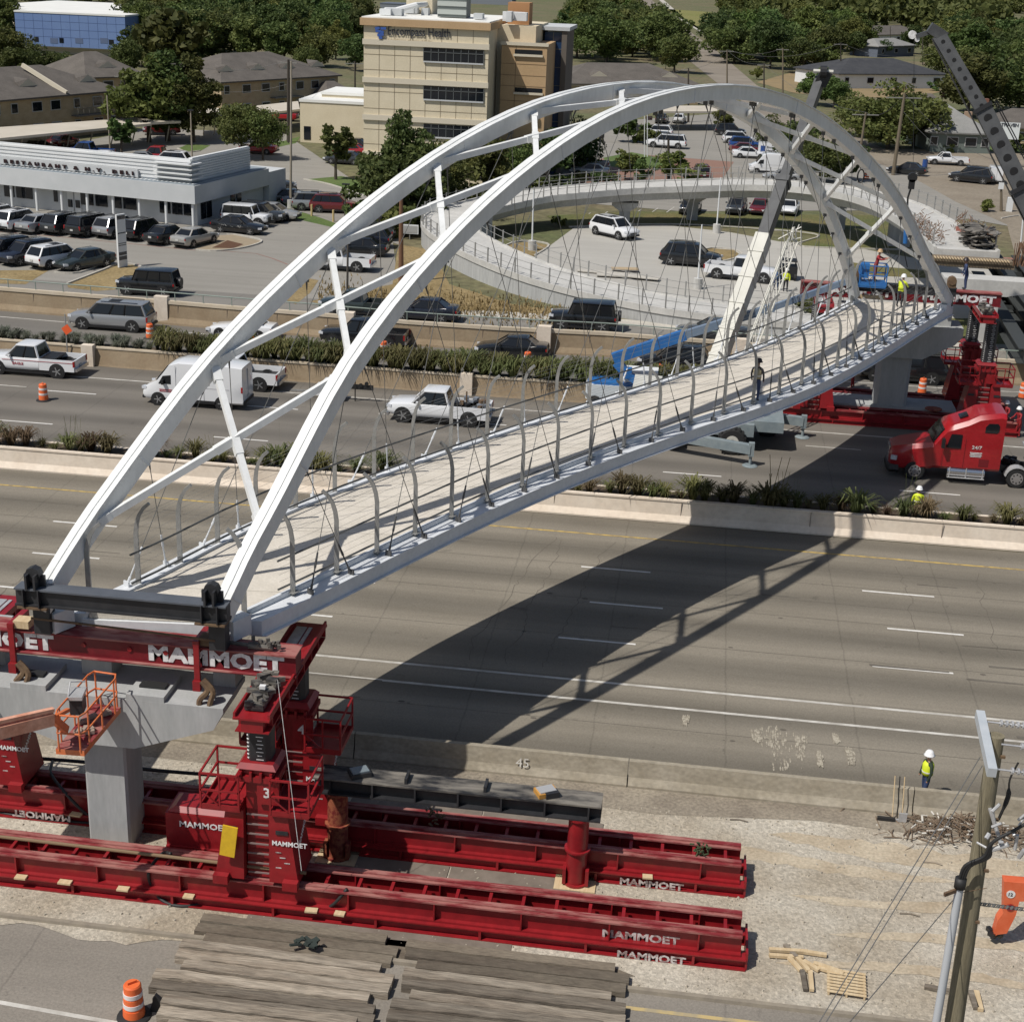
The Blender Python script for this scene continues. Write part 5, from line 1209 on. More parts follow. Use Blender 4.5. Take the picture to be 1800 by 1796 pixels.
for x in (2.6, 3.72): b.box(tp(x, -1.213, 1.7), (.018, .01, 1.6))
b.box(tp(4.75, -1.228, 1.25), (.5, .01, .4)); b.build('door_seam', mat('dark_red_seam', (.16, .006, .01), .6), TR_)
for y in (-1, 1):
    b = MB(); b.box(tp(2.55, y*1.45, 2.25), (.16, .22, .5)); b.bar(tp(2.6, y*1.2, 2.5), tp(2.55, y*1.4, 2.5), .03); b.bar(tp(2.6, y*1.2, 2.0), tp(2.55, y*1.4, 2.0), .03); b.build('wing_mirror', M_TRIM, TR_)
    b = MB(); b.tube([tp(3.0, y*.9, .62), tp(4.9, y*.9, .62)], .31, 16); b.build('fuel_tank', M_CHR, TR_, smooth='auto')
    b = MB(); b.bar(tp(3.0, y*1.22, .36), tp(4.9, y*1.22, .36), .12, .03)
    for x in (3.1, 3.95, 4.8): b.box(tp(x, y*1.2, .62), (.05, .03, .55))
    b.build('step', M_ALU, TR_)
    b = MB(); b.box(tp(.25, y*.86, 1.12), (.3, .3, .22), y*.4); b.build('headlamp', M_HL, TR_)
b = MB(); b.box(tp(.02, 0, 1.15), (.1, .9, .85)); b.build('grille', M_CHR, TR_)
b = MB(); trib(b, [(-.06, .36, .68, .7), (.05, .32, .72, 1.05), (.5, .34, .74, 1.16)]); b.build('bumper', M_TRIM, TR_)
b = MB(); 
b.bar(tp(.5, -.42, .85), tp(9.3, -.42, .85), .12, .28); b.bar(tp(.5, .42, .85), tp(9.3, .42, .85), .12, .28)
for x in (1.5, 3, 5.8, 6.4, 8.0, 9.2): b.bar(tp(x, -.4, .85), tp(x, .4, .85), .12, .2)
for i in range(10): b.box(tp(5.9+r2.uniform(0, 1.0), r2.uniform(-.4, .4), 1.05+r2.uniform(0, .15)), (.2, .25, .2), r2.random())
b.build('chassis', M_TRIM, TR_)
b = MB(); b.box(tp(7.6, 0, 1.22), (1.0, .9, .1)); b.build('fifth_wheel', M_BLK, TR_)
b = MB(); b.box(tp(8.4, .2, 1.75), (2.6, 2.4, .14), 0, 0); b.build('flat_deck', M_ALU, TR_)
for x, ws in ((1.35, (-1,  1)), (6.55, (-1, 1)), (7.9, (-1, 1))):
    for y in ws:
        r = .52; y0 = .78*y; y1 = (1.1 if x < 3 else 1.2)*y
        if x > 3: y0 = .62*y
        b = MB(); A = tp(x, y0, r); B = tp(x, y1, r); b.tube([A, A.lerp(B, .1), A.lerp(B, .9), B], [r*.92, r, r, r*.92], 24); w = b.build('wheel', M_TYRE, TR_, smooth='auto')
        b = MB(); e = Vector((0, y*.01, 0)); b.tube([B+e*.1, B+e*2], r*.62, 20, 0); b.tube([B+e*2, B+e*(6 if x < 3 else 3)], r*.25, 12); 
        for k in range(8): a = k*PI/4; b.box(B+e*2.4+Vector((math.cos(a)*r*.44, 0, math.sin(a)*r*.44)), (.07, .02, .07), 0, 1)
        b.build('rim', [M_CHR, M_TRIM], w)
for x in (6.55, 7.9): b = MB(); b.rings([[tp(x+math.cos(a)*.62, yy, .52+math.sin(a)*.62) for yy in (-1.22, -.62)]+[tp(x+math.cos(a)*.58, yy, .52+math.sin(a)*.58) for yy in (-.62, -1.22)] for a in [PI*(.25+.1*k) for k in range(8)]]) if x < 7 else b.box(tp(x, -.9, 1.12), (.5, .5, .03)); b.build('mudguard', M_ALU, TR_)
for s_, z, sz in (('24/7', 1.98, .26),):
    text('lettering', s_, sz, M_WT, tp(4.05, -1.235, z), VX, VZ, TR_, .003, .003, 1.1)

b = MB()
for k in range(4): b.box(tp(4.3, -1.232, 1.78-.07*k), (.62-.06*(k % 2), .006, .035))
b.build('marking_lines', M_WT, TR_)
# ------------------------------------------------------------------ curved ramp
M_NEWC = mat('new_ramp_concrete', (.44, .435, .41), .85, n=.6, c2=(.54, .53, .50), fine=(5, .07))
M_NEWD = mat('grey_ramp_concrete', (.36, .365, .36), .85, n=.7, c2=(.43, .435, .425), fine=(3, .1), stretch=(2, 2, .3))
RP = smooth_path([at(x, y, z) for x, y, z in [(1600, 568, 2.0), (1480, 562, 2.0), (1300, 548, 2.0), (1150, 528, 2.1), (1000, 494, 2.4), (900, 460, 2.6), (825, 425, 2.7), (788, 398, 2.8), (795, 378, 3.2), (850, 360, 3.6), (930, 343, 4.0), (1000, 335, 4.3), (1100, 327, 4.6), (1215, 323, 4.9), (1300, 321, 5.1), (1400, 325, 5.3), (1500, 338, 5.5), (1570, 357, 5.8), (1620, 383, 6.0), (1665, 412, 6.3), (1700, 440, 6.6)]], 4)
RT = thing('curved_ramp', 'pale concrete spiral footpath ramp looping around the roundabout lot', 'ramp', (RP[0].x, RP[0].y, ZF))
k0 = 34
def rsweep(prof, P, name, m, parent, par=None):
    b = MB(); b.sweep(prof, P); return b.build(name, m, parent)
# going along RP the outside of the loop is on the left for the first part -> symmetric section
def rprof(dz0): return [(-2.3, dz0), (2.3, dz0), (2.3, .12), (2.12, .12), (2.1, 0), (-2.1, 0), (-2.12, .12), (-2.3, .12)]
rsweep(rprof(-.35)[::-1], RP[:k0+1], 'path_slab', M_NEWC, RT)
rsweep([(-2.3, -.45), (2.3, -.45), (2.3, .12), (2.12, .12), (2.1, 0), (-2.1, 0), (-2.12, .12), (-2.3, .12)][::-1], RP[k0:], 'bridge_deck', M_NEWC, RT)
rsweep([(-1.3, -1.25), (1.3, -1.25), (1.7, -.46), (-1.7, -.46)][::-1], RP[k0:], 'box_girder', M_NEWD, RT)
for s_, nm in ((1, 'retaining_wall'), (-1, 'retaining_wall')):
    b = MB(); R = []
    for i, p in enumerate(RP[:k0+2]):
        d = (RP[min(i+1, len(RP)-1)]-RP[max(i-1, 0)]); d.z = 0; d.normalize(); n = Vector((-d.y, d.x, 0))
        a = p+n*s_*2.22; c = p+n*s_*2.05; R.append([Vector((a.x, a.y, ZF-.1)), Vector((c.x, c.y, ZF-.1)), Vector((c.x, c.y, p.z-.352)), Vector((a.x, a.y, p.z-.352))])
    b.rings(R); b.build(nm, M_NEWD, RT)
    for i in range(1, len(RP)-1):
        p = RP[i]; d = (RP[i+1]-RP[i-1]); d.z = 0; d.normalize(); n = Vector((-d.y, d.x, 0)); q = p+n*s_*2.2
        if i % 1 == 0 and (i > 1):
            b = MB(); b.bar(q+Vector((0, 0, .1)), q+Vector((0, 0, 1.25)), .10, .14); b.build('rail_post', M_GALV, RT)
    b = MB()
    for h in (.65, 1.15):
        P = []
        for i in range(2, len(RP)-1):
            p = RP[i]; d = (RP[i+1]-RP[i-1]); d.z = 0; d.normalize(); n = Vector((-d.y, d.x, 0)); P.append(p+n*s_*2.14+Vector((0, 0, h)))
        b = MB(); b.tube(P, .02, 5); b.build('rail_cable', M_GALV, RT)
def ramp_pier(x, y, ztop, w, lab, top=None):
    p = at(x, y, ZF); t = thing('ramp_pier', lab, 'pier', (p.x, p.y, ZF), group='piers under the curved ramp')
    b = MB(); b.prism([(p.x-w/2, p.y-.6), (p.x+w/2, p.y-.6), (p.x+w/2, p.y+.6), (p.x-w/2, p.y+.6)], ZF, ztop-.7); b.build('column', M_NEWD, t)
    b = MB(); W_ = w*1.25; b.rings([[(p.x+a, p.y+yy, z) for a, z in ((-w/2, ztop-.8), (w/2, ztop-.8), (W_, ztop-.3), (W_, ztop), (-W_, ztop), (-W_, ztop-.3))] for yy in (-.75, .75)]); b.build('cap', M_NEWC, t)
ramp_pier(1097, 393, 3.1, 1.0, 'slim pier under the ramp behind the white suv'); ramp_pier(1216, 386, 3.6, 1.1, 'pier under the ramp between two facing cars')
ramp_pier(1470, 402, 4.2, 1.5, 'broad flared pier under the ramp right of the crane boom'); ramp_pier(1578, 432, 4.6, 2.0, 'wide pier under the ramp seen through the far arch end')
# end pier beside the bridge
p = at(1716, 640, 0); e = RP[-1]; ex, ey = 19.3, 103.2
t = thing('ramp_pier', 'tall pier with wide white cap at the unfinished ramp end', 'pier', (ex, ey, ZF), group='piers under the curved ramp')
b = MB(); b.span(ex-.8, ex+.8, ey-.7, ey+.7, ZF-1, 4.9); b.build('column', M_NEWC, t)
b = MB(); b.rings([[(ex+a, ey+yy, z) for a, z in ((-3.0, 5.3), (-1.2, 4.8), (1.2, 4.8), (3.4, 5.3), (3.4, 5.85), (-3.0, 5.85))] for yy in (-.9, .9)]); b.build('cap', M_NEWC, t)
M_MAT0 = mat('grey_brown_boards', (.16, .12, .08), .9, n=3, c2=(.24, .19, .13))
t = thing('formwork', 'timber and rebar formwork at the unfinished ramp end', 'formwork', (e.x, e.y-1, 5.2)); r2 = random.Random(12)
b = MB(); b.box((e.x+.3, e.y-.9, 6.1), (5.4, 1.2, .25)); b.box((e.x+.3, e.y-1.3, 5.8), (5.7, .2, .3)); b.build('platform', M_MAT0, t)
b = MB()
for i in range(26): b.box((e.x-2.4+i*.2, e.y-1.7, 6.28), (.07, .8, .05))
b.build('planks', M_WOOD, t)
b = MB()
for s_ in (-1, 1):
    for i in range(200):
        f = r2.random(); q = RP[-2].lerp(RP[-7], f)+Vector((s_*r2.uniform(1.1, 2.3), r2.uniform(-.6, .6), r2.uniform(0, 1.1))); a = Vector((r2.uniform(-.5, .5), r2.uniform(-.5, .5), r2.uniform(-.3, .5))); b.bar(q, q+a, .03)
for i in range(20): q = e+Vector((3.2+r2.uniform(-.3, .5), -1.4+r2.uniform(-.6, .4), -.6)); b.bar(q, q+Vector((r2.uniform(-.1, .4), r2.uniform(-.2, .2), 1.6)), .05)
b.build('rebar', mat('rust_rebar', (.12, .055, .03), .9, n=3, c2=(.24, .15, .09)), t)
b = MB()
for i in range(80): q = RP[-3]+Vector((1.3+r2.uniform(-1.0, .9), r2.uniform(-2.6, 1.8), .15+r2.random()*1.1)); b.box(q, (r2.uniform(.3, 1.3), r2.uniform(.2, .9), .06), r2.random()*3, 0, Matrix.Rotation(r2.uniform(-.6, .6), 3, 'X') @ Matrix.Rotation(r2.random()*3, 3, 'Z'))
o = b.build('heaped_panels', M_BLKW); tag(o, 'heap of dark and tan panels piled on the unfinished ramp', 'debris heap')
b = MB()
for i in range(18): q = RP[-5]+Vector((1.5+r2.uniform(-.6, .6), r2.uniform(-.9, 1.0), .2+r2.random()*.4)); b.box(q, (r2.uniform(.4, 1.1), .06, r2.uniform(.2, .5)), r2.random()*3)
o = b.build('barrier_netting', mat('salmon_netting', (.42, .17, .13), .9)); tag(o, 'salmon coloured netting crumpled on the curved ramp', 'netting')
# waiting steel girders
for i, (a, c, lab) in enumerate((((1745, 470), (1830, 590), 'dark steel girder slanting down beside the far right pier'), ((1715, 500), (1800, 640), 'second dark steel girder lying in the shade under the right pier'))):
    A = at(*a, 4.6-i*1.5); B = at(*c, 2.4-i*.8); b = MB(); b.ibeam(A, B, .9, 1.0, .06, .1); b.ibeam(A+Vector((1.6, 0, 0)), B+Vector((1.6, 0, 0)), .9, 1.0, .06, .1)
    for k in range(6): q = A.lerp(B, k/5); b.bar(q+Vector((0, 0, .5)), q+Vector((1.6, 0, .5)), .1, .3)
    o = b.build('steel_girder', mat('dark_weathered_steel', (.045, .05, .05), .6)); tag(o, lab, 'girder', 'steel girders waiting at the ramp')
for k in range(3):
    b = MB(); A = at(1755+8*k, 455+22*k, 1.6); b.bar(A, A+Vector((2.2, .1, 0)), .06, .3); 
    for x in (.1, 2.1): b.bar(A+Vector((x, 0, -.6)), A+Vector((x, 0, .2)), .05)
    o = b.build('board_barricade', mat('faded_striped_board', (.45, .32, .28), .8, n=3, c2=(.5, .2, .15))); tag(o, ('upper', 'middle', 'lowest')[k]+' faded striped barricade board behind the steel girders', 'barricade')
# ------------------------------------------------------------------ buildings
M_ROOF = mat('brown_grey_shingles', (.095, .084, .073), .95, n=.5, c2=(.13, .115, .10), fine=(7, .18))
M_ROOFG = mat('light_grey_shingles', (.22, .22, .21), .9, n=.5, c2=(.27, .265, .25), fine=(6, .12))
M_ROOFB = mat('charcoal_shingles', (.035, .037, .042), .9, n=.6, c2=(.055, .056, .06), fine=(6, .1))
M_BRICK = mat('tan_brick', (.38, .29, .175), .9, n=.8, c2=(.47, .37, .24), fine=(9, .12), stretch=(1, 1, 2))
M_WIN = mat('dark_window_glass', (.010, .013, .018), .08); M_WFR = mat('pale_window_frame', (.5, .5, .48), .6)
M_STUC = mat('beige_panel', (.62, .54, .385), .9, n=.4, c2=(.69, .61, .45), fine=(7, .05)); M_STUD = mat('tan_panel', (.45, .305, .165), .9, n=.5, c2=(.50, .345, .195), fine=(6, .05))
M_WHB = mat('white_building_paint', (.66, .68, .68), .7, n=.5, c2=(.72, .73, .73)); M_GRB = mat('pale_grey_render', (.48, .50, .505), .85, n=.5, c2=(.54, .555, .56))
M_LINE = mat('panel_joint', (.26, .21, .14), .9); M_CREAMB = mat('cream_trim', (.62, .56, .44), .8)
def house(name, label, eL, eR, ze, depth, rh, wall, roof, cat='house', group=None, wins=0, z0=ZF, over=.5, storeys=1, gables=0, hip=True):
    A = at(*eL, ze); B = at(*eR, ze); A.z = B.z = 0; u = (B-A).normalized(); v = Vector((-u.y, u.x, 0)); L_ = (B-A).length
    t = thing(name, label, cat, tuple((A+B)/2+Vector((0, 0, z0))), group=group)
    def P(a, d, z): q = A+u*a+v*d; return Vector((q.x, q.y, z))
    b = MB(); b.prism([P(over, over, 0), P(L_-over, over, 0), P(L_-over, depth-over, 0), P(over, depth-over, 0)], z0, ze); b.build('wall', wall, t)
    b = MB(); hd = depth/2; e_ = min(hd, L_*.4) if hip else 0
    lo = [P(0, 0, ze), P(L_, 0, ze), P(L_, depth, ze), P(0, depth, ze)]; hi = [P(e_, hd, ze+rh), P(L_-e_, hd, ze+rh)]
    lo2 = [p-Vector((0, 0, .2)) for p in lo]
    b.face([lo[0], lo[1], hi[1], hi[0]]); b.face([lo[1], lo[2], hi[1]]); b.face([lo[2], lo[3], hi[0], hi[1]]); b.face([lo[3], lo[0], hi[0]])
    for i in range(4): j = (i+1) % 4; b.face([lo2[i], lo2[j], lo[j], lo[i]])
    b.face(lo2[::-1]); rf = b.build('roof', roof, t)
    for g in range(gables):
        a = L_*(g+.6)/gables if gables > 1 else L_*.5; w = 1.6; zz = ze+rh*.35; d = hd*.35
        b = MB(); F1, F2, T = P(a-w, d, zz), P(a+w, d, zz), P(a, d, zz+.9); Bk = P(a, d+2.4, zz+.95)
        b.face([F1, F2, T], 1); b.face([F2, P(a+w, d+.6, zz+.5), Bk, T]); b.face([P(a-w, d+.6, zz+.5), F1, T, Bk]); b.build('gable_vent', [roof, M_CREAMB], rf)
    for s in range(storeys):
        zc = z0+(ze-z0)*(s+.5)/storeys+.15
        for i in range(wins):
            a = L_*(i+.5)/wins+((i*37) % 5-2)*.12; ww = 1.5 if i % 3 else .9
            b = MB(); c = P(a, over-.04, zc); b.box(c, (ww+.2, .06, 1.25), math.atan2(u.y, u.x)); f = b.build('window', M_WFR, t)
            b = MB(); c = P(a, over-.08, zc); b.box(c, (ww, .04, 1.05), math.atan2(u.y, u.x)); b.build('pane', M_WIN, f)
    return t, P, L_
t, P, L_ = house('apartment_block', 'long two-storey tan brick apartment block with brown hip roof at the left edge', (-110, 186), (222, 158), 6.3, 15, 3.0, M_BRICK, M_ROOF, 'building', 'tan brick apartment blocks', 9, storeys=2, gables=3)
b = MB(); c = P(L_*.80, .1, 3.6); b.box(c, (7, 1.6, .15), math.atan2((P(1, 0, 0)-P(0, 0, 0)).y, (P(1, 0, 0)-P(0, 0, 0)).x))
for k in range(8): q = P(L_*.80-3.5+k, -.7, 3.6); b.bar(q, q+Vector((0, 0, 1)), .05)
b.bar(P(L_*.80-3.5, -.7, 4.6), P(L_*.80+3.5, -.7, 4.6), .06); b.build('balcony', mat('balcony_grey', (.15, .14, .12), .8), t)
b = MB(); b.bar(P(L_*.80+3.5, -.5, 3.6), P(L_*.80+6.5, -.5, 1.1), .9, .15); b.bar(P(L_*.80+3.5, -1, 4.5), P(L_*.80+6.5, -1, 2.0), .06); b.build('stair', MATS['balcony_grey'], t)
b = MB(); b.bar(P(L_*.66, .2, 6.5), P(L_*.66-1.0, 6.5, 9.5), .35, .5); b.build('fire_wall', M_CREAMB, t)
house('apartment_block', 'rear apartment wing with brown roof behind the long left block', (150, 137), (262, 133), 6.3, 14, 3.0, M_BRICK, M_ROOF, 'building', 'tan brick apartment blocks', 4, storeys=2, gables=1)
t, P, L_ = house('apartment_block', 'two-storey tan apartment block with four small roof gables behind the big tree', (388, 145), (602, 132), 6.3, 16, 3.2, M_BRICK, M_ROOF, 'building', 'tan brick apartment blocks', 7, storeys=2, gables=4)
b = MB(); an = math.atan2((P(1, 0, 0)-P(0, 0, 0)).y, (P(1, 0, 0)-P(0, 0, 0)).x); b.box(P(L_*.52, .1, 3.6), (6, 1.5, .15), an); b.bar(P(L_*.52-3, -.6, 4.6), P(L_*.52+3, -.6, 4.6), .06); b.build('balcony', MATS['balcony_grey'], t)
b = MB(); b.bar(P(L_*.52+3, -.5, 3.6), P(L_*.52+6, -.5, 1.1), .9, .15); b.build('stair', MATS['balcony_grey'], t)
house('low_building', 'long low brown-roofed building behind the top of the arches', (985, 147), (1236, 150), 4.4, 15, 3.0, M_BRICK, M_ROOF, 'building', None, 6, gables=2)
house('house', 'white house with black hip roof beyond the orange fence mesh', (1474, 130), (1668, 131), 4.0, 17, 2.6, M_WHB, M_ROOFB, 'house', None, 5)
house('house', 'house with pale grey roof right of the round tree', (1634, 232), (1752, 236), 3.8, 13, 2.4, mat('green_grey_siding', (.16, .19, .17), .8), M_ROOFG, 'house', None, 4)
house('house', 'smaller grey-roofed house behind the pale roof', (1618, 203), (1700, 206), 3.8, 9, 2.0, M_BRICK, M_ROOFG, 'house', None, 3)
house('house', 'brown-roofed house with brick chimney at the right edge', (1742, 222), (1850, 228), 3.8, 13, 2.2, M_BRICK, M_ROOF, 'house', None, 3)
house('house', 'brown-roofed house between trees above the grey roofs', (1615, 188), (1672, 190), 4, 9, 1.8, M_BRICK, M_ROOF, 'house', None, 2)
house('house', 'far house with grey roof among trees, upper one', (1530, 62), (1632, 60), 4, 14, 2.4, M_WHB, M_ROOF, 'house', None, 3)
house('house', 'far house with blue grey roof among trees, lower one', (1545, 82), (1612, 80), 4, 10, 1.8, mat('blue_grey_siding', (.12, .14, .18), .8), M_ROOFG, 'house', None, 3)
house('house', 'dark roofed far house near the top edge', (1370, 27), (1425, 24), 4, 14, 3, M_BRICK, M_ROOFB, 'house', None, 2)
house('house', 'pale far house left of the crane tip', (1440, 22), (1475, 21), 4, 10, 2, M_WHB, M_ROOF, 'house', None, 2)
house('house', 'small brown roofed house left of the beige hospital wall', (575, 172), (640, 170), 3.6, 9, 2.0, M_WHB, M_ROOF, 'house', None, 2)
b = MB(); p = at(1727, 205, 4.5); b.box((p.x, p.y, 5.6), (1.1, 1.1, 3.0)); o = b.build('chimney', mat('red_brick', (.20, .09, .06), .9)); tag(o, 'square red brick chimney among the right hand roofs', 'chimney')
b = MB(); p = at(1700, 214, 4.5); b.box((p.x, p.y, 5.0), (1.0, 1.0, 1.8)); o = b.build('chimney', mat('tan_brick_chimney', (.36, .25, .17), .9)); tag(o, 'short tan chimney on the pale grey roof', 'chimney')
def boxbld(name, label, x0p, x1p, yb, ytop, zg, depth, m, roofm, cat='building', Y=None, wins=()):
    A = at(x0p, yb, zg); B = at(x1p, yb, zg); Y = Y or (A.y+B.y)/2; x0 = onY(x0p, yb, Y).x; x1 = onY(x1p, yb, Y).x; zt = onY((x0p+x1p)/2, ytop, Y).z
    t = thing(name, label, cat, ((x0+x1)/2, Y, zg)); b = MB(); b.span(x0, x1, Y, Y+depth, zg, zt); b.build('wall', m, t)
    b = MB(); b.span(x0-.1, x1+.1, Y-.1, Y+depth+.1, zt+.003, zt+.35); b.build('roof', roofm, t)
    for (a, c, d, e_) in wins:
        p = onY(a, c, Y-.05); q = onY(d, e_, Y-.05); b = MB(); b.span(p.x, q.x, Y-.06, Y-.003, q.z, p.z); b.build('window', M_WIN, t)
    return t, x0, x1, Y, zt
M_BLUE = mat('blue_panel', (.13, .21, .42), .8, n=.1, c2=(.16, .25, .46))
M_WROOF = mat('white_membrane', (.72, .72, .68), .8, n=.2, c2=(.8, .8, .76))
t, x0, x1, Y, zt = boxbld('blue_building', 'blue panelled building with small dark windows, top left', 30, 222, 84, 26, ZF+1.6, 18, M_BLUE, M_WROOF, wins=((60, 65, 68, 74), (104, 67, 112, 76), (191, 70, 200, 79)))
b = MB()
for k in range(1, 12): xx = x0+(x1-x0)*k/12; b.box((xx, Y-.01, (zt+ZF)/2+.8), (.05, .03, zt-ZF-1.8))
for k in range(1, 4): b.box(((x0+x1)/2, Y-.01, ZF+2+(zt-ZF-2)*k/4), (x1-x0, .03, .05))
b.build('panel_joints', mat('blue_joint', (.08, .13, .28), .9), t)
b = MB()
for a, c in ((48, 58), (88, 102), (132, 146), (176, 190)): p = onY(a, 67, Y); q = onY(c, 77, Y); b = MB(); b.span(p.x, q.x, Y-.04, Y-.003, q.z, p.z); b.build('grey_panel', mat('blue_grey_panel', (.10, .14, .24), .8), t)
boxbld('warehouse', 'low white-roofed warehouse behind the blue building', -60, 300, 34, 22, ZF, 60, M_CREAMB, M_WROOF, Y=400)
boxbld('warehouse', 'far beige warehouse with flat roof above the trees', 280, 530, 24, 8, ZF, 30, M_CREAMB, M_WROOF)
boxbld('warehouse', 'tan low wall building in front of the blue building', 56, 205, 108, 86, ZF, 14, M_CREAMB, M_WROOF, Y=318)
boxbld('shed', 'blue grey gabled shed above the hospital roof', 668, 712, 18, 8, ZF, 14, mat('blue_grey_shed', (.2, .22, .25), .8), MATS['blue_grey_siding'], 'shed')
boxbld('shed', 'long far grey shed at the top edge behind the hospital', 800, 900, 8, -4, ZF, 14, MATS['blue_grey_shed'], MATS['blue_grey_siding'], 'shed')
p = at(110, 108, 5); b = MB(); A = at(105, 110, 4.5); B = at(202, 106, 4.5); C = at(150, 92, 6); b.face([A, B, C]); D = A-Vector((0, 0, 3)); b.face([D, B-Vector((0, 0, 3)), B, A]); o = b.build('white_canopy', M_WROOF); tag(o, 'bright white canopy roof over the apartment ridge', 'canopy')
boxbld('annex', 'low beige hospital annex with flat roof, left of the hospital', 528, 640, 248, 182, ZF, 16, M_STUC, M_WROOF, Y=193, wins=((534, 222, 546, 246),))
boxbld('annex', 'raised beige block on the hospital annex', 566, 640, 210, 168, 4.5, 8, M_STUC, M_WROOF, Y=197)
# carports
def carport(label, corners, z, n, group='metal carports'):
    C = [at(x, y, z) for x, y in corners]; c = sum(C, Vector())/4; t = thing('carport', label, 'carport', (c.x, c.y, ZF), group=group)
    b = MB(); b.prism([(p.x, p.y) for p in C], z-.28, z, 0); b.build('roof', mat('cream_metal_roof', (.52, .47, .38), .6, n=.3, c2=(.6, .54, .45)), t)
    for i in range(n): q = C[0].lerp(C[1], (i+.5)/n); r_ = C[3].lerp(C[2], (i+.5)/n); b = MB(); b.bar((q.x*.7+r_.x*.3, q.y*.7+r_.y*.3, z-.3), (q.x*.5+r_.x*.5-.4, q.y*.5+r_.y*.5, ZF), .12); b.build('post', MATS['cream_metal_roof'], t)
carport('long carport with cream roof along the apartment block', [(-120, 255), (266, 217), (240, 207), (-120, 232)], 3.9, 9)
carport('small carport beside the big tree', [(252, 216), (318, 213), (305, 206), (245, 206)], 3.9, 2)
carport('carport behind the round tree, left of the annex', [(330, 207), (392, 204), (386, 190), (335, 192)], 3.9, 3)
carport('white carport left of the hospital annex', [(455, 200), (527, 192), (524, 178), (450, 186)], 3.9, 3)
carport('flat carport at the back of the hospital lot', [(1098, 196), (1262, 196), (1258, 186), (1102, 186)], 3.9, 6)
# ---- hospital
H = thing('hospital', 'beige four-storey hospital block with sign, tan side block and a dark glass stair tower', 'building', (-31, 163, ZF))
Y0 = 163.0; xl = onY(639, 320, Y0).x; xr = onY(852, 320, Y0).x; zt = onY(745, 49, Y0).z
b = MB(); b.span(xl, xr, Y0, Y0+18, ZF, zt); b.build('main_wall', M_STUC, H)
b = MB(); zc = onY(745, 36, Y0).z; b.span(xl-.35, xr+.2, Y0-.35, Y0+18.2, zt+.003, zc); b.build('cornice', M_STUD, H)
b = MB(); b.span(xl-.2, xr+.05, Y0-.2, Y0+18, zc+.003, zc+.12); b.build('roof', M_WROOF, H)
b = MB()
for k in range(1, 8): xx = xl+(xr-xl)*k/8; b.box((xx, Y0-.005, (ZF+zt)/2), (.05, .03, zt-ZF))
for y_ in (100, 127, 165, 195, 232, 258, 296): b.box(((xl+xr)/2, Y0-.005, onY(745, y_, Y0).z), (xr-xl, .03, .05))
b.build('panel_joints', M_LINE, H)
for y_ in (78, 145, 211, 276): b = MB(); z = onY(745, y_, Y0).z; b.span(xl-.1, xr+.1, Y0-.22, Y0-.02, z-.28, z+.28); b.build('ledge', M_CREAMB, H)
for (ya, yb) in ((84, 112), (151, 179), (218, 245), (283, 309)):
    p = onY(745, ya, Y0); q = onY(850, yb, Y0); b = MB(); b.span(p.x, q.x, Y0-.08, Y0-.02, q.z, p.z); w = b.build('window', M_WIN, H)
    b = MB()
    for k in range(9): xx = p.x+(q.x-p.x)*k/8; b.box((xx, Y0-.11, (p.z+q.z)/2), (.06, .05, p.z-q.z))
    b.box(((p.x+q.x)/2, Y0-.11, p.z-(p.z-q.z)*.32), (q.x-p.x, .05, .06)); b.build('mullions', mat('window_mullion', (.12, .13, .13), .5), w)
    b = MB(); b.span(p.x, q.x, Y0-.2, Y0-.02, q.z-.16, q.z-.02); b.build('sill', M_GRB, w)
M_SGN = mat('dark_sign_letters', (.03, .035, .05), .5); M_SB = mat('blue_emblem', (.04, .10, .35), .5)
p = onY(681, 65, Y0-.3); q = onY(791, 68, Y0-.3)
def fit_text2(s, x0, x1, y, z, h, parent, m, bold=.02):
    o = text('lettering', s, 1.0, m, (0, 0, 0), VX, VZ, None, .02, bold, 1.0)
    xs = [v.co.x for v in o.data.vertices]; zs = [v.co.z for v in o.data.vertices]; k = (x1-x0)/(max(xs)-min(xs)); m0 = min(xs); z0 = min(zs); kz = h/(max(zs)-min(zs)); off = parent.location
    for v in o.data.vertices: v.co = Vector((x0+(v.co.x-m0)*k-off.x, y+v.co.y-off.y, z+(v.co.z-z0)*kz-off.z))
    o.parent = parent; return o
SG = thing('wall_sign', 'dark lettered sign with blue emblem high on the hospital wall', 'sign', (-34, Y0-.25, onY(730, 70, Y0).z))
fit_text2('Encompass Health', p.x, q.x, Y0-.10, onY(730, 69, Y0).z, 1.2, SG, M_SGN, .006)
fit_text2('Rehabilitation Hospital of Dallas', p.x, onY(760, 70, Y0).x, Y0-.08, onY(730, 75, Y0).z, .26, SG, mat('brown_sign_letters', (.34, .27, .17), .6), .0)
c = onY(669, 58, Y0-.25); b = MB()
for k, (dx, dz, w, h) in enumerate(((-.35, .45, .5, .25), (.3, .45, .6, .25), (-.1, .12, .9, .28), (0, -.2, .7, .28), (0, -.5, .4, .25))): b.box((c.x+dx, Y0-.25-.004*k, c.z+dz), (w, .08, h), 0, 0, Matrix.Rotation(.15*(k % 3-1), 3, 'Y'))
b.build('emblem', M_SB, SG)
YR = 169.5; b = MB(); xa = onY(845, 200, YR).x; xb = onY(880, 200, YR).x; zz = onY(900, 45, YR).z
b.span(xr-.5, onY(942, 60, YR).x, YR, YR+12, ZF, zz); b.build('recess_wall', M_GRB if False else M_STUC, H)
YT = 167.5; xa = onY(878, 200, YT).x; xb = onY(957, 200, YT).x; zz2 = onY(915, 78, YT).z
b = MB(); b.span(xa, xb, YT, YT+10, ZF, zz2); 
b.build('tan_block', M_STUD, H)
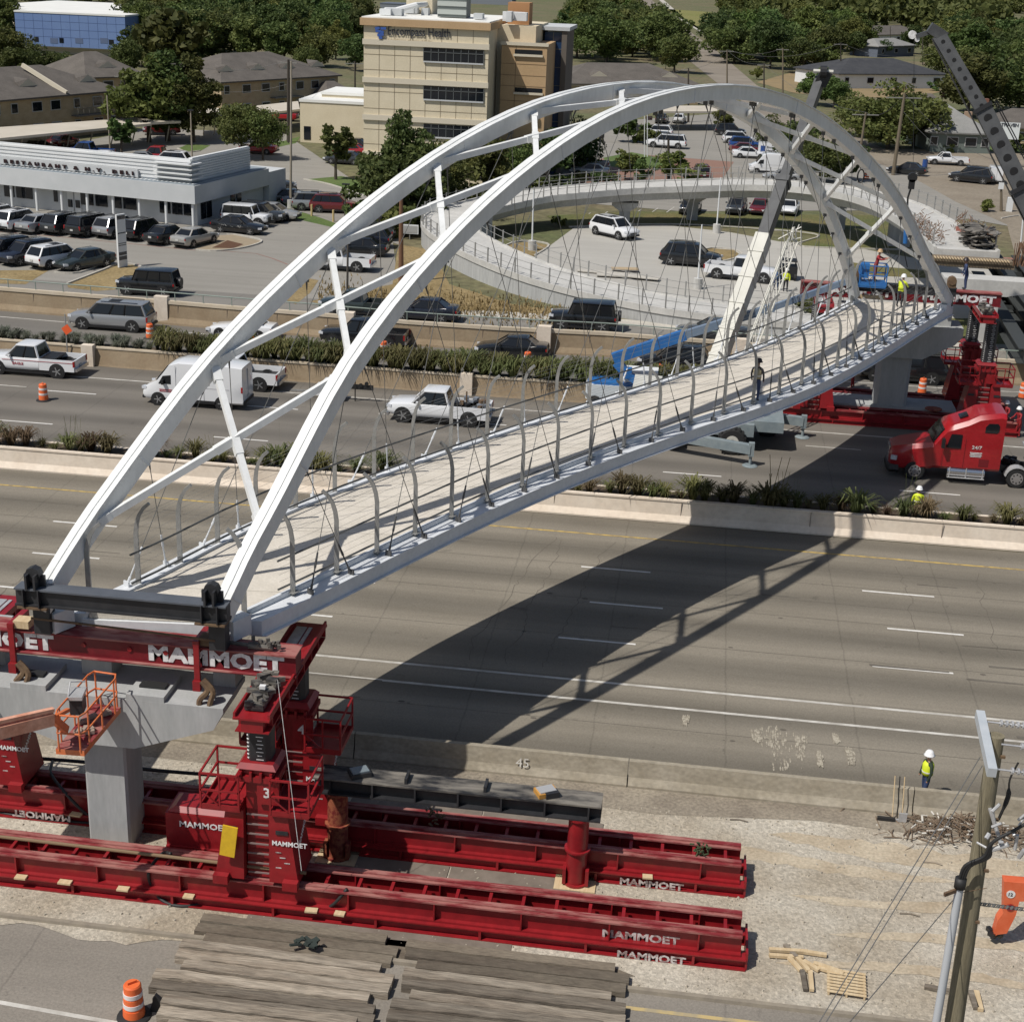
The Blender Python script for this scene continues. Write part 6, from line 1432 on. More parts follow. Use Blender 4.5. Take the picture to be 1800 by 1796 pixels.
b = MB(); b.span(xa-.1, xb+.15, YT-.12, YT-.003, zz2-.15, zz2+.2); b.build('parapet', M_CREAMB, H)
b = MB()
for y_ in (113, 133, 152, 178): b.box(((xa+xb)/2, YT-.005, onY(915, y_, YT).z), (xb-xa, .03, .05))
b.box((xa+(xb-xa)*.32, YT-.005, (ZF+zz2)/2), (.05, .03, zz2-ZF)); b.build('panel_joints', mat('brown_joint', (.2, .13, .07), .9), H)
for ya, yb in ((87, 97), (154, 164)):
    p = onY(905, ya, YT); q = onY(953, yb, YT); b = MB(); b.span(p.x, q.x, YT-.06, YT-.004, q.z, p.z); w = b.build('window', M_WIN, H)
    b = MB(); b.span(p.x-.1, q.x+.1, YT-.25, YT-.01, q.z-.25, q.z-.02); b.build('sill', M_CREAMB, w)
YG = 176; xa = onY(952, 200, YG).x; xb = onY(982, 200, YG).x; xc = onY(991, 200, YG).x; zg = onY(970, 47, YG).z
b = MB(); b.span(xa, xb, YG, YG+8, ZF, zg-.6); b.build('glass_tower', mat('blue_glass', (.02, .05, .12), .1), H)
b = MB()
for k in range(9): b.span(xa, xb, YG-.05, YG-.004, ZF+k*2, ZF+k*2+.08)
b.span((xa+xb)/2-.04, (xa+xb)/2+.04, YG-.06, YG-.005, ZF, zg-.6); b.build('mullions', MATS['window_mullion'], H)
b = MB(); b.span(xb+.003, xc, YG-.4, YG+8, ZF, zg-.4); b.build('stone_pillar', mat('brown_stone', (.14, .12, .10), .9), H)
b = MB(); b.span(xa-.5, xc+.3, YG-.6, YG+8.4, zg-.397, zg); b.build('tower_roof', M_GRB, H)
b = MB(); p = onY(714, 28, 175); q = onY(760, 0, 175); b.span(p.x, q.x, 175, 180, zc-.5, zc+5.5); b.build('penthouse', M_STUC, H)
b = MB(); p = onY(769, 35, 168); q = onY(820, 0, 168); b.span(p.x, q.x, 168, 171, zc+.2, zc+3.6)
b.build('louvre_unit', mat('grey_louvre', (.16, .18, .17), .6), H)
b = MB()
for k in range(4): b.span(p.x-.02, q.x+.02, 167.9, 167.99, zc+.5+k*.85, zc+1.0+k*.85)
b.build('louvre_bands', mat('pale_louvre', (.42, .45, .42), .6), H)
b = MB(); p = onY(892, 44, 172); q = onY(931, 6, 172); b.span(p.x, q.x, 172, 175, p.z, q.z); b.build('tan_penthouse', mat('orange_tan_render', (.42, .22, .10), .9), H)
r2 = random.Random(6)
for i in range(12):
    b = MB(); x = r2.choice([r2.uniform(xl+1, xl+5), r2.uniform(-27, -21)]); y = r2.uniform(166, 176); b.box((x, y, zc+.5), (r2.uniform(.5, 1.6), r2.uniform(.5, 1.6), r2.uniform(.5, 1.2))); b.build('roof_unit', M_WHB if i % 2 else M_GRB, H)
b = MB(); b.tube([(xl+1, 169, zc+.6), (xl+2, 170, zc+.6), (xl+4, 171, zc+1.2), (xl+4.5, 176, zc+1.2)], .3, 8); b.build('duct', M_WHB, H)
# ---- restaurant
C0 = Vector((-45.1, 128.9, 0)); U = Vector((-.977, .213, 0)); V = Vector((.213, .977, 0))
def rp(u, v, z): q = C0+U*u+V*v; return Vector((q.x, q.y, z))
def rbox(b, u0, u1, v0, v1, z0, z1, mi=0): b.prism([rp(u0, v0, 0)[:2], rp(u1, v0, 0)[:2], rp(u1, v1, 0)[:2], rp(u0, v1, 0)[:2]], z0, z1, mi)
RS = thing('restaurant', 'white art-deco restaurant with grey fascia and slim columns, left side', 'building', (C0.x, C0.y, ZF))
LU = 34
b = MB(); rbox(b, .6, LU, 1.3, 13.5, ZF, 3.15); b.build('wall', M_GRB, RS)
b = MB(); rbox(b, 0, LU, 0, 13.6, 3.153, 4.75); b.build('fascia', M_GRB, RS)
b = MB(); rbox(b, .15, LU, .15, 13.4, 4.753, 4.85); b.build('flat_roof', mat('blue_grey_roof', (.25, .29, .32), .7), RS)
b = MB()
for k in range(70): rbox(b, .3+k*.45, .48+k*.45, .3, .75, 4.853, 4.88)
b.build('roof_ribs', M_WHB, RS)
b = MB(); rbox(b, .9, LU, .95, 1.3, 4.854, 6.9); rbox(b, .9, 1.25, 1.302, 11.5, 4.854, 7.0)
for k in range(6): rbox(b, .82, LU, .87, .948, 5.0+k*.32, 5.16+k*.32)
for k in range(9): rbox(b, .82, .898, 1.0, 11.5, 4.95+k*.22, 5.10+k*.22)
b.build('stepped_parapet', M_WHB, RS)
b = MB()
for k in range(4): rbox(b, .55, 4.4, .35-.0*k, .86, 5.15+k*.42, 5.27+k*.42); rbox(b, .45, .8, .36, 2.2, 5.15+k*.42, 5.27+k*.42)
b.build('deco_fins', M_WHB, RS)
b = MB(); rbox(b, 6.2, LU, .62, .8, 4.95, 5.62); sp = b.build('sign_panel', M_GRB, RS)
def fit3(s, u_end, u_start, v, z, h, parent, m):
    o = text('lettering', s, 1.0, m, (0, 0, 0), VX, VZ, None, .06, .05, 1.0, spacing=1.9)
    xs = [w.co.x for w in o.data.vertices]; zs = [w.co.z for w in o.data.vertices]; k = (u_start-u_end)/(max(xs)-min(xs)); m0 = min(xs); z0 = min(zs); kz = h/(max(zs)-min(zs))
    off = RS.location
    for w in o.data.vertices:
        q = rp(u_start-(w.co.x-m0)*k, v+w.co.y, z+(w.co.z-z0)*kz)
        w.co = q-off
    o.parent = parent; return o
o = fit3('RESTAURANT & N.Y. DELI', 6.6, 20.6, .52, 5.08, .36, sp, mat('dark_red_letters', (.025, .008, .010), .5))
for k in range(11): b = MB(); q = rp(.45+k*2.78, .35, 0); b.tube([(q.x, q.y, ZF), (q.x, q.y, 3.15)], .13, 10); b.build('column', M_WHB, RS)
for a, c in ((323, 341), (301, 320), (277, 297), (206, 231), (184, 202), (151, 174), (121, 146), (67, 74), (10, 23), (-10, 8), (-35, -15)):
    u0 = (346-c)/18.4+.7; u1 = (346-a)/18.4+.7; b = MB(); rbox(b, u0, u1, 1.2, 1.297, 1.85, 3.1); b.build('window', M_WIN, RS)
for a in (88, 103): u0 = (346-a)/18.4; b = MB(); rbox(b, u0-.3, u0+.35, 1.2, 1.29, ZF+.1, 3.0); f = b.build('door', M_WHB, RS); b = MB(); rbox(b, u0-.22, u0+.27, 1.15, 1.197, ZF+.5, 2.2); b.build('pane', M_WIN, f)
for v0, v1 in ((1.9, 2.7), (2.9, 3.7), (7.2, 8.0), (8.3, 9.1)): b = MB(); rbox(b, .5, .597, v0, v1, 1.5, 3.0); b.build('window', M_WIN, RS)
b = MB(); q = rp(8, 2, 0); rbox(b, -.0, 6, 13.61, 17, ZF, 4.4); b.build('rear_block', M_GRB, RS)
# pylon sign
p = at(216, 470, ZF); t = thing('pylon_sign', 'tall white pylon sign with blue panels on the dry grass island', 'sign', (p.x, p.y, ZF))
an = 1.15; b = MB(); b.box((p.x, p.y, ZF+2.1), (.9, .16, 4.1), an); b.build('panel', M_WHB, t)
b = MB()
for z, h in ((3.9, .3), (.75, .3), (1.1, .25), (2.7, .08), (1.9, .06), (1.75, .06)): b.box((p.x, p.y, ZF+z), (.82, .18, h), an)
b.build('blue_bands', PAINT['navy'], t)
# northaven billboard
p = at(1766, 295, ZF); t = thing('billboard', 'white hand-lettered billboard behind the dark crane boom', 'sign', (p.x, p.y, ZF))
q0 = onY(1740, 214, p.y); q1 = onY(1790, 246, p.y); b = MB(); b.span(q0.x, q1.x, p.y, p.y+.12, q1.z, q0.z); b.build('board', mat('white_board', (.70, .74, .73), .7), t)
b = MB(); b.bar((p.x, p.y+.2, ZF), (p.x, p.y+.2, q0.z), .25); b.build('post', mat('dark_post', (.08, .07, .06), .8), t)
hh = (q0.z-q1.z)
for i, (s_, f, k) in enumerate((('NORTHAVEN', .76, .2), ('750-5858', .20, .14))):
    if i == 1: continue
    fit_text2(s_, q0.x+.25, q1.x-.25, p.y-.03, q1.z+hh*f, hh*k, t, M_SGN, .02)
# ------------------------------------------------------------------ trees and planting
import numpy as np
def leaf_mat(name, c, c2, tr=.0):
    m = bpy.data.materials.new(name); m.use_nodes = True; N = m.node_tree; L = N.links; b = N.nodes['Principled BSDF']; b.inputs['Roughness'].default_value = .65
    b.inputs['Specular IOR Level'].default_value = .25
    oi = N.nodes.new('ShaderNodeObjectInfo'); tc = N.nodes.new('ShaderNodeTexCoord'); t = N.nodes.new('ShaderNodeTexNoise'); t.inputs['Scale'].default_value = .55; t.inputs['Detail'].default_value = 4
    L.new(tc.outputs['Object'], t.inputs[0])
    r = N.nodes.new('ShaderNodeValToRGB'); r.color_ramp.elements[0].position = .36; r.color_ramp.elements[1].position = .66
    r.color_ramp.elements[0].color = (*c, 1); r.color_ramp.elements[1].color = (*c2, 1); L.new(t.outputs[0], r.inputs[0])
    h = N.nodes.new('ShaderNodeHueSaturation'); L.new(r.outputs[0], h.inputs['Color'])
    m1 = N.nodes.new('ShaderNodeMapRange'); m1.inputs[3].default_value = .45; m1.inputs[4].default_value = .53; L.new(oi.outputs['Random'], m1.inputs[0]); L.new(m1.outputs[0], h.inputs['Hue'])
    ma = N.nodes.new('ShaderNodeMath'); ma.operation = 'MULTIPLY'; ma.inputs[1].default_value = 7.31; L.new(oi.outputs['Random'], ma.inputs[0])
    fr = N.nodes.new('ShaderNodeMath'); fr.operation = 'FRACT'; L.new(ma.outputs[0], fr.inputs[0])
    m2 = N.nodes.new('ShaderNodeMapRange'); m2.inputs[3].default_value = .75; m2.inputs[4].default_value = 1.5; L.new(fr.outputs[0], m2.inputs[0]); L.new(m2.outputs[0], h.inputs['Value'])
    L.new(h.outputs[0], b.inputs['Base Color'])
    tb = N.nodes.new('ShaderNodeBsdfTranslucent'); L.new(h.outputs[0], tb.inputs[0]); mx = N.nodes.new('ShaderNodeMixShader'); mx.inputs[0].default_value = .3
    out = N.nodes['Material Output']; L.new(b.outputs[0], mx.inputs[1]); L.new(tb.outputs[0], mx.inputs[2]); L.new(mx.outputs[0], out.inputs[0])
    return m
M_LEAF = leaf_mat('oak_leaves', (.050, .078, .022), (.115, .145, .045)); M_LEAF2 = leaf_mat('light_leaves', (.070, .098, .022), (.135, .165, .048)); M_LEAFG = leaf_mat('grey_green_leaves', (.05, .065, .035), (.085, .10, .06))
M_BARK = mat('tree_bark', (.07, .055, .04), .95, n=4, c2=(.11, .09, .07))
def np_crown(seed, nclump, nleaf, leaf, rx=.5, z0=.28, z1=1.0, shape=1.0, gap=.0):
    """unit-height crown: leaf clumps through a lumpy ellipsoid; returns V, F"""
    R = np.random.RandomState(seed); C = []
    zc = (z0+z1)/2; rz = (z1-z0)/2
    while len(C) < nclump:
        p = R.uniform(-1, 1, 3); d = np.linalg.norm(p)
        if d > 1 or d < .35: continue
        ang = math.atan2(p[1], p[0]); lump = .82+.18*math.sin(3*ang+seed)+.1*math.sin(5*p[2]*2+seed*2)
        C.append([p[0]*rx*lump, p[1]*rx*lump, zc+p[2]*rz*lump])
    C = np.array(C); cr = rx*.27*R.uniform(.7, 1.3, nclump)
    P = []; 
    for c, r in zip(C, cr):
        q = R.normal(0, 1, (nleaf, 3)); q /= np.linalg.norm(q, axis=1)[:, None]; q *= (r*R.uniform(.45, 1.08, nleaf)**.6)[:, None]; q[:, 2] *= .75
        P.append(c+q)
    P = np.concatenate(P); n = len(P)
    a = R.normal(0, 1, (n, 3)); a /= np.linalg.norm(a, axis=1)[:, None]; b_ = R.normal(0, 1, (n, 3)); b_ = np.cross(a, b_); b_ /= np.linalg.norm(b_, axis=1)[:, None]
    s = leaf*R.uniform(.6, 1.4, n)[:, None]
    V = np.stack([P-a*s, P-b_*s*.6, P+a*s, P+b_*s*.6], 1).reshape(-1, 3)
    return V, C
def quad_mesh(name, V, m):
    me = bpy.data.meshes.new(name); n = len(V)//4
    me.vertices.add(len(V)); me.vertices.foreach_set('co', np.ascontiguousarray(V, dtype=np.float32).ravel())
    me.loops.add(4*n); me.loops.foreach_set('vertex_index', np.arange(4*n, dtype=np.int32))
    me.polygons.add(n); me.polygons.foreach_set('loop_start', np.arange(0, 4*n, 4, dtype=np.int32)); me.polygons.foreach_set('loop_total', np.full(n, 4, dtype=np.int32))
    me.materials.append(m); me.update(calc_edges=True); return me
TREEV = {}
def tree_variant(key, seed, h, w, nc, nl, leaf, m, z0=.25, trunk=True, lean=0):
    V, C = np_crown(seed, nc, nl, leaf/h, w/h/2, z0)
    V = V*h; cm = quad_mesh('crown', V, m)
    b = MB(); r0 = .028*h*.8; C = C*h; top = Vector((lean, 0, h*.62))
    b.tube([(0, 0, -.2), (0, 0, h*.12), (lean*.4, 0, h*.35), top], [r0*1.25, r0, r0*.75, r0*.35], 7)
    R = random.Random(seed)
    for i in range(9):
        c = Vector(C[R.randrange(len(C))]); s = Vector((lean*.3, 0, h*R.uniform(.16, .45))); b.tube([s, s.lerp(c, .5)+Vector((0, 0, h*.04)), c], [r0*.45, r0*.28, r0*.1], 5)
    me = bpy.data.meshes.new('trunk'); me.from_pydata(b.v, [], b.f); me.materials.append(M_BARK)
    TREEV[key] = (cm, me, h)
for i in range(4): tree_variant('oak%d' % i, 11+i, 10, (11, 12.5, 9.5, 12)[i], 50, 125, .29, M_LEAF, (.2, .16, .22, .14)[i])
for i in range(2): tree_variant('light%d' % i, 31+i, 9, (8, 9)[i], 44, 120, .27, M_LEAF2, .2)
tree_variant('small', 41, 6, 3.2, 26, 50, .26, M_LEAF, .25); tree_variant('small2', 42, 6, 4.4, 30, 45, .24, M_LEAF2, .3)
tree_variant('tall', 51, 14, 9.5, 70, 190, .24, M_LEAF, .10); tree_variant('round', 61, 8, 8.5, 70, 130, .19, M_LEAF, .26)
tree_variant('shrub', 71, 2.2, 2.6, 16, 45, .2, M_LEAF, .0); tree_variant('shrub2', 72, 2.2, 2.8, 14, 40, .2, M_LEAF2, .0)
for i in range(2): tree_variant('far%d' % i, 81+i, 10, (12, 13)[i], 30, 34, .75, M_LEAF, .12)
tree_variant('pink', 91, 3.4, 3.6, 16, 40, .2, mat('pink_blossom', (.25, .12, .12), .8, n=1.5, c2=(.06, .09, .03)), .2)
tree_variant('white', 92, 3.4, 3.2, 16, 40, .2, mat('white_blossom', (.42, .40, .36), .8, n=1.5, c2=(.07, .09, .04)), .2)
tree_variant('redtree', 93, 5, 4, 16, 40, .3, mat('reddish_leaves', (.14, .04, .025), .8, n=1.5, c2=(.07, .06, .02)), .2)
tree_variant('greytree', 94, 10, 8, 30, 40, .35, M_LEAFG, .1)
trr = random.Random(77)
def tree(var, p, h, label, group=None, wscale=1.0, name='tree', cat='tree'):
    cm, tm, h0 = TREEV[var]; s = h/h0
    t = bpy.data.objects.new(name, None); COL.objects.link(t); t.location = p; t.rotation_euler = (0, 0, trr.uniform(0, 6.28)); t.scale = (s*wscale, s*wscale, s); t.empty_display_size = .5
    tag(t, label, cat, group)
    for n_, me in (('crown', cm), ('trunk', tm)):
        if n_ == 'trunk' and var.startswith('shrub'): continue
        o = bpy.data.objects.new(n_, me); COL.objects.link(o); o.parent = t
    return t
def T(var, x, y, topy, label, group=None, ws=1.0, name='tree', cat='tree'):
    """trunk foot at the pixel, crown top at height topy"""
    p = at(x, y, ZF); h = onY(x, topy, p.y).z-ZF
    return tree(var, p, max(1, h), label, group, ws, name, cat)
for a in (('tall', 295, 248, 82, 'large leafy tree with twin crowns behind the small carport', 1.25), ('tall', 340, 250, 90, 'tall dark tree right beside the twin-crowned one', 1.0), ('light0', 262, 250, 105, 'lighter green tree at the left of the twin-crowned one', 1.2),
          ('round', 425, 278, 182, 'round solitary tree beside the lone red saloon', 1.15), ('round', 462, 281, 192, 'right half of the round tree pair by the red saloon', .9), ('small', 590, 316, 214, 'slim young tree on the grass island before the annex', 1.2), ('small', 214, 276, 205, 'small tree in front of the long carport', 1.4),
          ('tall', 715, 395, 186, 'tall ragged dark oak in front of the hospital', .85), ('oak0', 690, 400, 255, 'dark oak beneath the tall ragged one, left side', 1.2), ('oak1', 760, 385, 262, 'dark oak filling behind the arch before the hospital', 1.1),
          ('oak2', 850, 345, 245, 'rounded oak right of the hospital main windows', 1.2), ('oak3', 905, 330, 250, 'rounded oak below the tan hospital block', 1.1), ('oak0', 960, 325, 225, 'dark oak at the hospital corner by the entrance', 1.0), ('oak1', 1020, 300, 215, 'dark oak over the hospital entrance drive', .9),
          ('small2', 1098, 318, 262, 'young tree by the brick forecourt, left one', 1.2), ('small2', 1130, 330, 275, 'young tree by the brick forecourt, middle one', 1.1), ('small2', 1178, 325, 262, 'young tree by the brick forecourt, right one', 1.4), ('small2', 1208, 335, 285, 'bushy young tree behind the ramp rail', 1.5),
          ('light1', 1270, 232, 190, 'tree at the back of the hospital lot by the carport', 1.1), ('oak2', 1395, 300, 215, 'dark tree behind the passenger van', 1.2), ('oak3', 1440, 320, 240, 'dark red-tinged tree mass behind the far arch', 1.2), ('oak0', 1480, 318, 245, 'tree behind the far arch bracing', 1.1), ('oak1', 1350, 262, 205, 'tree right of the hospital lot row', 1.0),
          ('oak1', 1560, 262, 152, 'big round dark tree beside the leaning utility pole', 1.5), ('oak2', 1605, 258, 165, 'dark tree at the right side of the big round one', 1.3), ('oak3', 1510, 240, 165, 'dark tree at the left side of the big round one', 1.2), ('light0', 1435, 185, 120, 'tree behind the grey crane tip', 1.4), ('oak0', 1465, 190, 135, 'bushy tree right of the grey crane tip', 1.2),
          ('redtree', 1580, 172, 145, 'reddish bushy tree among the roofs', 1.2), ('pink', 1644, 262, 244, 'pink flowering tree on the corner lawn', 1.0), ('white', 1722, 268, 240, 'white flowering shrub behind the dark crane boom', 1.1), ('white', 1778, 262, 242, 'white flowering shrub below the billboard', .8),
          ('oak2', 1700, 205, 95, 'large dark tree right of the dark crane boom', 1.3), ('oak3', 1735, 200, 88, 'large dark tree between crane boom and right edge', 1.4), ('oak1', 1790, 195, 100, 'large dark tree at the right photo edge', 1.3), ('oak0', 1690, 150, 80, 'dark tree above the crane boom joint', 1.2), ('light1', 1755, 110, 55, 'pale green tree by the far lawn', .8),
          ('oak2', 1600, 95, 45, 'tree left of the black crane tip', 1.0), ('small', 1120, 178, 140, 'young tree before the low brown roof', 1.8), ('small2', 1004, 172, 140, 'small yellowish tree beside the low building', 1.6), ('light1', 1170, 122, 92, 'yellow-green tree behind the low brown roof', .8), ('oak0', 1185, 128, 58, 'tall dark oak left of the long street bend', 1.2), ('oak3', 1272, 100, 18, 'broad dark oak at the right side of the long street', 1.2), ('oak1', 1290, 112, 40, 'wide dark oak behind the far wooden poles', 1.4), ('oak2', 1345, 108, 35, 'broad dark oak over the thick cable', 1.4), ('oak3', 1405, 112, 45, 'dark oak behind the far cable pole', 1.3), ('oak0', 1450, 108, 52, 'dark oak left of the white house', 1.2), ('light0', 1330, 140, 118, 'low green tree near the bare lot', 1.3), ('oak1', 1655, 135, 75, 'dark oak behind the black crane boom', 1.2), ('oak0', 1500, 98, 55, 'dark oak over the white house roof', 1.2), ('oak3', 1550, 100, 70, 'dark oak at the far blue grey house', 1.0),
          ('greytree', 220, 90, 40, 'pale bare-branched tree at the right end of the blue building', 1.0), ('oak0', 20, 130, 48, 'dark tree at the left edge before the blue building', 1.1), ('oak1', 70, 138, 82, 'dark spreading tree left of the white canopy', 1.3), ('oak2', 30, 145, 85, 'dark tree above the apartment roof at the left edge', 1.3), ('oak3', 112, 128, 92, 'low dark tree beside the white canopy', 1.0),
          ('oak2', 250, 118, 45, 'dark oak right of the blue building', 1.2), ('oak3', 300, 112, 30, 'dark oak crown rising over the far warehouse', 1.2), ('oak0', 225, 135, 70, 'dark oak behind the twin-crowned tree', 1.0), ('oak1', 345, 110, 22, 'broad dark oak left of the apartment gables', 1.3), ('oak3', 395, 106, 15, 'dark oak behind the gabled apartment roof', 1.2), ('oak2', 440, 112, 30, 'dark oak directly over the gabled roof', 1.2),
          ('light0', 590, 105, 38, 'yellowish tree left of the hospital roof', 1.0), ('oak0', 625, 125, 60, 'dark oak touching the hospital left wall', 1.0), ('oak1', 560, 118, 50, 'dark oak at the right end of the apartment gables', 1.2), ('oak2', 500, 115, 40, 'dark oak behind the middle of the gabled roof', 1.3), ('oak3', 540, 130, 80, 'low dark oak behind the gabled roof end', 1.0)):
    T(a[0], a[1], a[2], a[3], a[4], None, a[5])
for i, (x, y, ty) in enumerate([(640, 402, 350), (665, 408, 355), (690, 412, 358), (712, 414, 362), (735, 412, 352), (760, 405, 348), (785, 395, 340), (810, 385, 335), (840, 375, 330), (870, 362, 322), (900, 350, 318), (930, 342, 312), (960, 336, 308), (990, 330, 304), (1020, 326, 302), (1050, 324, 300), (1075, 322, 303)]):
    T(('shrub', 'shrub2')[i % 3 == 2], x, y, ty, 'dense green shrub in the hedge between the curved ramp and the hospital', 'hedge shrubs behind the curved ramp', 1.5, 'shrub', 'shrub')
for i, (x, y, ty, l) in enumerate([(1140, 255, 225, 'purple-brown shrub bed by the hospital entrance path'), (1105, 250, 205, 'dark shrub beside the entrance pillar'), (1665, 268, 250, 'round clipped shrub under the pale roof'), (1690, 268, 250, 'clipped shrub left of the crane boom on the lawn'), (1795, 270, 232, 'green shrub right of the billboard'), (1475, 178, 150, 'shrub left of the white house'), (1640, 160, 142, 'dark clipped hedge before the white house'), (980, 398, 385, 'small weedy shrub at a lamp base'), (1420, 568, 520, 'weedy young tree beside the crane boom'), (1735, 372, 350, 'low shrub behind the heaped panels')]):
    T(('shrub', 'shrub2')[i % 2], x, y, ty, l, None, 1.3, 'shrub', 'shrub')
# woods and streets further off
EX = [[(10, 30), (240, 30), (240, 112), (10, 112)], [(100, 86), (210, 86), (210, 125), (100, 125)], [(360, 88), (640, 88), (640, 300), (360, 300)], [(-60, 112), (270, 112), (270, 300), (-60, 300)], [(630, 0), (1010, 0), (1010, 300), (630, 300)],
      [(975, 112), (1260, 112), (1260, 300), (975, 300)], [(1100, -40), (1150, -40), (1195, 40), (1255, 90), (1400, 160), (1500, 230), (1480, 300), (1250, 180), (1150, 75), (1108, 40)], [(1150, -10), (1265, -10), (1290, 85), (1240, 85)], [(1455, 100), (1690, 100), (1690, 200), (1455, 200)],
      [(1520, 50), (1640, 50), (1640, 108), (1520, 108)], [(1748, 28), (1900, 28), (1900, 92), (1748, 92)], [(1360, 20), (1480, 20), (1480, 45), (1360, 45)], [(1360, 85), (1450, 85), (1450, 125), (1360, 125)], [(-80, 15), (200, 15), (200, 40), (-80, 40)], [(270, 5), (540, 5), (540, 34), (270, 34)], [(1300, 130), (1480, 130), (1480, 230), (1300, 230)]]
def inpoly(x, y, P):
    c = False; n = len(P)
    for i in range(n):
        x1, y1 = P[i]; x2, y2 = P[(i+1) % n]
        if (y1 > y) != (y2 > y) and x < (x2-x1)*(y-y1)/(y2-y1)+x1: c = not c
    return c
cand = []; Yc = 215.0; rw = random.Random(99)
while Yc < 1150:
    st = 10.5 if Yc < 500 else 14 if Yc < 800 else 17
    xm = -.50*Yc-20; xM = .26*Yc+25; x = xm+rw.uniform(0, st)
    while x < xM:
        X = x+rw.uniform(-3.5, 3.5); Y = Yc+rw.uniform(-4, 4); qx, qy = px((X, Y, ZF))
        if -60 < qx < 1860 and qy < 140 and not any(inpoly(qx, qy, e) for e in EX) and rw.random() < (.93 if qx < 1110 else .88): cand.append((X, Y, qx, qy))
        x += st
    Yc += st*.95
cand.sort(key=lambda c: c[1]); near_, far_ = cand[:235], cand[235:]
for X, Y, qx, qy in near_:
    v = rw.choice(['oak0', 'oak1', 'oak2', 'oak3', 'oak0', 'far0', 'light0', 'light1'])
    tree(v, (X, Y, ZF), rw.uniform(7.5, 12), 'broad leafy tree among the woods and gardens beyond the buildings', 'trees in the woods beyond the buildings', rw.uniform(.95, 1.3))
VV = []
bases = [np_crown(200+i, 16, 16, .12, .6, .05)[0] for i in range(5)]
for X, Y, qx, qy in far_:
    Vb = bases[rw.randrange(5)]; h = rw.uniform(8, 13.5); a = rw.uniform(0, 6.28); ca, sa = math.cos(a), math.sin(a); s = np.array([h, h, h])
    W_ = Vb*s; VV.append(np.stack([W_[:, 0]*ca-W_[:, 1]*sa+X, W_[:, 0]*sa+W_[:, 1]*ca+Y, W_[:, 2]+ZF], 1))
far_me = quad_mesh('distant_woods', np.concatenate(VV), M_LEAF); o = bpy.data.objects.new('distant_woods', far_me); COL.objects.link(o); tag(o, 'distant woods of dark treetops along the top of the photo', 'woods', None, 'stuff')
# grass tufts of the planters
def tuft_mesh(name, seed, n, h, spread, m, w=.022, stalks=0):
    R = random.Random(seed); V = []; Fc = []
    for i in range(n):
        a = R.uniform(0, 2*PI); l = h*R.uniform(.6, 1.1); s = spread*R.uniform(.3, 1); bx, by = R.uniform(-.08, .08), R.uniform(-.08, .08); d = Vector((math.cos(a), math.sin(a), 0)); t_ = Vector((-d.y, d.x, 0))*w
        p0 = Vector((bx, by, 0)); p1 = p0+d*s*.35+Vector((0, 0, l*.75)); p2 = p0+d*s*.8+Vector((0, 0, l)); p3 = p0+d*s*1.15+Vector((0, 0, l*R.uniform(.55, .9)))
        k = len(V); V += [p0-t_, p0+t_, p1-t_, p1+t_, p2-t_*.7, p2+t_*.7, p3]; Fc += [(k, k+1, k+3, k+2), (k+2, k+3, k+5, k+4), (k+4, k+5, k+6)]
    for i in range(stalks):
        a = R.uniform(0, 2*PI); p0 = Vector((R.uniform(-.2, .2), R.uniform(-.1, .1), 0)); p1 = p0+Vector((math.cos(a)*.25, math.sin(a)*.12, R.uniform(1.0, 1.9))); k = len(V); t_ = Vector((.008, 0, 0)); V += [p0-t_, p0+t_, p1+t_, p1-t_]; Fc.append((k, k+1, k+2, k+3))
    me = bpy.data.meshes.new(name); me.from_pydata(V, [], Fc); me.materials.append(m); return me
M_TUFT = leaf_mat('tuft_green', (.07, .085, .028), (.17, .17, .065)); M_TUFB = leaf_mat('tuft_browned', (.09, .07, .035), (.19, .155, .08)); M_TUFG = leaf_mat('sage_tuft', (.08, .09, .065), (.15, .16, .12))
TM = [tuft_mesh('grass_tuft', s, 120, .72, .8, m, .024, st) for s, m, st in ((1, M_TUFT, 0), (2, M_TUFB, 0), (3, M_TUFT, 6), (4, M_TUFT, 0))]
TG = [tuft_mesh('grass_tuft', s, 150, 1.0, 1.0, m, .03) for s, m in ((11, M_TUFT), (12, M_TUFT), (13, M_TUFT))]; TS = [tuft_mesh('sage_tuft', s, 150, .85, .7, M_TUFG, .025) for s in (21, 22)]
def tuft(me, p, s, label, group, nm='grass_tuft'):
    o = bpy.data.objects.new(nm, me); COL.objects.link(o); o.location = p; o.rotation_euler = (0, 0, trr.uniform(0, 6.28)); o.scale = (s*trr.uniform(.85, 1.2), s*trr.uniform(.85, 1.1), s); tag(o, label, 'grass tuft', group)
x = -37.0
while x < 21:
    if -27.2 > x > -28.4 or (-12 < x < -8 and trr.random() < .0): x += .8; continue
    s = trr.choice([.55, .8, 1.0, 1.25]) if trr.random() < .85 else 1.5
    tuft(trr.choice(TM), (x, 67.95+trr.uniform(-.15, .35), .86), s, 'spiky grass tuft growing in the cream median planter', 'grass tufts in the median planter'); x += trr.uniform(.5, .95)
R_ = rail_pts(PL[1:], 62)
for i, p in enumerate(R_):
    g = px(p)[0] > 270
    for k in range(2):
        q = p+Vector((trr.uniform(-.2, .2), .45+k*.7, 1.0))
        tuft(trr.choice(TG if g else TS), q, trr.uniform(1.0, 1.4) if g else trr.uniform(.6, .9), 'arching grass clump spilling over the tan planter wall' if g else 'grey-green sage clump in the left part of the planter wall', 'grass clumps in the tan planter' if g else 'sage clumps in the tan planter')
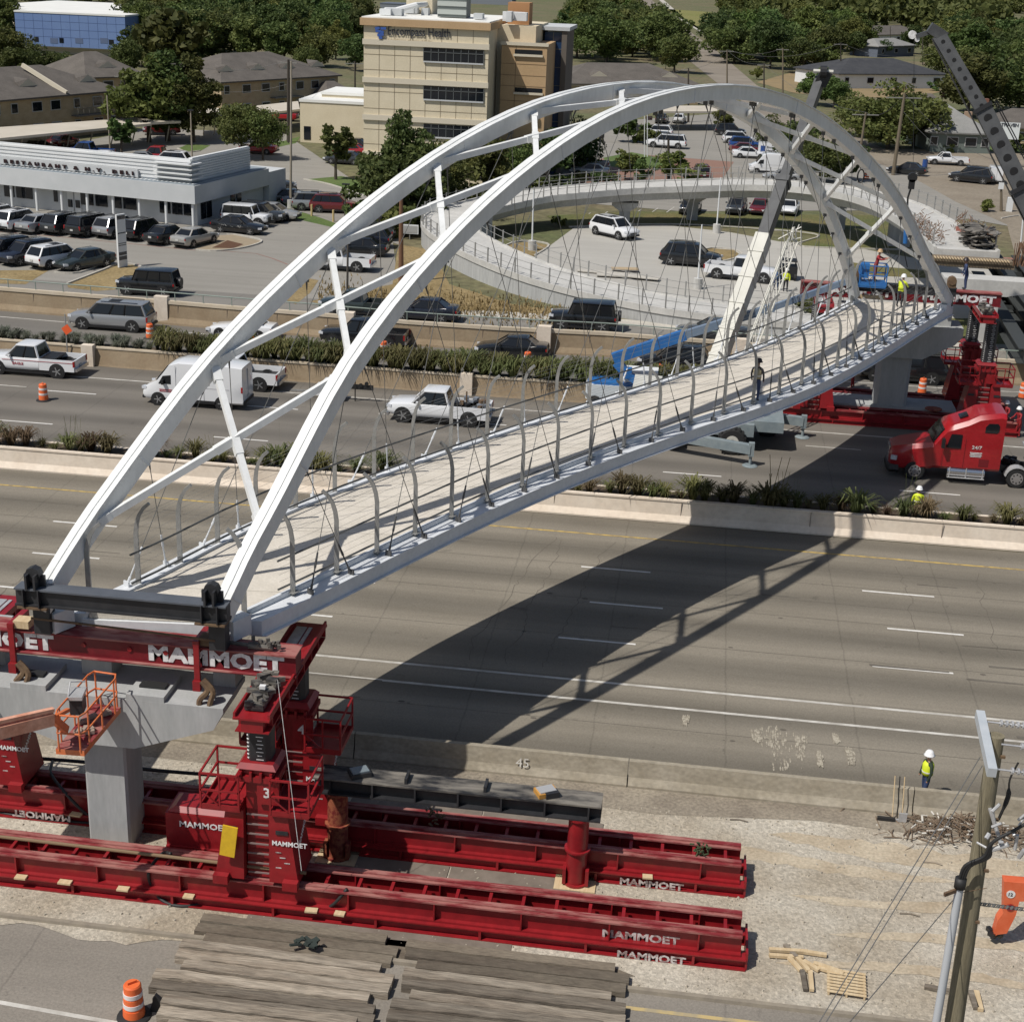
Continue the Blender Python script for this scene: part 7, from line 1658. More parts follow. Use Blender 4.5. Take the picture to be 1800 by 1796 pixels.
# weeds along the frontage verge
r2 = random.Random(31); b = MB()
VV = []
for i in range(2600):
    x_ = r2.uniform(560, 1060); y_ = 520+(x_-560)*.08+r2.gauss(0, 12); p = at(x_, y_, ZF+.02); h = r2.uniform(.1, .35); a = r2.uniform(0, PI); d = Vector((math.cos(a), math.sin(a), 0))*.02*3; k = Vector((r2.uniform(-.1, .1), r2.uniform(-.1, .1), h))
    VV += [p-d, p+d, p+d*.3+k, p-d*.3+k]
me = quad_mesh('dry_weeds', np.array([tuple(v) for v in VV]), M_DRY); o = bpy.data.objects.new('dry_weeds', me); COL.objects.link(o); tag(o, 'dry straw weeds on the verge below the ramp wall', 'weeds', None, 'stuff')
# ------------------------------------------------------------------ cranes
M_CRM = mat('cream_crane_paint', (.53, .52, .46), .5, n=1, c2=(.62, .61, .55)); M_CGR = mat('dark_grey_boom', (.055, .057, .060), .5, n=1.5, c2=(.085, .088, .09)); M_BLU = mat('blue_lift_paint', (.02, .12, .36), .45, n=2, c2=(.03, .16, .42)); M_CARR = mat('grey_blue_carrier', (.17, .21, .23), .6, n=2, c2=(.25, .29, .30))
def boom(b, A, B, w, h, mi=0): b.bar(A, B, w, h, mi)
t = thing('mobile_crane', 'mobile crane with cream and dark grey boom rising behind the bridge deck', 'crane', tuple(at(1270, 760)))
A = onY(1247, 672, 80.5); B = onY(1342, 418, 88); Cc = onY(1442, 140, 97)
b = MB(); boom(b, A, B, .82, .95); 
for k in range(5): q = A.lerp(B, .15+.18*k); d = (B-A).normalized(); b.bar(q-d*.08, q+d*.08, .92, 1.05)
b.build('boom_base', M_CRM, t)
d = (Cc-B).normalized(); M1 = onY(1378, 318, 91)
b = MB(); boom(b, B-d*.5, M1, .66, .76); boom(b, M1-d*.2, Cc, .54, .64); b.bar(M1-d*.3, M1+d*.1, .78, .88)
for k in range(8): q = B.lerp(Cc, .12+.1*k); b.tube([q+Vector((.60, 0, 0)), q+Vector((-.60, 0, 0))], .2, 12, 1) if False else None
b.build('boom_extension', M_CGR, t)
b = MB(); b.box(Cc+Vector((.15, -.2, .1)), (.75, .7, .9), 0, 0, Matrix.Rotation(.4, 3, 'Y')); b.tube([Cc+Vector((-.5, -.4, .5)), Cc+Vector((.7, -.4, .5))], .12, 8, 1); b.tube([Cc+Vector((-.1, -.6, .5)), Cc+Vector((.3, -.6, .5))], .35, 12); b.build('boom_head', [M_TRIM, M_CRM], t)
# lattice jib folded beside
b = MB(); a0 = onY(1300, 640, 80); a1 = onY(1382, 425, 86); dd = (a1-a0); sd_ = Vector((.30, 0, 0)); up_ = Vector((0, .2, .5))
ch = [Vector((0, 0, 0)), sd_*2, sd_+up_*1.4]
for c in ch: b.tube([a0+c, a1+c*1.1], .05, 5)
n = 16
for k in range(n):
    p = a0+dd*(k/n); q = a0+dd*((k+1)/n)
    for i in range(3): b.tube([p+ch[i], q+ch[(i+1) % 3]], .025, 4)
b.build('lattice_jib', M_CRM, t)
b = MB(); 
for k in range(10): b.tube([a1+Vector((r2.uniform(-.5, .9), r2.uniform(-.3, .3), r2.uniform(-.5, .9))), a1+Vector((r2.uniform(-.5, .9), r2.uniform(-.3, .3), r2.uniform(-.3, 1.0)))], .035, 4)
b.build('jib_head', M_CRM, t)
b = MB(); b.span(-2.6, 5.2, 79.2, 82.6, 1.15, 1.75); b.span(-3, 3.6, 78.9, 79.9, .9, 1.6); b.build('carrier', M_CARR, t)
b = MB(); b.span(-1.6, 2.2, 79.6, 82.2, 1.76, 3.0); b.span(-3.2, -1.65, 79.6, 82.2, 1.9, 3.1); b.build('superstructure', M_CRM, t)
for x_, y_ in ((2.45, 78.5), (-1.2, 78.5), (4.5, 82.4), (1.9, 82.9), (-1.6, 82.9)):
    b = MB(); b.tube([(x_, y_-.3, .75), (x_, y_-.24, .75), (x_, y_+.24, .75), (x_, y_+.3, .75)], [.66, .75, .75, .66], 22)
    for k in range(18): a = k*2*PI/18; b.box((x_+math.cos(a)*.76, y_, .75+math.sin(a)*.76), (.06, .56, .1), 0, 0, Matrix.Rotation(-a, 3, 'Y'))
    w = b.build('wheel', M_TYRE, t); b = MB(); b.tube([(x_, y_-.33, .75), (x_, y_-.28, .75)], .36, 16); b.tube([(x_, y_-.37, .75), (x_, y_-.33, .75)], .16, 10, 1); b.build('rim', [M_CRM, M_TRIM], w)
for (x0_, y0_), (x1_, y1_) in (((-1.2, 78.0), (3.45, 76.6)), ((3.0, 83.2), (6.5, 82.5)), ((-1.5, 79), (-5.5, 77.2))):
    b = MB(); b.bar((x0_, y0_, 1.0), (x1_, y1_, .95), .4, .5); b.box((x1_, y1_, .95), (.3, .3, .75)); b.tube([(x1_, y1_, .06), (x1_, y1_, .8)], .08, 8); b.tube([(x1_, y1_, .03), (x1_, y1_, .10)], [.42, .3], 14); b.build('outrigger', M_CARR, t)
# dark boom at the right
t = thing('crane_boom', 'dark grey telescopic crane boom with round holes reaching in from the right', 'crane', (29, 90, 4)); T0 = onY(1650, 62, 94); T1 = onY(1727, 190, 93); T2 = onY(1795, 330, 92); T3 = onY(1890, 520, 91)
d = (T3-T0).normalized(); nrm = Vector((0, -1, 0)); up_ = d.cross(nrm)
b = MB(); b.bar(T0, T1+d, .55, .78, 0, up_); b.bar(T1, T2+d, .72, .98, 0, up_); b.bar(T2, T3, .9, 1.25, 0, up_)
for q, w in ((T1, 1.12), (T2, 1.4)): b.bar(q-d*.12, q+d*.12, w*.85, w, 1, up_)
b.bar(T0+up_*.42, T3+up_*.66, .5, .05, 1, up_); b.build('boom_sections', [M_CGR, M_TRIM], t)
for (a, c, n, r, off) in ((T0, T1, 8, .12, .28), (T1, T2, 6, .24, .37), (T2, T3, 4, .26, .46)):
    for k in range(n): q = a.lerp(c, (k+.7)/n); b = MB(); e_ = q-Vector((0, off, 0)); b.tube([e_, e_-Vector((0, .025, 0))], r, 14); b.build('boom_hole', M_TRIM, t)
b = MB(); b.box(T0+Vector((-.1, 0, .15)), (1.1, .6, .6), 0, 0, Matrix.Rotation(.5, 3, 'Y')); b.bar(T0+Vector((-.4, 0, .2)), T0+Vector((-1.3, 0, -.15)), .3, .25); b.build('boom_head', M_CGR, t)
b = MB(); b.tube([T0+Vector((-1.5, -.1, -.05)), T0+Vector((-1.5, .1, -.05))], .24, 12); b.tube([T0+Vector((-1.2, -.1, -.3)), T0+Vector((-1.2, .1, -.3))], .14, 12); b.build('sheave', M_WT, t)
b = MB(); b.tube([T1-up_*.75, T3-up_*1.0], .035, 5); b.tube([T1-up_*.85+nrm*.2, T3-up_*1.15+nrm*.2], .035, 5); b.build('hoist_rope', M_TRIM, t)
t = thing('crane_hook', 'black hook block with blue strap hanging above the far bridge end', 'hook block', tuple(onY(1604, 400, 92))); 
b = MB(); p0 = onY(1604, 312, 92); b.tube([p0+Vector((0, -.15, 0)), p0+Vector((0, .15, 0))], .28, 12); b.box(p0+Vector((0, 0, -.4)), (.34, .3, .55)); b.tube([p0+Vector((0, 0, -.6)), p0+Vector((-.12, 0, -1.2)), p0+Vector((-.05, 0, -2.0))], .06, 6); b.build('block', M_TRIM, t)
b = MB(); b.tube([p0+Vector((-.05, 0, -1.9)), onY(1591, 428, 92)], .13, 8); b.build('strap', M_BLU, t)
b = MB(); e_ = onY(1588, 436, 92); b.tube([e_, onY(1555, 492, 90)], .02, 4); b.tube([e_, onY(1595, 470, 92)], .03, 4); b.tube([e_, onY(1520, 500, 88)], .02, 4); b.build('sling', M_TRIM, t)
b = MB(); b.tube([p0+Vector((0, 0, .3)), T0+Vector((-1.4, 0, 0))], .012, 4); b.build('hoist_rope', M_TRIM, t)
# small hook on the near arch side
t = thing('crane_hook', 'small ring hook hanging inside the right side of the arch', 'hook block', tuple(onY(1518, 300, 96))); p0 = onY(1517, 272, 96); b = MB(); b.tube([p0, p0+Vector((.02, 0, -.9))], .1, 6); b.tube([p0+Vector((.02+.2*math.cos(a), 0, -1.3+.4*math.sin(a))) for a in [k*PI/6 for k in range(13)]], .05, 6); b.build('ring', M_TRIM, t); b = MB(); b.tube([p0+Vector((.1, 0, -1.6)), onY(1580, 500, 90)], .015, 4); b.build('sling', M_TRIM, t)
# blue boom lift
t = thing('boom_lift', 'blue boom lift stretching behind the deck with a man in its basket', 'boom lift', tuple(at(1105, 700)))
e0 = onY(1078, 630, 84.5); e1 = onY(1205, 588, 84.7); e2 = onY(1360, 540, 85.2); e3 = onY(1495, 492, 86.2)
b = MB(); b.bar(e0, e1, .42, .62); b.build('boom_base', M_BLU, t)
b = MB(); b.bar(e1-(e2-e1)*.05, e2, .34, .46); b.bar(e2-(e3-e2)*.05, e3, .26, .34); b.build('boom_extension', mat('grey_blue_boom', (.14, .20, .29), .5, n=1, c2=(.2, .26, .34)), t)
b = MB(); k0_ = onY(1100, 655, 84.4); k1_ = onY(1132, 683, 84.2); b.bar(e0+Vector((.2, 0, -.2)), k0_, .4, .5); b.bar(k0_, onY(1145, 690, 84.1), .35, .4); b.box(k0_, (.7, .5, .6)); b.build('lower_arm', M_BLU, t)
g0 = at(1100, 700); b = MB(); b.prism([(g0.x-2.3+a, g0.y-3+c) for a, c in ((.4, 0), (4.0, 0), (4.6, .6), (4.6, 1.8), (4.0, 2.2), (.4, 2.2), (0, 1.6), (0, .5))], .55, 1.55); b.build('counterweight', mat('pale_lift_body', (.55, .60, .63), .5, n=1, c2=(.62, .66, .68)), t)
b = MB(); b.prism([(g0.x-2.2+a, g0.y-2.9+c) for a, c in ((.4, 0), (4.0, 0), (4.4, .6), (4.4, 1.6), (4.0, 2.0), (.4, 2.0), (0, 1.4), (0, .5))], 1.56, 1.72); b.build('turntable', M_BLU, t)
b = MB(); b.box((g0.x+.9, g0.y-2.0, 2.1), (2.0, 1.2, .7)); b.build('hood', M_WHB, t)
for dx in (-1.7, 1.7):
    for dy in (-3.2, -.8): b = MB(); b.tube([(g0.x+dx, g0.y+dy, .45), (g0.x+dx, g0.y+dy+.35, .45)], .45, 16); b.build('wheel', M_TYRE, t)
bk = onY(1532, 500, 86.6)
b = MB(); x0_, x1_, y0_, y1_, z_ = bk.x-.75, bk.x+.75, 86.1, 87.1, bk.z-.1
b.span(x0_, x1_, y0_, y1_, z_, z_+.3); b.build('basket_floor', M_BLU, t)
b = MB(); rails_cage(b, x0_, x1_, y0_, y1_, z_+.1, 1.15, None, .03); b.box((x0_+.25, 86.5, z_+.9), (.5, .5, .8)); b.build('basket_rail', M_BLU, t)
b = MB(); b.tube([e3, e3+Vector((.3, 0, -.9)), (x0_-.4, 86.5, z_+.2), (x0_+.1, 86.5, z_+.5)], [.2, .25, .15, .1], 8); b.tube(smooth_path([(x0_-.5, 86.4, z_+1.2), (x0_-.9, 86.4, z_+.4), (x0_-.3, 86.4, z_-.1), (x0_, 86.4, z_+.4)], 4), .06, 6); b.build('jib_link', M_TRIM, t)
# ------------------------------------------------------------------ people
M_SKIN = mat('skin_tone', (.38, .22, .15), .6)
def person(label, x, y, z, face, top, legs, hat, pose=0, vest=None, sc=1.0, group=None, arms=(0, 0)):
    """skin-modifier figure; face = heading in degrees; pose 0 stand, 1 lean/reach, 2 sit"""
    t = thing('person', label, 'person', (x, y, z), math.radians(face), group)
    hp = .92; sh = 1.42; lean = .12 if pose == 1 else 0
    vs = [(0, 0, hp), (lean*.5, 0, 1.15), (lean, 0, sh), (lean*1.1, 0, 1.53), (lean*1.2+.02, 0, 1.68)]; rr_ = [(.16, .13), (.15, .12), (.15, .11), (.055, .055), (.09, .10)]; ed = [(0, 1), (1, 2), (2, 3), (3, 4)]
    for s_ in (-1, 1):
        k = len(vs)
        if pose == 2: leg = [(0, s_*.1, hp-.03), (.42, s_*.12, hp-.08), (.45, s_*.12, .48), (.58, s_*.12, .42)]
        else: leg = [(0, s_*.10, hp-.05), (.03+.05*s_*(pose == 0), s_*.12, .5), (-.02+.08*s_*(pose == 0), s_*.13, .08), (.16+.08*s_*(pose == 0), s_*.14, .04)]
        vs += leg; rr_ += [(.105, .105), (.075, .075), (.05, .05), (.05, .04)]; ed += [(0, k), (k, k+1), (k+1, k+2), (k+2, k+3)]
        k = len(vs); a = arms[0 if s_ < 0 else 1]
        if a == 0: arm = [(lean, s_*.21, sh-.03), (lean+.02, s_*.27, 1.15), (lean+.10, s_*.26, .90), (lean+.13, s_*.25, .82)]
        elif a == 1: arm = [(lean, s_*.21, sh-.03), (lean+.12, s_*.27, 1.18), (lean+.38, s_*.2, 1.12), (lean+.47, s_*.18, 1.12)]
        else: arm = [(lean, s_*.21, sh-.03), (lean+.22, s_*.26, 1.30), (lean+.48, s_*.22, 1.36), (lean+.58, s_*.2, 1.38)]
        vs += arm; rr_ += [(.065, .065), (.05, .05), (.038, .038), (.035, .025)]; ed += [(2, k), (k, k+1), (k+1, k+2), (k+2, k+3)]
    me = bpy.data.meshes.new('figure'); me.from_pydata(vs, ed, []); o = bpy.data.objects.new('figure', me); COL.objects.link(o)
    md = o.modifiers.new('s', 'SKIN'); o.modifiers.new('d', 'SUBSURF').levels = 1
    for v, r in zip(me.skin_vertices[0].data, rr_): v.radius = r
    me.skin_vertices[0].data[0].use_root = True
    dg = bpy.context.evaluated_depsgraph_get(); me2 = bpy.data.meshes.new_from_object(o.evaluated_get(dg)); bpy.data.objects.remove(o)
    me2.materials.clear()
    for m in (top, legs, M_SKIN, M_TRIM): me2.materials.append(m)
    for p in me2.polygons:
        c = p.center; p.use_smooth = True
        p.material_index = 2 if c.z > 1.5 or (abs(c.y) > .15 and c.x > lean+.42) else (3 if c.z < .1 and pose != 2 else (1 if c.z < hp+.03 and abs(c.y) < .22 else 0))
        if arms == (0, 0) and c.z < .88 and abs(c.y) > .22: p.material_index = 2
    o = bpy.data.objects.new('body', me2); COL.objects.link(o); o.parent = t
    hx = vs[4][0]; b = MB(); b.tube([(hx, 0, 1.70), (hx, 0, 1.72), (hx, 0, 1.80), (hx, 0, 1.86), (hx, 0, 1.88)], [.19, .15, .135, .09, .02], 14); b.build('helmet', hat, t, smooth=True, local=True)
    b = MB(); b.box((hx+.105, 0, 1.655), (.05, .035, .05)); b.box((hx+.095, -.035, 1.685), (.012, .03, .015), 0, 1); b.box((hx+.095, .035, 1.685), (.012, .03, .015), 0, 1); b.box((hx+.095, 0, 1.605), (.012, .05, .012), 0, 1); b.build('face', [M_SKIN, M_TRIM], t, local=True)
    if vest:
        b = MB(); b.tube([(0, 0, hp+.08), (lean*.5, 0, 1.12), (lean*.9, 0, 1.36), (lean, 0, 1.46)], [.185, .182, .19, .13], 14); vo = b.build('vest', vest, t, smooth=True, local=True)
        b = MB(); b.tube([(lean*.5, 0, 1.10), (lean*.52, 0, 1.14)], .188, 14); b.build('reflective_band', M_WT, vo, local=True)
    t.scale = (sc,)*3; return t
M_YV = mat('hi_vis_yellow', (.62, .72, .03), .6); M_RC = mat('red_coverall', (.28, .015, .02), .7); M_JE = mat('blue_jeans', (.03, .05, .12), .8); M_GRN = mat('dark_green_shirt', (.02, .035, .02), .8); M_WH = mat('white_helmet', (.8, .8, .8), .3); M_BH = mat('black_helmet', (.03, .02, .02), .4); M_BSH = mat('blue_shirt', (.05, .14, .35), .8); M_BKP = mat('black_trousers', (.02, .02, .025), .8)
g = onY(1632, 1368, 44.6); person('worker in yellow vest and white wide helmet on the near highway behind the barrier', onY(1632, 1345, 43.5).x, 43.5, 0, 200, M_GRN, M_JE, M_WH, 0, M_YV, 1.0)
p = at(1604, 905, .0); person('worker in yellow vest and white helmet seen beyond the median grasses', p.x, 69.9, 0, 90, M_YV, M_BKP, M_WH, 0, M_YV)
p = at(1327, 704, ZD); person('worker with tan backpack vest and jeans standing on the bridge deck', p.x, p.y, ZD, 70, M_BKP, M_JE, M_BH, 0, mat('tan_pack', (.42, .36, .22), .8), 1.02)
p = at(1580, 540, ZD); person('worker in yellow vest and white helmet at the far deck end', p.x, p.y, ZD, 60, M_YV, M_BKP, M_WH, 1, M_YV, 1, None, (1, 1))
person('worker in red coverall leaning out of the blue lift basket', bk.x+.1, 86.6, z_+.3, -20, M_RC, M_RC, mat('tan_helmet', (.45, .3, .16), .5), 1, None, 1.0, None, (2, 2))
p = at(1498, 682, 0); person('worker in red coverall walking behind the footing, left of the far column', p.x, p.y, 0, 180, M_RC, M_RC, M_BH, 0, None, 1, None, (0, 1))
p = at(1762, 762, 0); person('worker in red coverall seated left in the pair behind the truck', p.x, p.y, .15, 230, M_RC, M_RC, M_WH, 2, None, 1, None, (1, 1))
p = at(1788, 768, 0); person('worker in red coverall standing right in the pair behind the truck', p.x, p.y, 0, 210, M_RC, M_RC, M_WH, 1, None, 1, None, (1, 1))
p = at(1380, 512, ZF+.02); person('person in yellow hi-vis top standing behind the crane boom', p.x, p.y, ZF, -90, M_YV, M_BKP, M_WH, 0, M_YV, 1.0)
p = at(1363, 510, ZF+.02); person('person in light blue shirt standing behind the crane boom', p.x, p.y, ZF, -60, M_BSH, M_JE, M_WH, 0, None, 1.0)
p = onY(1690, 500, 88.2); person('person in dark blue on the far lettered beam side', p.x+.3, 88.6, 7.84, 180, M_JE, M_JE, M_BH, 1, None, 1.0)
# ------------------------------------------------------------------ drums
M_DR = mat('drum_orange', (.80, .13, .03), .55, n=3, c2=(.72, .17, .05)); M_DW = mat('drum_white_band', (.68, .62, .58), .6, n=4, c2=(.75, .72, .70))
def drum(label, x, y, z=0.0, base=True, sc=1.0):
    p = at(x, y, z); t = thing('traffic_drum', label, 'traffic drum', tuple(p), trr.uniform(0, 6), 'orange and white traffic drums')
    b = MB(); b.tube([(0, 0, .07), (0, 0, .3), (0, 0, .301), (0, 0, .62), (0, 0, .621), (0, 0, .96), (0, 0, 1.0)], [.275, .265, .25, .24, .228, .22, .19], 20); b.build('body', M_DR, t, smooth='auto', local=True)
    for z0_, r in ((.36, .257), (.66, .240)): b = MB(); b.tube([(0, 0, z0_), (0, 0, z0_+.12)], r, 20); b.build('reflective_band', M_DW, t, smooth='auto', local=True)
    b = MB(); b.bar((-.12, 0, 1.04), (.12, 0, 1.04), .03, .06); b.build('handle', M_DR, t, local=True)
    if base: b = MB(); b.tube([(0, 0, 0), (0, 0, .05), (0, 0, .09)], [.44, .42, .28], 20); b.build('rubber_base', M_RUB, t, smooth='auto', local=True)
    t.scale = (sc,)*3
drum('large orange drum beside the timber mats, nearest the camera', 236, 1786, 0)
for x, y, l in ((77, 704, 'orange drum alone in the left lane of the far carriageway'), (264, 595, 'orange drum behind the silver suv'), (446, 598, 'orange drum half hidden behind the left white arch'), (674, 626, 'orange drum behind the black pickup'), (927, 645, 'orange drum beside the black saloon'), (1328, 585, 'orange drum close to the lattice jib'), (1620, 692, 'orange drum behind the far footing near the column'), (1797, 700, 'orange drum at the right photo edge behind the red towers'), (1158, 668, 'orange drum half hidden behind the blue lift base')): drum(l, x, y, 0)
for x, y, l in ((1523, 315, 'stack of orange drums right of the dark trees'), (1551, 330, 'orange barrel lying by the ramp rail')): drum(l, x, y, ZF, True, 1.1)
p = at(1625, 296, ZF); b = MB(); b.tube([(p.x, p.y, ZF), (p.x, p.y, ZF+1.1)], .35, 14); o = b.build('blue_barrel', PAINT['blue']); tag(o, 'blue barrel just left of the old white pickup', 'barrel')
# ------------------------------------------------------------------ timber mats
M_MAT = mat('weathered_timber', (.17, .135, .10), .95, n=1.5, c2=(.33, .285, .225), fine=(9, .3), stretch=(.22, 2.4, 2.4), bump=.6, bs=14, detail=8)
M_MATD = mat('muddy_timber', (.12, .095, .07), .95, n=1.2, c2=(.19, .16, .12), fine=(12, .2), stretch=(.4, 1.6, 1.6), detail=8, bump=.4, bs=12)
rm = random.Random(21); vary(M_MAT, .48, 1.35); vary(M_MATD, .7, 1.2)
def mat_thing(x0, x1, y0, n, w, z0, label, m, h=.24, tilt=0, notch=True):
    t = thing('timber_mat', label, 'timber mat', ((x0+x1)/2, y0+n*w/2, z0), tilt, 'timber crane mats by the near road')
    cx, cy = (x0+x1)/2, y0+n*w/2
    for k in range(n):
        y = (k-(n-1)/2)*w; a = (x0-cx)+rm.uniform(-.06, .10); c = (x1-cx)-rm.uniform(-.06, .10)
        if notch and k in (0, n-1): 
            if k == 0: a += .35
            else: c -= .35
        b = MB(); hh = h+rm.uniform(-.04, .025); w_ = w*rm.uniform(.86, .96)
        N = 14; up = []; 
        R = []
        for i in range(N+1):
            xx = a+(c-a)*i/N; dz = rm.uniform(-.014, .014); dy = rm.uniform(-.02, .02)
            R.append([(xx, y-w_/2+dy, 0), (xx, y+w_/2+dy, 0), (xx, y+w_/2+dy-.02, hh+dz), (xx, y-w_/2+dy+.02, hh+dz)])
        b.rings([[Vector(q) for q in r_] for r_ in R]); b.build('timber', m, t, local=True)
    return t
lab = ['topmost timber mat on the left, half buried in mud', 'second timber mat from the top in the left column', 'third timber mat from the top in the left column', 'lowest timber mat of the left column beside the drum']
for i in range(4): mat_thing((-12.2, -12.4, -12.5, -12.1)[i]+(.0, .1, -.1, .2)[i], (-6.6, -6.45, -6.55, -6.5)[i], 32.05-1.27*i, 3, .42, .0, lab[i], M_MATD if i == 0 else M_MAT, (.16, .24, .26, .5)[i], rm.uniform(-.012, .012))
lab = ['topmost timber mat on the right, muddy, touching the red track', 'second timber mat from the top in the right column', 'third timber mat from the top in the right column', 'lowest timber mat of the right column at the photo bottom']
for i in range(4): mat_thing((-6.35, -6.2, -6.3, -6.25)[i], (-.35, -.4, -.45, -.75)[i], 32.05-1.27*i-.1, 3, .42, .0, lab[i], M_MATD if i == 0 else M_MAT, (.18, .25, .27, .4)[i], rm.uniform(-.012, .012))
sheet('mud_patch', [(-12.2, 32.9), (-9, 33.2), (-5, 33.3), (-1, 33.25), (-.2, 32.9), (-3, 32.4), (-8, 32.3), (-11.5, 32.35)], .02, M_MATD)
mud = mat('dusty_fines', (.36, .29, .20), .95, n=.7, c2=(.50, .43, .32), fine=(10, .2), detail=8)
for k, (xa_, xb2, y_, w_) in enumerate(((3.5, 14, 40.3, .9), (-1, 9, 39.2, .5), (4, 16, 37.6, .45), (5, 17, 35.9, .4), (3.5, 12, 34.3, .35))):
    n_ = 26; up_ = []; dn_ = []
    for i in range(n_+1):
        x_ = xa_+(xb2-xa_)*i/n_; e_ = abs(math.sin(PI*i/n_))**.5; c_ = y_+.25*math.sin(x_*.5+k); up_.append((x_, c_+w_*e_*rm.uniform(.4, .8))); dn_.append((x_, c_-w_*e_*rm.uniform(.4, .8)))
    sheet('dusty_wheel_track', dn_+up_[::-1], .003+.002*k, mud)
b = MB()
for i in range(14): b.box((at(540, 1662, .3).x+rm.uniform(-.3, .3), at(540, 1662, .3).y+rm.uniform(-.15, .15), .34+rm.uniform(0, .06)), (rm.uniform(.1, .4), rm.uniform(.08, .2), .05), rm.random()*3, 0, Matrix.Rotation(rm.uniform(-.4, .4), 3, 'X') @ Matrix.Rotation(rm.random()*3, 3, 'Z'))
o = b.build('rag', mat('dark_green_rag', (.025, .035, .03), .9)); tag(o, 'crumpled dark rag lying on the left timber mats', 'rag')
b = MB(); p = at(228, 1778, .05); b.rings([[(p.x+.45, p.y+.35, .01), (p.x+.45, p.y+.15, .01), (p.x+.6, p.y+.2, .5), (p.x+.6, p.y+.3, .5)], [(p.x+1.1, p.y+.35, .01), (p.x+1.1, p.y+.15, .01), (p.x+.95, p.y+.2, .2), (p.x+.95, p.y+.3, .2)]]); o = b.build('black_tarp', M_RUB); tag(o, 'crumpled black tarp between the drum and the timber mats', 'tarp')
# pallet and lumber
p = at(1487, 1732, 0); t = thing('pallet', 'pale wooden pallet lying on the gravel right of the lumber', 'pallet', (p.x, p.y, 0), -.06)
for yy in (-.45, 0, .45):
    pass
for xx in (-.46, 0, .46): b = MB(); b.box((xx, 0, .055), (.05, 1.0, .09)); b.build('stringer', M_WOOD, t, local=True)
for k in range(8): b = MB(); b.box((0, -.46+k*.131, .112), (1.02, .085, .02)); b.build('deck_board', M_WOOD, t, local=True)
lum = [(1352, 1668, 1420, 1672), (1352, 1678, 1412, 1682), (1412, 1672, 1453, 1678), (1387, 1682, 1408, 1705), (1402, 1683, 1422, 1706), (1412, 1688, 1440, 1705), (1410, 1705, 1416, 1740), (1424, 1705, 1427, 1740), (1430, 1692, 1480, 1708), (1438, 1700, 1482, 1712), (1380, 1660, 1400, 1682)]
names = ['long pale board, upper of the two at the left of the lumber scatter', 'long pale board, lower of the two at the left of the lumber scatter', 'thin board crossing behind the lumber scatter', 'short pale post slanting down at the left in the lumber scatter', 'short pale post slanting down in the middle of the scatter', 'short board slanting towards the pallet', 'dark weathered post pointing to the camera, left one', 'weathered post pointing to the camera, right one', 'upper board leading to the pallet', 'lower board leading to the pallet', 'small dark stick on the lumber scatter']
for (a, c, d_, e_), l in zip(lum, names):
    A = at(a, c, .06+rm.uniform(0, .06)); B = at(d_, e_, .06+rm.uniform(0, .06)); b = MB(); b.bar(A, B, .12, .08); o = b.build('board', M_WOOD if 'dark' not in l else M_MAT); tag(o, l, 'board', 'boards scattered on the gravel')
for (a, c, d_, e_), l in zip([(1625, 1733, 1670, 1742), (1706, 1742, 1716, 1772), (1716, 1742, 1724, 1775)], ['dark beam lying behind the foot of the grey conduit', 'dark board stub right of the wooden pole', 'pale board stub right of the wooden pole']):
    A = at(a, c, .06); B = at(d_, e_, .06); b = MB(); b.bar(A, B, .14, .1); o = b.build('board', M_MAT if 'dark' in l else M_WOOD); tag(o, l, 'board', 'boards scattered on the gravel')
# debris pile
t = thing('debris_pile', 'pile of twigs, branches and rubbish against the barrier', 'debris', tuple(at(1690, 1460, 0))); P = t.location; b = MB(); b2 = MB()
for i in range(330):
    x_ = rm.gauss(0, 1.15); y_ = rm.gauss(0, .55); z_0 = max(0, .45-.2*abs(x_)-.3*abs(y_))*rm.random()+.03; a = rm.uniform(0, PI); l = rm.uniform(.1, .45); q = P+Vector((x_, y_, z_0)); k = Vector((math.cos(a)*l, math.sin(a)*l, rm.uniform(-.08, .12)))
    b.tube([q-k, q+k*.2+Vector((rm.uniform(-.05, .05), 0, rm.uniform(0, .05))), q+k], rm.uniform(.006, .022), 4)
b.build('twigs', mat('dry_twigs', (.12, .08, .05), .9, n=4, c2=(.22, .16, .11)), t)['kind'] = 'stuff'
for i in range(70): q = P+Vector((rm.gauss(.2, 1.1), rm.gauss(0, .5), rm.uniform(.05, .4))); b2.box(q, (rm.uniform(.04, .28), rm.uniform(.03, .1), .03), rm.random()*3, 0, Matrix.Rotation(rm.uniform(-.6, .6), 3, 'X') @ Matrix.Rotation(rm.random()*3, 3, 'Z'))
b2.build('rubbish', mat('pale_rubbish', (.55, .52, .46), .8), t)['kind'] = 'stuff'
hh = at(1275, 1600, 0)
# tools leaning on the barrier
def lean_tool(name, label, x, head, m):
    t = thing(name, label, 'tool', (x, 42.2, 0)); b = MB(); b.tube([(x, 42.15, .05), (x-.03, 42.55, 1.35)], .018, 6); b.build('handle', m, t); b = MB(); b.box((x+head[3], 42.05, head[2]/2+.02), head[:3]); b.build('head', M_RUB if name == 'broom' else M_ALU, t)
xb_ = at(1572, 1418, 0).x
lean_tool('broom', 'broom with black head leaning on the near barrier', xb_-.15, (.55, .12, .1, -.2), M_WOOD); lean_tool('shovel', 'pale-handled shovel leaning on the near barrier', xb_+.15, (.25, .06, .3, 0), M_WOOD); lean_tool('rake', 'dark-handled rake leaning beside the broom', xb_+.0, (.3, .05, .08, .05), M_TRIM)
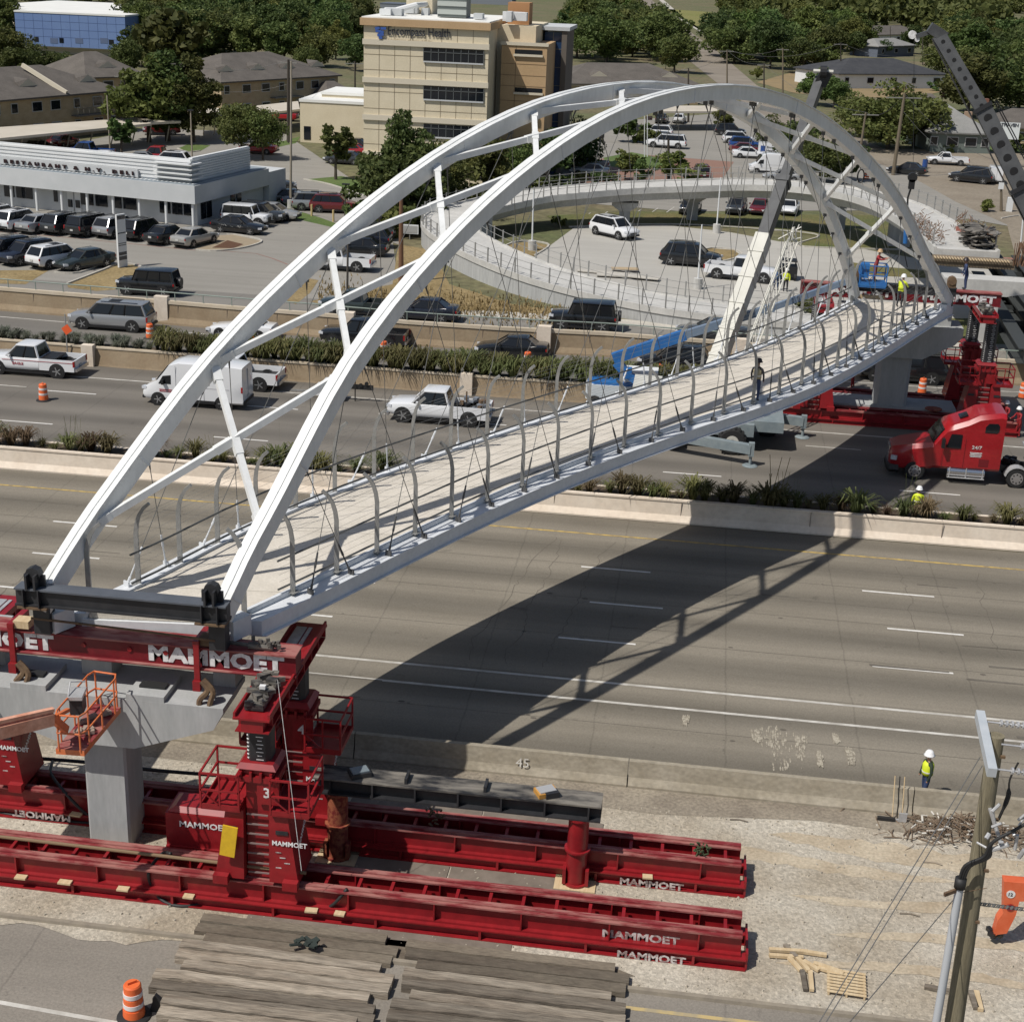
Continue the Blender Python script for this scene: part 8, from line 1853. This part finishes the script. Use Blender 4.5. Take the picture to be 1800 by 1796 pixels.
# stones and scraps on the gravel
_sp = [(-30+.45*i, 31.85+.22*math.sin(i*.7)+rm.uniform(-.15, .15)) for i in range(42)]
sheet('gravel_spill', [(-30, 32.24)]+_sp+[(_sp[-1][0], 32.24)], .026, M_GRAVEL)
b = MB()
for i in range(1500):
    x_ = rm.uniform(-19, 14); y_ = rm.uniform(32.4, 41.4); r = rm.uniform(.02, .055)
    if 33.6 < y_ < 35.1 and x_ < 2.8: continue
    b.box((x_, y_, r*.4), (r*1.6, r, r), rm.random()*3, 0, None, (.6, .6))
o = b.build('loose_stones', mat('pale_stone', (.50, .46, .38), .9, n=6, c2=(.30, .26, .2))); tag(o, 'loose pale stones strewn over the gravel yard', 'stones', None, 'stuff')
for (x_, y_), l in (((1300, 1440), 'small twig lying alone on the gravel above the track ends'), ((1640, 1515), 'bent stick below the debris pile'), ((1600, 1605), 'small dark clod in the open gravel')):
    p = at(x_, y_, .03); b = MB(); b.tube([p-Vector((.3, .05, 0)), p, p+Vector((.25, -.1, .02))], .02, 5); o = b.build('twig', M_MAT); tag(o, l, 'twig', 'twigs on the gravel')
for (x_, y_, w), l in (((765, 1440, .5), 'dark strap bundle on the rear track'), ((1233, 1497, .45), 'green strap bundle on the rear track end')):
    p = at(x_, y_, 1.05); b = MB()
    for i in range(24): q = p+Vector((rm.uniform(-.25, .25)*w*2, rm.uniform(-.2, .2), rm.uniform(-.1, .3))); b.tube([q, q+Vector((rm.uniform(-.15, .15), rm.uniform(-.1, .1), rm.uniform(-.2, .1)))], .03, 5)
    o = b.build('strap_bundle', mat('green_strap', (.05, .07, .03), .9) if x_ > 1000 else M_RUSTB); tag(o, l, 'straps')
# ------------------------------------------------------------------ near utility pole
M_POLE = mat('grey_green_pole', (.14, .12, .075), .9, n=2, c2=(.24, .21, .14), stretch=(3, 3, .25), fine=(14, .2))
py = 27.2; q1 = onY(1752, 1292, py); q2 = onY(1672, 1830, py); dirp = (q1-q2).normalized(); foot = q2-dirp*(q2.z/dirp.z)
t = thing('utility_pole', 'weathered wooden utility pole with steel crossarm and conduit, right foreground', 'utility pole', tuple(foot))
b = MB(); b.tube([foot, foot.lerp(q1, .5), q1], [.22, .19, .155], 16); b.build('pole', M_POLE, t, smooth='auto')
ca = onY(1719, 1258, py-.5); cb = onY(1745, 1350, py-1.2); ca = onY(1722, 1255, py+.6); cb = onY(1744, 1358, py-1.3)
b = MB(); b.bar(ca, cb, .17, .2); b.build('crossarm', mat('galvanised_arm', (.50, .54, .57), .45, .2, n=3, c2=(.58, .61, .63)), t)
for a_, y_ in ((ca.lerp(cb, .12), 0), (ca.lerp(cb, .5)+Vector((.3, 0, 0)), 0), (ca.lerp(cb, .93), 0)):
    b = MB(); e_ = a_+Vector((2.0, .15, -.12)); b.tube([a_, e_], .02, 5)
    for k in range(9): c = a_.lerp(e_, .2+k*.055); d = (e_-a_).normalized(); b.tube([c-d*.02, c+d*.02], .07, 10)
    b.build('insulator', M_ALU, t); b = MB(); b.tube([e_, e_+Vector((8, .5, .3))], .02, 5); b.build('line', M_RUB, t)
c0_ = onY(1688, 1552, py-.35); c1_ = onY(1640, 1830, py-.35); cd = (c0_-c1_).normalized(); cf = c1_-cd*(c1_.z/cd.z)
b = MB(); b.tube([cf, c0_], .085, 14); b.build('conduit', mat('grey_conduit', (.46, .48, .50), .5), t, smooth='auto')
b = MB(); b.tube([c0_-cd*.1, c0_+cd*.12], .12, 12); 
for k in (0, 1, 2): b.tube(smooth_path([c0_+Vector((-.03+.04*k, 0, 0)), c0_+Vector((.02+.05*k, -.05, .45)), c0_+Vector((.35+.05*k, -.1, .75)), onY(1745, 1480, py-.5), onY(1790, 1455, py-.5), onY(1830, 1430, py-.5)], 5), .035, 7)
b.build('cable_bundle', M_RUB, t, smooth=True)
b = MB(); m0 = onY(1745, 1455, py-.3)
for k in range(12): c = m0+Vector((rm.uniform(-.1, .7), rm.uniform(-.3, 0), rm.uniform(-.5, .5))); b.tube([c, c+Vector((rm.uniform(-.3, .3), rm.uniform(-.1, .1), rm.uniform(-.35, .35)))], rm.uniform(.02, .05), 7)
b.tube([onY(1740, 1420, py-.2), onY(1760, 1485, py-.4)], .04, 6); b.build('bracket_gear', M_ALU, t)
b = MB(); b.tube(smooth_path([onY(1790, 1340, py), onY(1775, 1370, py), onY(1772, 1400, py), onY(1755, 1440, py)], 4), [.02]*7+[.05]*3+[.03]*3, 6); b.build('jumper_cable', M_RUB, t)
b = MB(); b.bar(onY(1660, 1572, py-.55), onY(1692, 1560, py-.3), .05, .08); b.tube([onY(1680, 1570, py-.4), onY(1735, 1560, py-.2)], .01, 4)
for x_, y_ in ((1757, 1330), (1745, 1440), (1728, 1530), (1712, 1620)): q = onY(x_+6, y_, py-.15); b.box(q, (.09, .06, .05))
b.build('pole_steps', M_RUSTB, t)
# guy wires running down to the lower left
for (A_, B_, l) in (((1723, 1330, py), (1440, 1796, 22), 'upper guy wire running down left from the wooden pole'), ((1727, 1345, py), (1452, 1796, 22), 'lower guy wire running down left from the wooden pole'), ((1685, 1570, py), (1490, 1800, 23), 'short wire running down left from the grey conduit')):
    A = onY(*A_[:2], A_[2]); B = onY(*B_[:2], B_[2]); b = MB(); b.tube([A, B], .010, 5); o = b.build('guy_wire', M_CAB); tag(o, l, 'wire', 'wires at the near pole')
for i, (x_, y_) in enumerate(((1648, 1452), (1604, 1512), (1529, 1637), (1632, 1690))): pass
b = MB()
for y_ in (1590, 1585): b.tube([onY(1716, y_, py), onY(1900, y_+22, py+1)], .012, 4)
for k in range(10): c = onY(1722+k*8, 1588+k, py); b.tube([c-Vector((.01, 0, .03)), c+Vector((.03, 0, .03))], .03, 6)
o = b.build('service_wire', M_CAB); tag(o, 'twisted service wire leaving the wooden pole to the right', 'wire', 'wires at the near pole')
# orange excavator arm
t = thing('excavator_arm', 'orange machine arm with round number badge, cut by the right photo edge', 'excavator', tuple(at(1752, 1645)))
A = at(1752, 1640, .3); yA = A.y; 
pts_ = [(1763, 1543), (1810, 1547), (1812, 1578), (1790, 1578), (1784, 1602), (1768, 1634), (1752, 1636), (1744, 1640), (1752, 1612), (1762, 1598)]
b = MB(); R = [onY(x_, y_, yA) for x_, y_ in pts_]; b.rings([[q-Vector((0, .16, 0)) for q in R], [q+Vector((0, .16, 0)) for q in R]]); b.build('arm', mat('orange_machine', (.60, .10, .03), .5, n=2, c2=(.68, .16, .07)), t)
b = MB(); q = onY(1775, 1565, yA)-Vector((0, .165, 0)); b.tube([q, q-Vector((0, .01, 0))], .12, 16); bd = b.build('badge', M_WT, t); text('number', '12', .14, M_TRIM, (q.x-.085, q.y-.015, q.z-.05), VX, VZ, bd, .002, .004)
b = MB(); q = onY(1774, 1588, yA)-Vector((0, .165, 0)); b.tube([q, q-Vector((0, .02, 0))], .11, 14); b.build('pivot_pin', M_RED, t)
b = MB(); c = onY(1750, 1640, yA)
for k in range(8): b.box(c+Vector((rm.uniform(-.15, .15), rm.uniform(-.15, .15), rm.uniform(-.1, .15))), (.12, .2, .12), rm.random())
b.build('coupler', M_TRIM, t); b = MB(); R = [(1812, 1545), (1900, 1560), (1900, 1600), (1812, 1575)]; R = [onY(x_, y_, yA) for x_, y_ in R]; b.rings([[q-Vector((0, .2, 0)) for q in R], [q+Vector((0, .2, 0)) for q in R]]); b.build('boom', MATS['orange_machine'], t)
# ------------------------------------------------------------------ poles, lamps, wires
def wpole(label, x, y, topy, arm=None, sc=1.0, lean=0, m=None, topx=None, r=.14):
    p = at(x, y, ZF); tp_ = onY(topx if topx else x, topy, p.y); t = thing('utility_pole', label, 'utility pole', tuple(p))
    b = MB(); b.tube([p, tp_], [r*1.25, r*.8], 8); b.build('pole', m or mat('dark_wood_pole', (.055, .045, .035), .9), t)
    if arm:
        for dz, L_ in arm: b = MB(); c = tp_-Vector((0, 0, dz)); b.bar(c-Vector((L_, L_*.3, 0)), c+Vector((L_, L_*.3, 0)), .12); b.build('crossarm', mat('grey_arm', (.30, .29, .26), .8), t)
    return tp_
M_LW = mat('tan_wood_pole', (.16, .13, .09), .9)
A1 = wpole('dark utility pole in front of the apartment end wall', 219, 250, 128, ((.5, 1.2),)); A2 = wpole('utility pole rising through the twin-crowned tree', 295, 244, 108, ((.3, 1.6), (2.4, 1.4))); A3 = wpole('tall dark utility pole with transformer left of the hospital annex', 507, 250, 105, ((.4, 1.0),), r=.2)
A4 = wpole('utility pole with white transformer beside the hospital wall', 624, 178, 108, ((.4, 1.6),)); wpole('brown wooden pole in the straw grass left of the curved ramp', 705, 497, 330, None, m=mat('brown_pole', (.17, .09, .05), .9), r=.17)
A5 = wpole('leaning grey utility pole with curved brackets beside the black saloon', 1570, 308, 165, ((.5, 2.2),), m=M_LW, topx=1590, r=.2); A6 = wpole('grey utility pole with crossarm in the middle of the far arch', 1508, 292, 198, ((.3, 1.7),), m=M_LW, topx=1522, r=.15); A7 = wpole('far utility pole with thick cable above the crane tip', 1478, 150, 76, ((.3, 1.4),)); A8 = wpole('far utility pole left of the grey crane tip', 1376, 165, 85, ((.3, 1.2),), m=M_LW)
A9 = wpole('dark utility pole over the low brown roof', 1210, 215, 120, ((.3, 1.0),)); A10 = wpole('far utility pole behind the low brown roof', 1278, 160, 88, ((.3, 1.4),), m=M_LW); A11 = wpole('dark utility pole near the bare lot', 1343, 175, 112, ((.3, 1.2),)); wpole('dark pole standing in the brick forecourt', 1175, 320, 245, None, r=.16)
A12 = wpole('short sign post with white panel at the right street', 1760, 372, 330, None, m=M_LW)
for i, (x, y, ty) in enumerate([(1122, 40, -6), (1130, 42, 0), (1146, 60, 3), (1155, 60, 25), (1165, 62, 35), (1171, 50, 8), (1192, 45, 28), (1500, 30, -2), (1565, 90, 47), (1690, 120, 75), (1622, 115, 50)]):
    wpole('slim far utility pole along the distant streets', x, y, ty, None, r=.12)
for o in COL.objects:
    if o.get('label') == 'slim far utility pole along the distant streets': o['group'] = 'utility poles along the distant streets'
def wire(label, A, B, sag=1.0, r=.02, n=8):
    A = Vector(A); B = Vector(B); b = MB(); b.tube([A.lerp(B, k/n)-Vector((0, 0, 4*sag*(k/n)*(1-k/n))) for k in range(n+1)], r, 4); o = b.build('overhead_wire', mat('wire_grey', (.12, .12, .12), .6)); tag(o, label, 'wire', 'overhead wires')
for i, (a, c, l, s) in enumerate(((A2+Vector((-1.4, 0, 0)), A1, 'wire from the tree pole to the apartment pole', .8), (A2+Vector((1.4, 0, 0)), A3, 'wire from the tree pole to the tall annex pole', 1.2), (A2+Vector((0, 0, -2.4)), A3-Vector((0, 0, 3)), 'lower wire from the tree pole to the annex pole', 1.2), (A3, A4, 'wire from the annex pole to the transformer pole', 1.2), (A9, A10, 'wire from the low roof pole to its right neighbour', 1), (A9, onY(1000, 150, A9.y+8), 'wire from the low roof pole towards the hospital', 1), (A10, A11, 'wire between the two poles near the bare lot', 1),
        (A10, A7, 'thick far cable sagging towards the pole above the crane tip', 2.0), (A7, onY(1640, 95, A7.y), 'far cable from the crane-tip pole to the right', 1.5), (A11, A6, 'wire from the bare lot pole down to the arch pole', 1.5), (A5, A6, 'wire between the leaning pole and the arch pole', 1.2), (A5, onY(1830, 290, 190), 'wire falling from the leaning pole to the right', 2.5), (A5-Vector((0, 0, 2)), onY(1830, 300, 188), 'second wire falling from the leaning pole to the right', 3), (A8, A10, 'wire between two far poles', 1), (onY(1535, 300, 190), onY(1850, 262, 185), 'low wire sagging over the old white pickup', 1.6))):
    wire(l, a, c, s, .035 if 'thick' in l else .02)
def lamp(label, x, y, topy, base=True, head=False, m=None, r=.07, topx=None):
    p = at(x, y, ZF); tp_ = onY(topx or x, topy, p.y); t = thing('lamp_post', label, 'lamp post', tuple(p)); b = MB(); b.tube([p, tp_], [r*1.1, r*.8], 10); b.build('shaft', m or M_WHB, t)
    if base: b = MB(); b.tube([p, p+Vector((0, 0, .85))], .36, 16); b.build('concrete_base', M_NEWC, t)
    if head: b = MB(); b.box(tp_+Vector((.0, 0, .05)), (.7, .35, .12)); b.build('lamp_head', M_TRIM, t)
lamp('white pole on round concrete base at the left of the roundabout lot', 935, 440, 335, topx=938); lamp('white pole on round concrete base before the black suv', 1226, 508, 395, topx=1234); lamp('white pole on round concrete base below the curved ramp', 1259, 410, 312, topx=1267); lamp('white pole with small panel under the far arch', 1471, 412, 355, topx=1477); lamp('white pole on concrete base at the far right', 1788, 498, 345, topx=1802)
M_LP = mat('tan_lamp_pole', (.30, .26, .20), .7); M_LD = mat('dark_lamp_pole', (.08, .07, .06), .7)
lamp('tan light pole behind the restaurant roof, left one', 194, 273, 168, False, False, M_LP, .09, 188); lamp('tan light pole behind the restaurant roof, right one', 338, 282, 195, False, True, M_LP, .09, 335); lamp('very tall slim light pole right of the restaurant', 511, 366, 108, True, False, M_LP, .11, 512); lamp('dark light pole left of the annex parking', 507, 252, 235, False, False, M_LD, .08); lamp('dark short lamp post by the dark red suv', 606, 382, 325, False, True, M_LD, .07, 608); lamp('dark lamp pole in the lower lot seen between the arches', 610, 540, 395, False, False, M_LD, .08, 612)
lamp('left of two flag poles at the hospital entrance', 1133, 278, 196, False, False, M_WHB, .06); lamp('right of two flag poles at the hospital entrance', 1138, 276, 202, False, False, M_WHB, .06); lamp('slim light pole right of the hospital row', 1285, 318, 255, False, False, M_LP, .07)
for x_, y_, l in ((548, 380, 'short yellow bollard left of the dark red suv'), (586, 390, 'short yellow bollard in front of the dark red suv')): p = at(x_, y_, ZF); b = MB(); b.tube([p, p+Vector((0, 0, 1.1))], .1, 10); o = b.build('bollard', mat('faded_yellow_bollard', (.55, .42, .2), .7)); tag(o, l, 'bollard')
p = at(1139, 220, ZF); q = onY(1141, 208, p.y); b = MB(); b.box(q, (1.0, .03, .6)); o = b.build('flag', mat('striped_flag', (.4, .12, .12), .8, n=6, c2=(.5, .5, .5))); tag(o, 'small striped flag on the hospital flag pole', 'flag')
# signs
p = at(120, 640, 0); t = thing('road_sign', 'orange diamond work sign on a post above the planter wall, left side', 'sign', tuple(p)); b = MB(); b.bar(p, p+Vector((0, 0, 3.2)), .06); b.build('post', M_GALV, t); b = MB(); b.box(onY(118, 579, p.y)-Vector((0, .06, 0)), (.5, .03, .5), 0, 0, Matrix.Rotation(PI/4+.15, 3, 'Y')); b.build('panel', mat('orange_sign', (.80, .12, .03), .6), t)
p = at(702, 420, ZF); q = onY(720, 403, p.y); t = thing('street_sign', 'small framed grey sign panel beside the brown wooden pole', 'sign', (q.x, q.y, ZF)); b = MB(); b.box(q, (1.6, .1, .8)); b.box(q-Vector((0, .06, 0)), (1.4, .03, .62), 0, 1); b.build('panel', [M_WHB, mat('grey_sign_face', (.35, .35, .34), .7)], t); b = MB(); b.bar((q.x, q.y+.1, ZF), q, .08); b.build('post', M_GALV, t)
p = at(1477, 412, ZF); q = onY(1479, 357, p.y); b = MB(); b.box(q, (1.3, .06, .7)); o = b.build('sign_panel', M_WHB); tag(o, 'small white panel on the pole under the far arch', 'sign')
p = at(1760, 372, ZF); q = onY(1760, 327, p.y-.2); b = MB(); b.box(q, (.55, .04, .7)); o = b.build('sign_panel', M_WHB); tag(o, 'small white street sign at the right street', 'sign')
p = at(1773, 372, ZF); b = MB(); b.box((p.x, p.y, ZF+.75), (.6, .5, 1.5)); o = b.build('utility_cabinet', M_WHB); tag(o, 'white utility cabinet at the right street', 'cabinet')
# stacked panels on the roundabout lot
for i, (x_, y_, w_, a) in enumerate(((1060, 480, 4.2, -.1), (1090, 487, 3.8, .05), (1120, 490, 3.6, -.15), (1098, 477, 2.2, .2))):
    p = at(x_, y_, ZF+.05); b = MB(); b.box((p.x, p.y, ZF+.12+.05*i), (w_, .9, .07), a); o = b.build('plywood_sheet', M_WALK if i < 3 else M_BRICK); tag(o, ['leftmost', 'middle', 'rightmost', 'tan upper'][i]+' plywood sheet of the stack lying on the pale lot', 'plywood', 'plywood sheets on the pale lot')
b = MB()
for i in range(16): p = at(1215+rm.uniform(-22, 22), 557+rm.uniform(-3, 3), ZF+.05); b.box((p.x, p.y, ZF+.15), (rm.uniform(.2, .8), .3, .12), rm.random()*3)
o = b.build('rubbish_heap', M_ALU); tag(o, 'small heap of grey rubbish at the foot of the ramp wall', 'rubbish')
p = at(1383, 490, ZF); t = thing('utility_cart', 'small dark utility vehicle behind the people at the crane', 'cart', tuple(p)); b = MB(); b.box((p.x, p.y, ZF+.7), (1.5, 1.6, .8)); b.box((p.x, p.y, ZF+1.55), (1.3, 1.3, .1)); 
for sx in (-.6, .6): b.bar((p.x+sx, p.y-.6, ZF+1.0), (p.x+sx, p.y-.6, ZF+1.55), .06); b.bar((p.x+sx, p.y+.6, ZF+1.0), (p.x+sx, p.y+.6, ZF+1.55), .06)
b.build('body', M_TRIM, t)
for sx in (-.6, .6): b = MB(); b.tube([(p.x+sx-.1, p.y-.7, ZF+.3), (p.x+sx+.1, p.y-.7, ZF+.3)], .3, 12); b.build('wheel', M_TYRE, t)
# orange mesh fence before the white house, red fence
b = MB(); A = at(1495, 150, ZF); B = at(1600, 148, ZF); b.bar(A+Vector((0, 0, .9)), B+Vector((0, 0, .9)), .06, 1.7); o = b.build('fence', M_WHB); tag(o, 'long white garden fence in front of the white house', 'fence')
b = MB(); A = at(1528, 153, ZF); B = at(1540, 152, ZF); b.bar(A+Vector((0, -.3, 1.2)), B+Vector((0, -.3, 1.2)), .06, 2.2); o = b.build('mesh_banner', mat('orange_mesh', (.55, .16, .05), .8)); tag(o, 'orange mesh banner on the white garden fence', 'banner')
b = MB(); A = at(1632, 266, ZF); B = at(1672, 264, ZF); b.bar(A+Vector((0, 0, 1.2)), B+Vector((0, 0, 1.2)), .08, 2.4); o = b.build('fence', mat('dark_red_fence', (.08, .025, .018), .85)); tag(o, 'dark red board fence beside the pale roofed house', 'fence')
b = MB(); A = at(1655, 172, ZF); B = at(1690, 165, ZF); b.bar(A+Vector((0, 0, 1)), B+Vector((0, 0, 1)), .08, 2); o = b.build('fence', MATS['dark_red_fence']); tag(o, 'dark red fence beyond the crane boom right of the white house', 'fence')
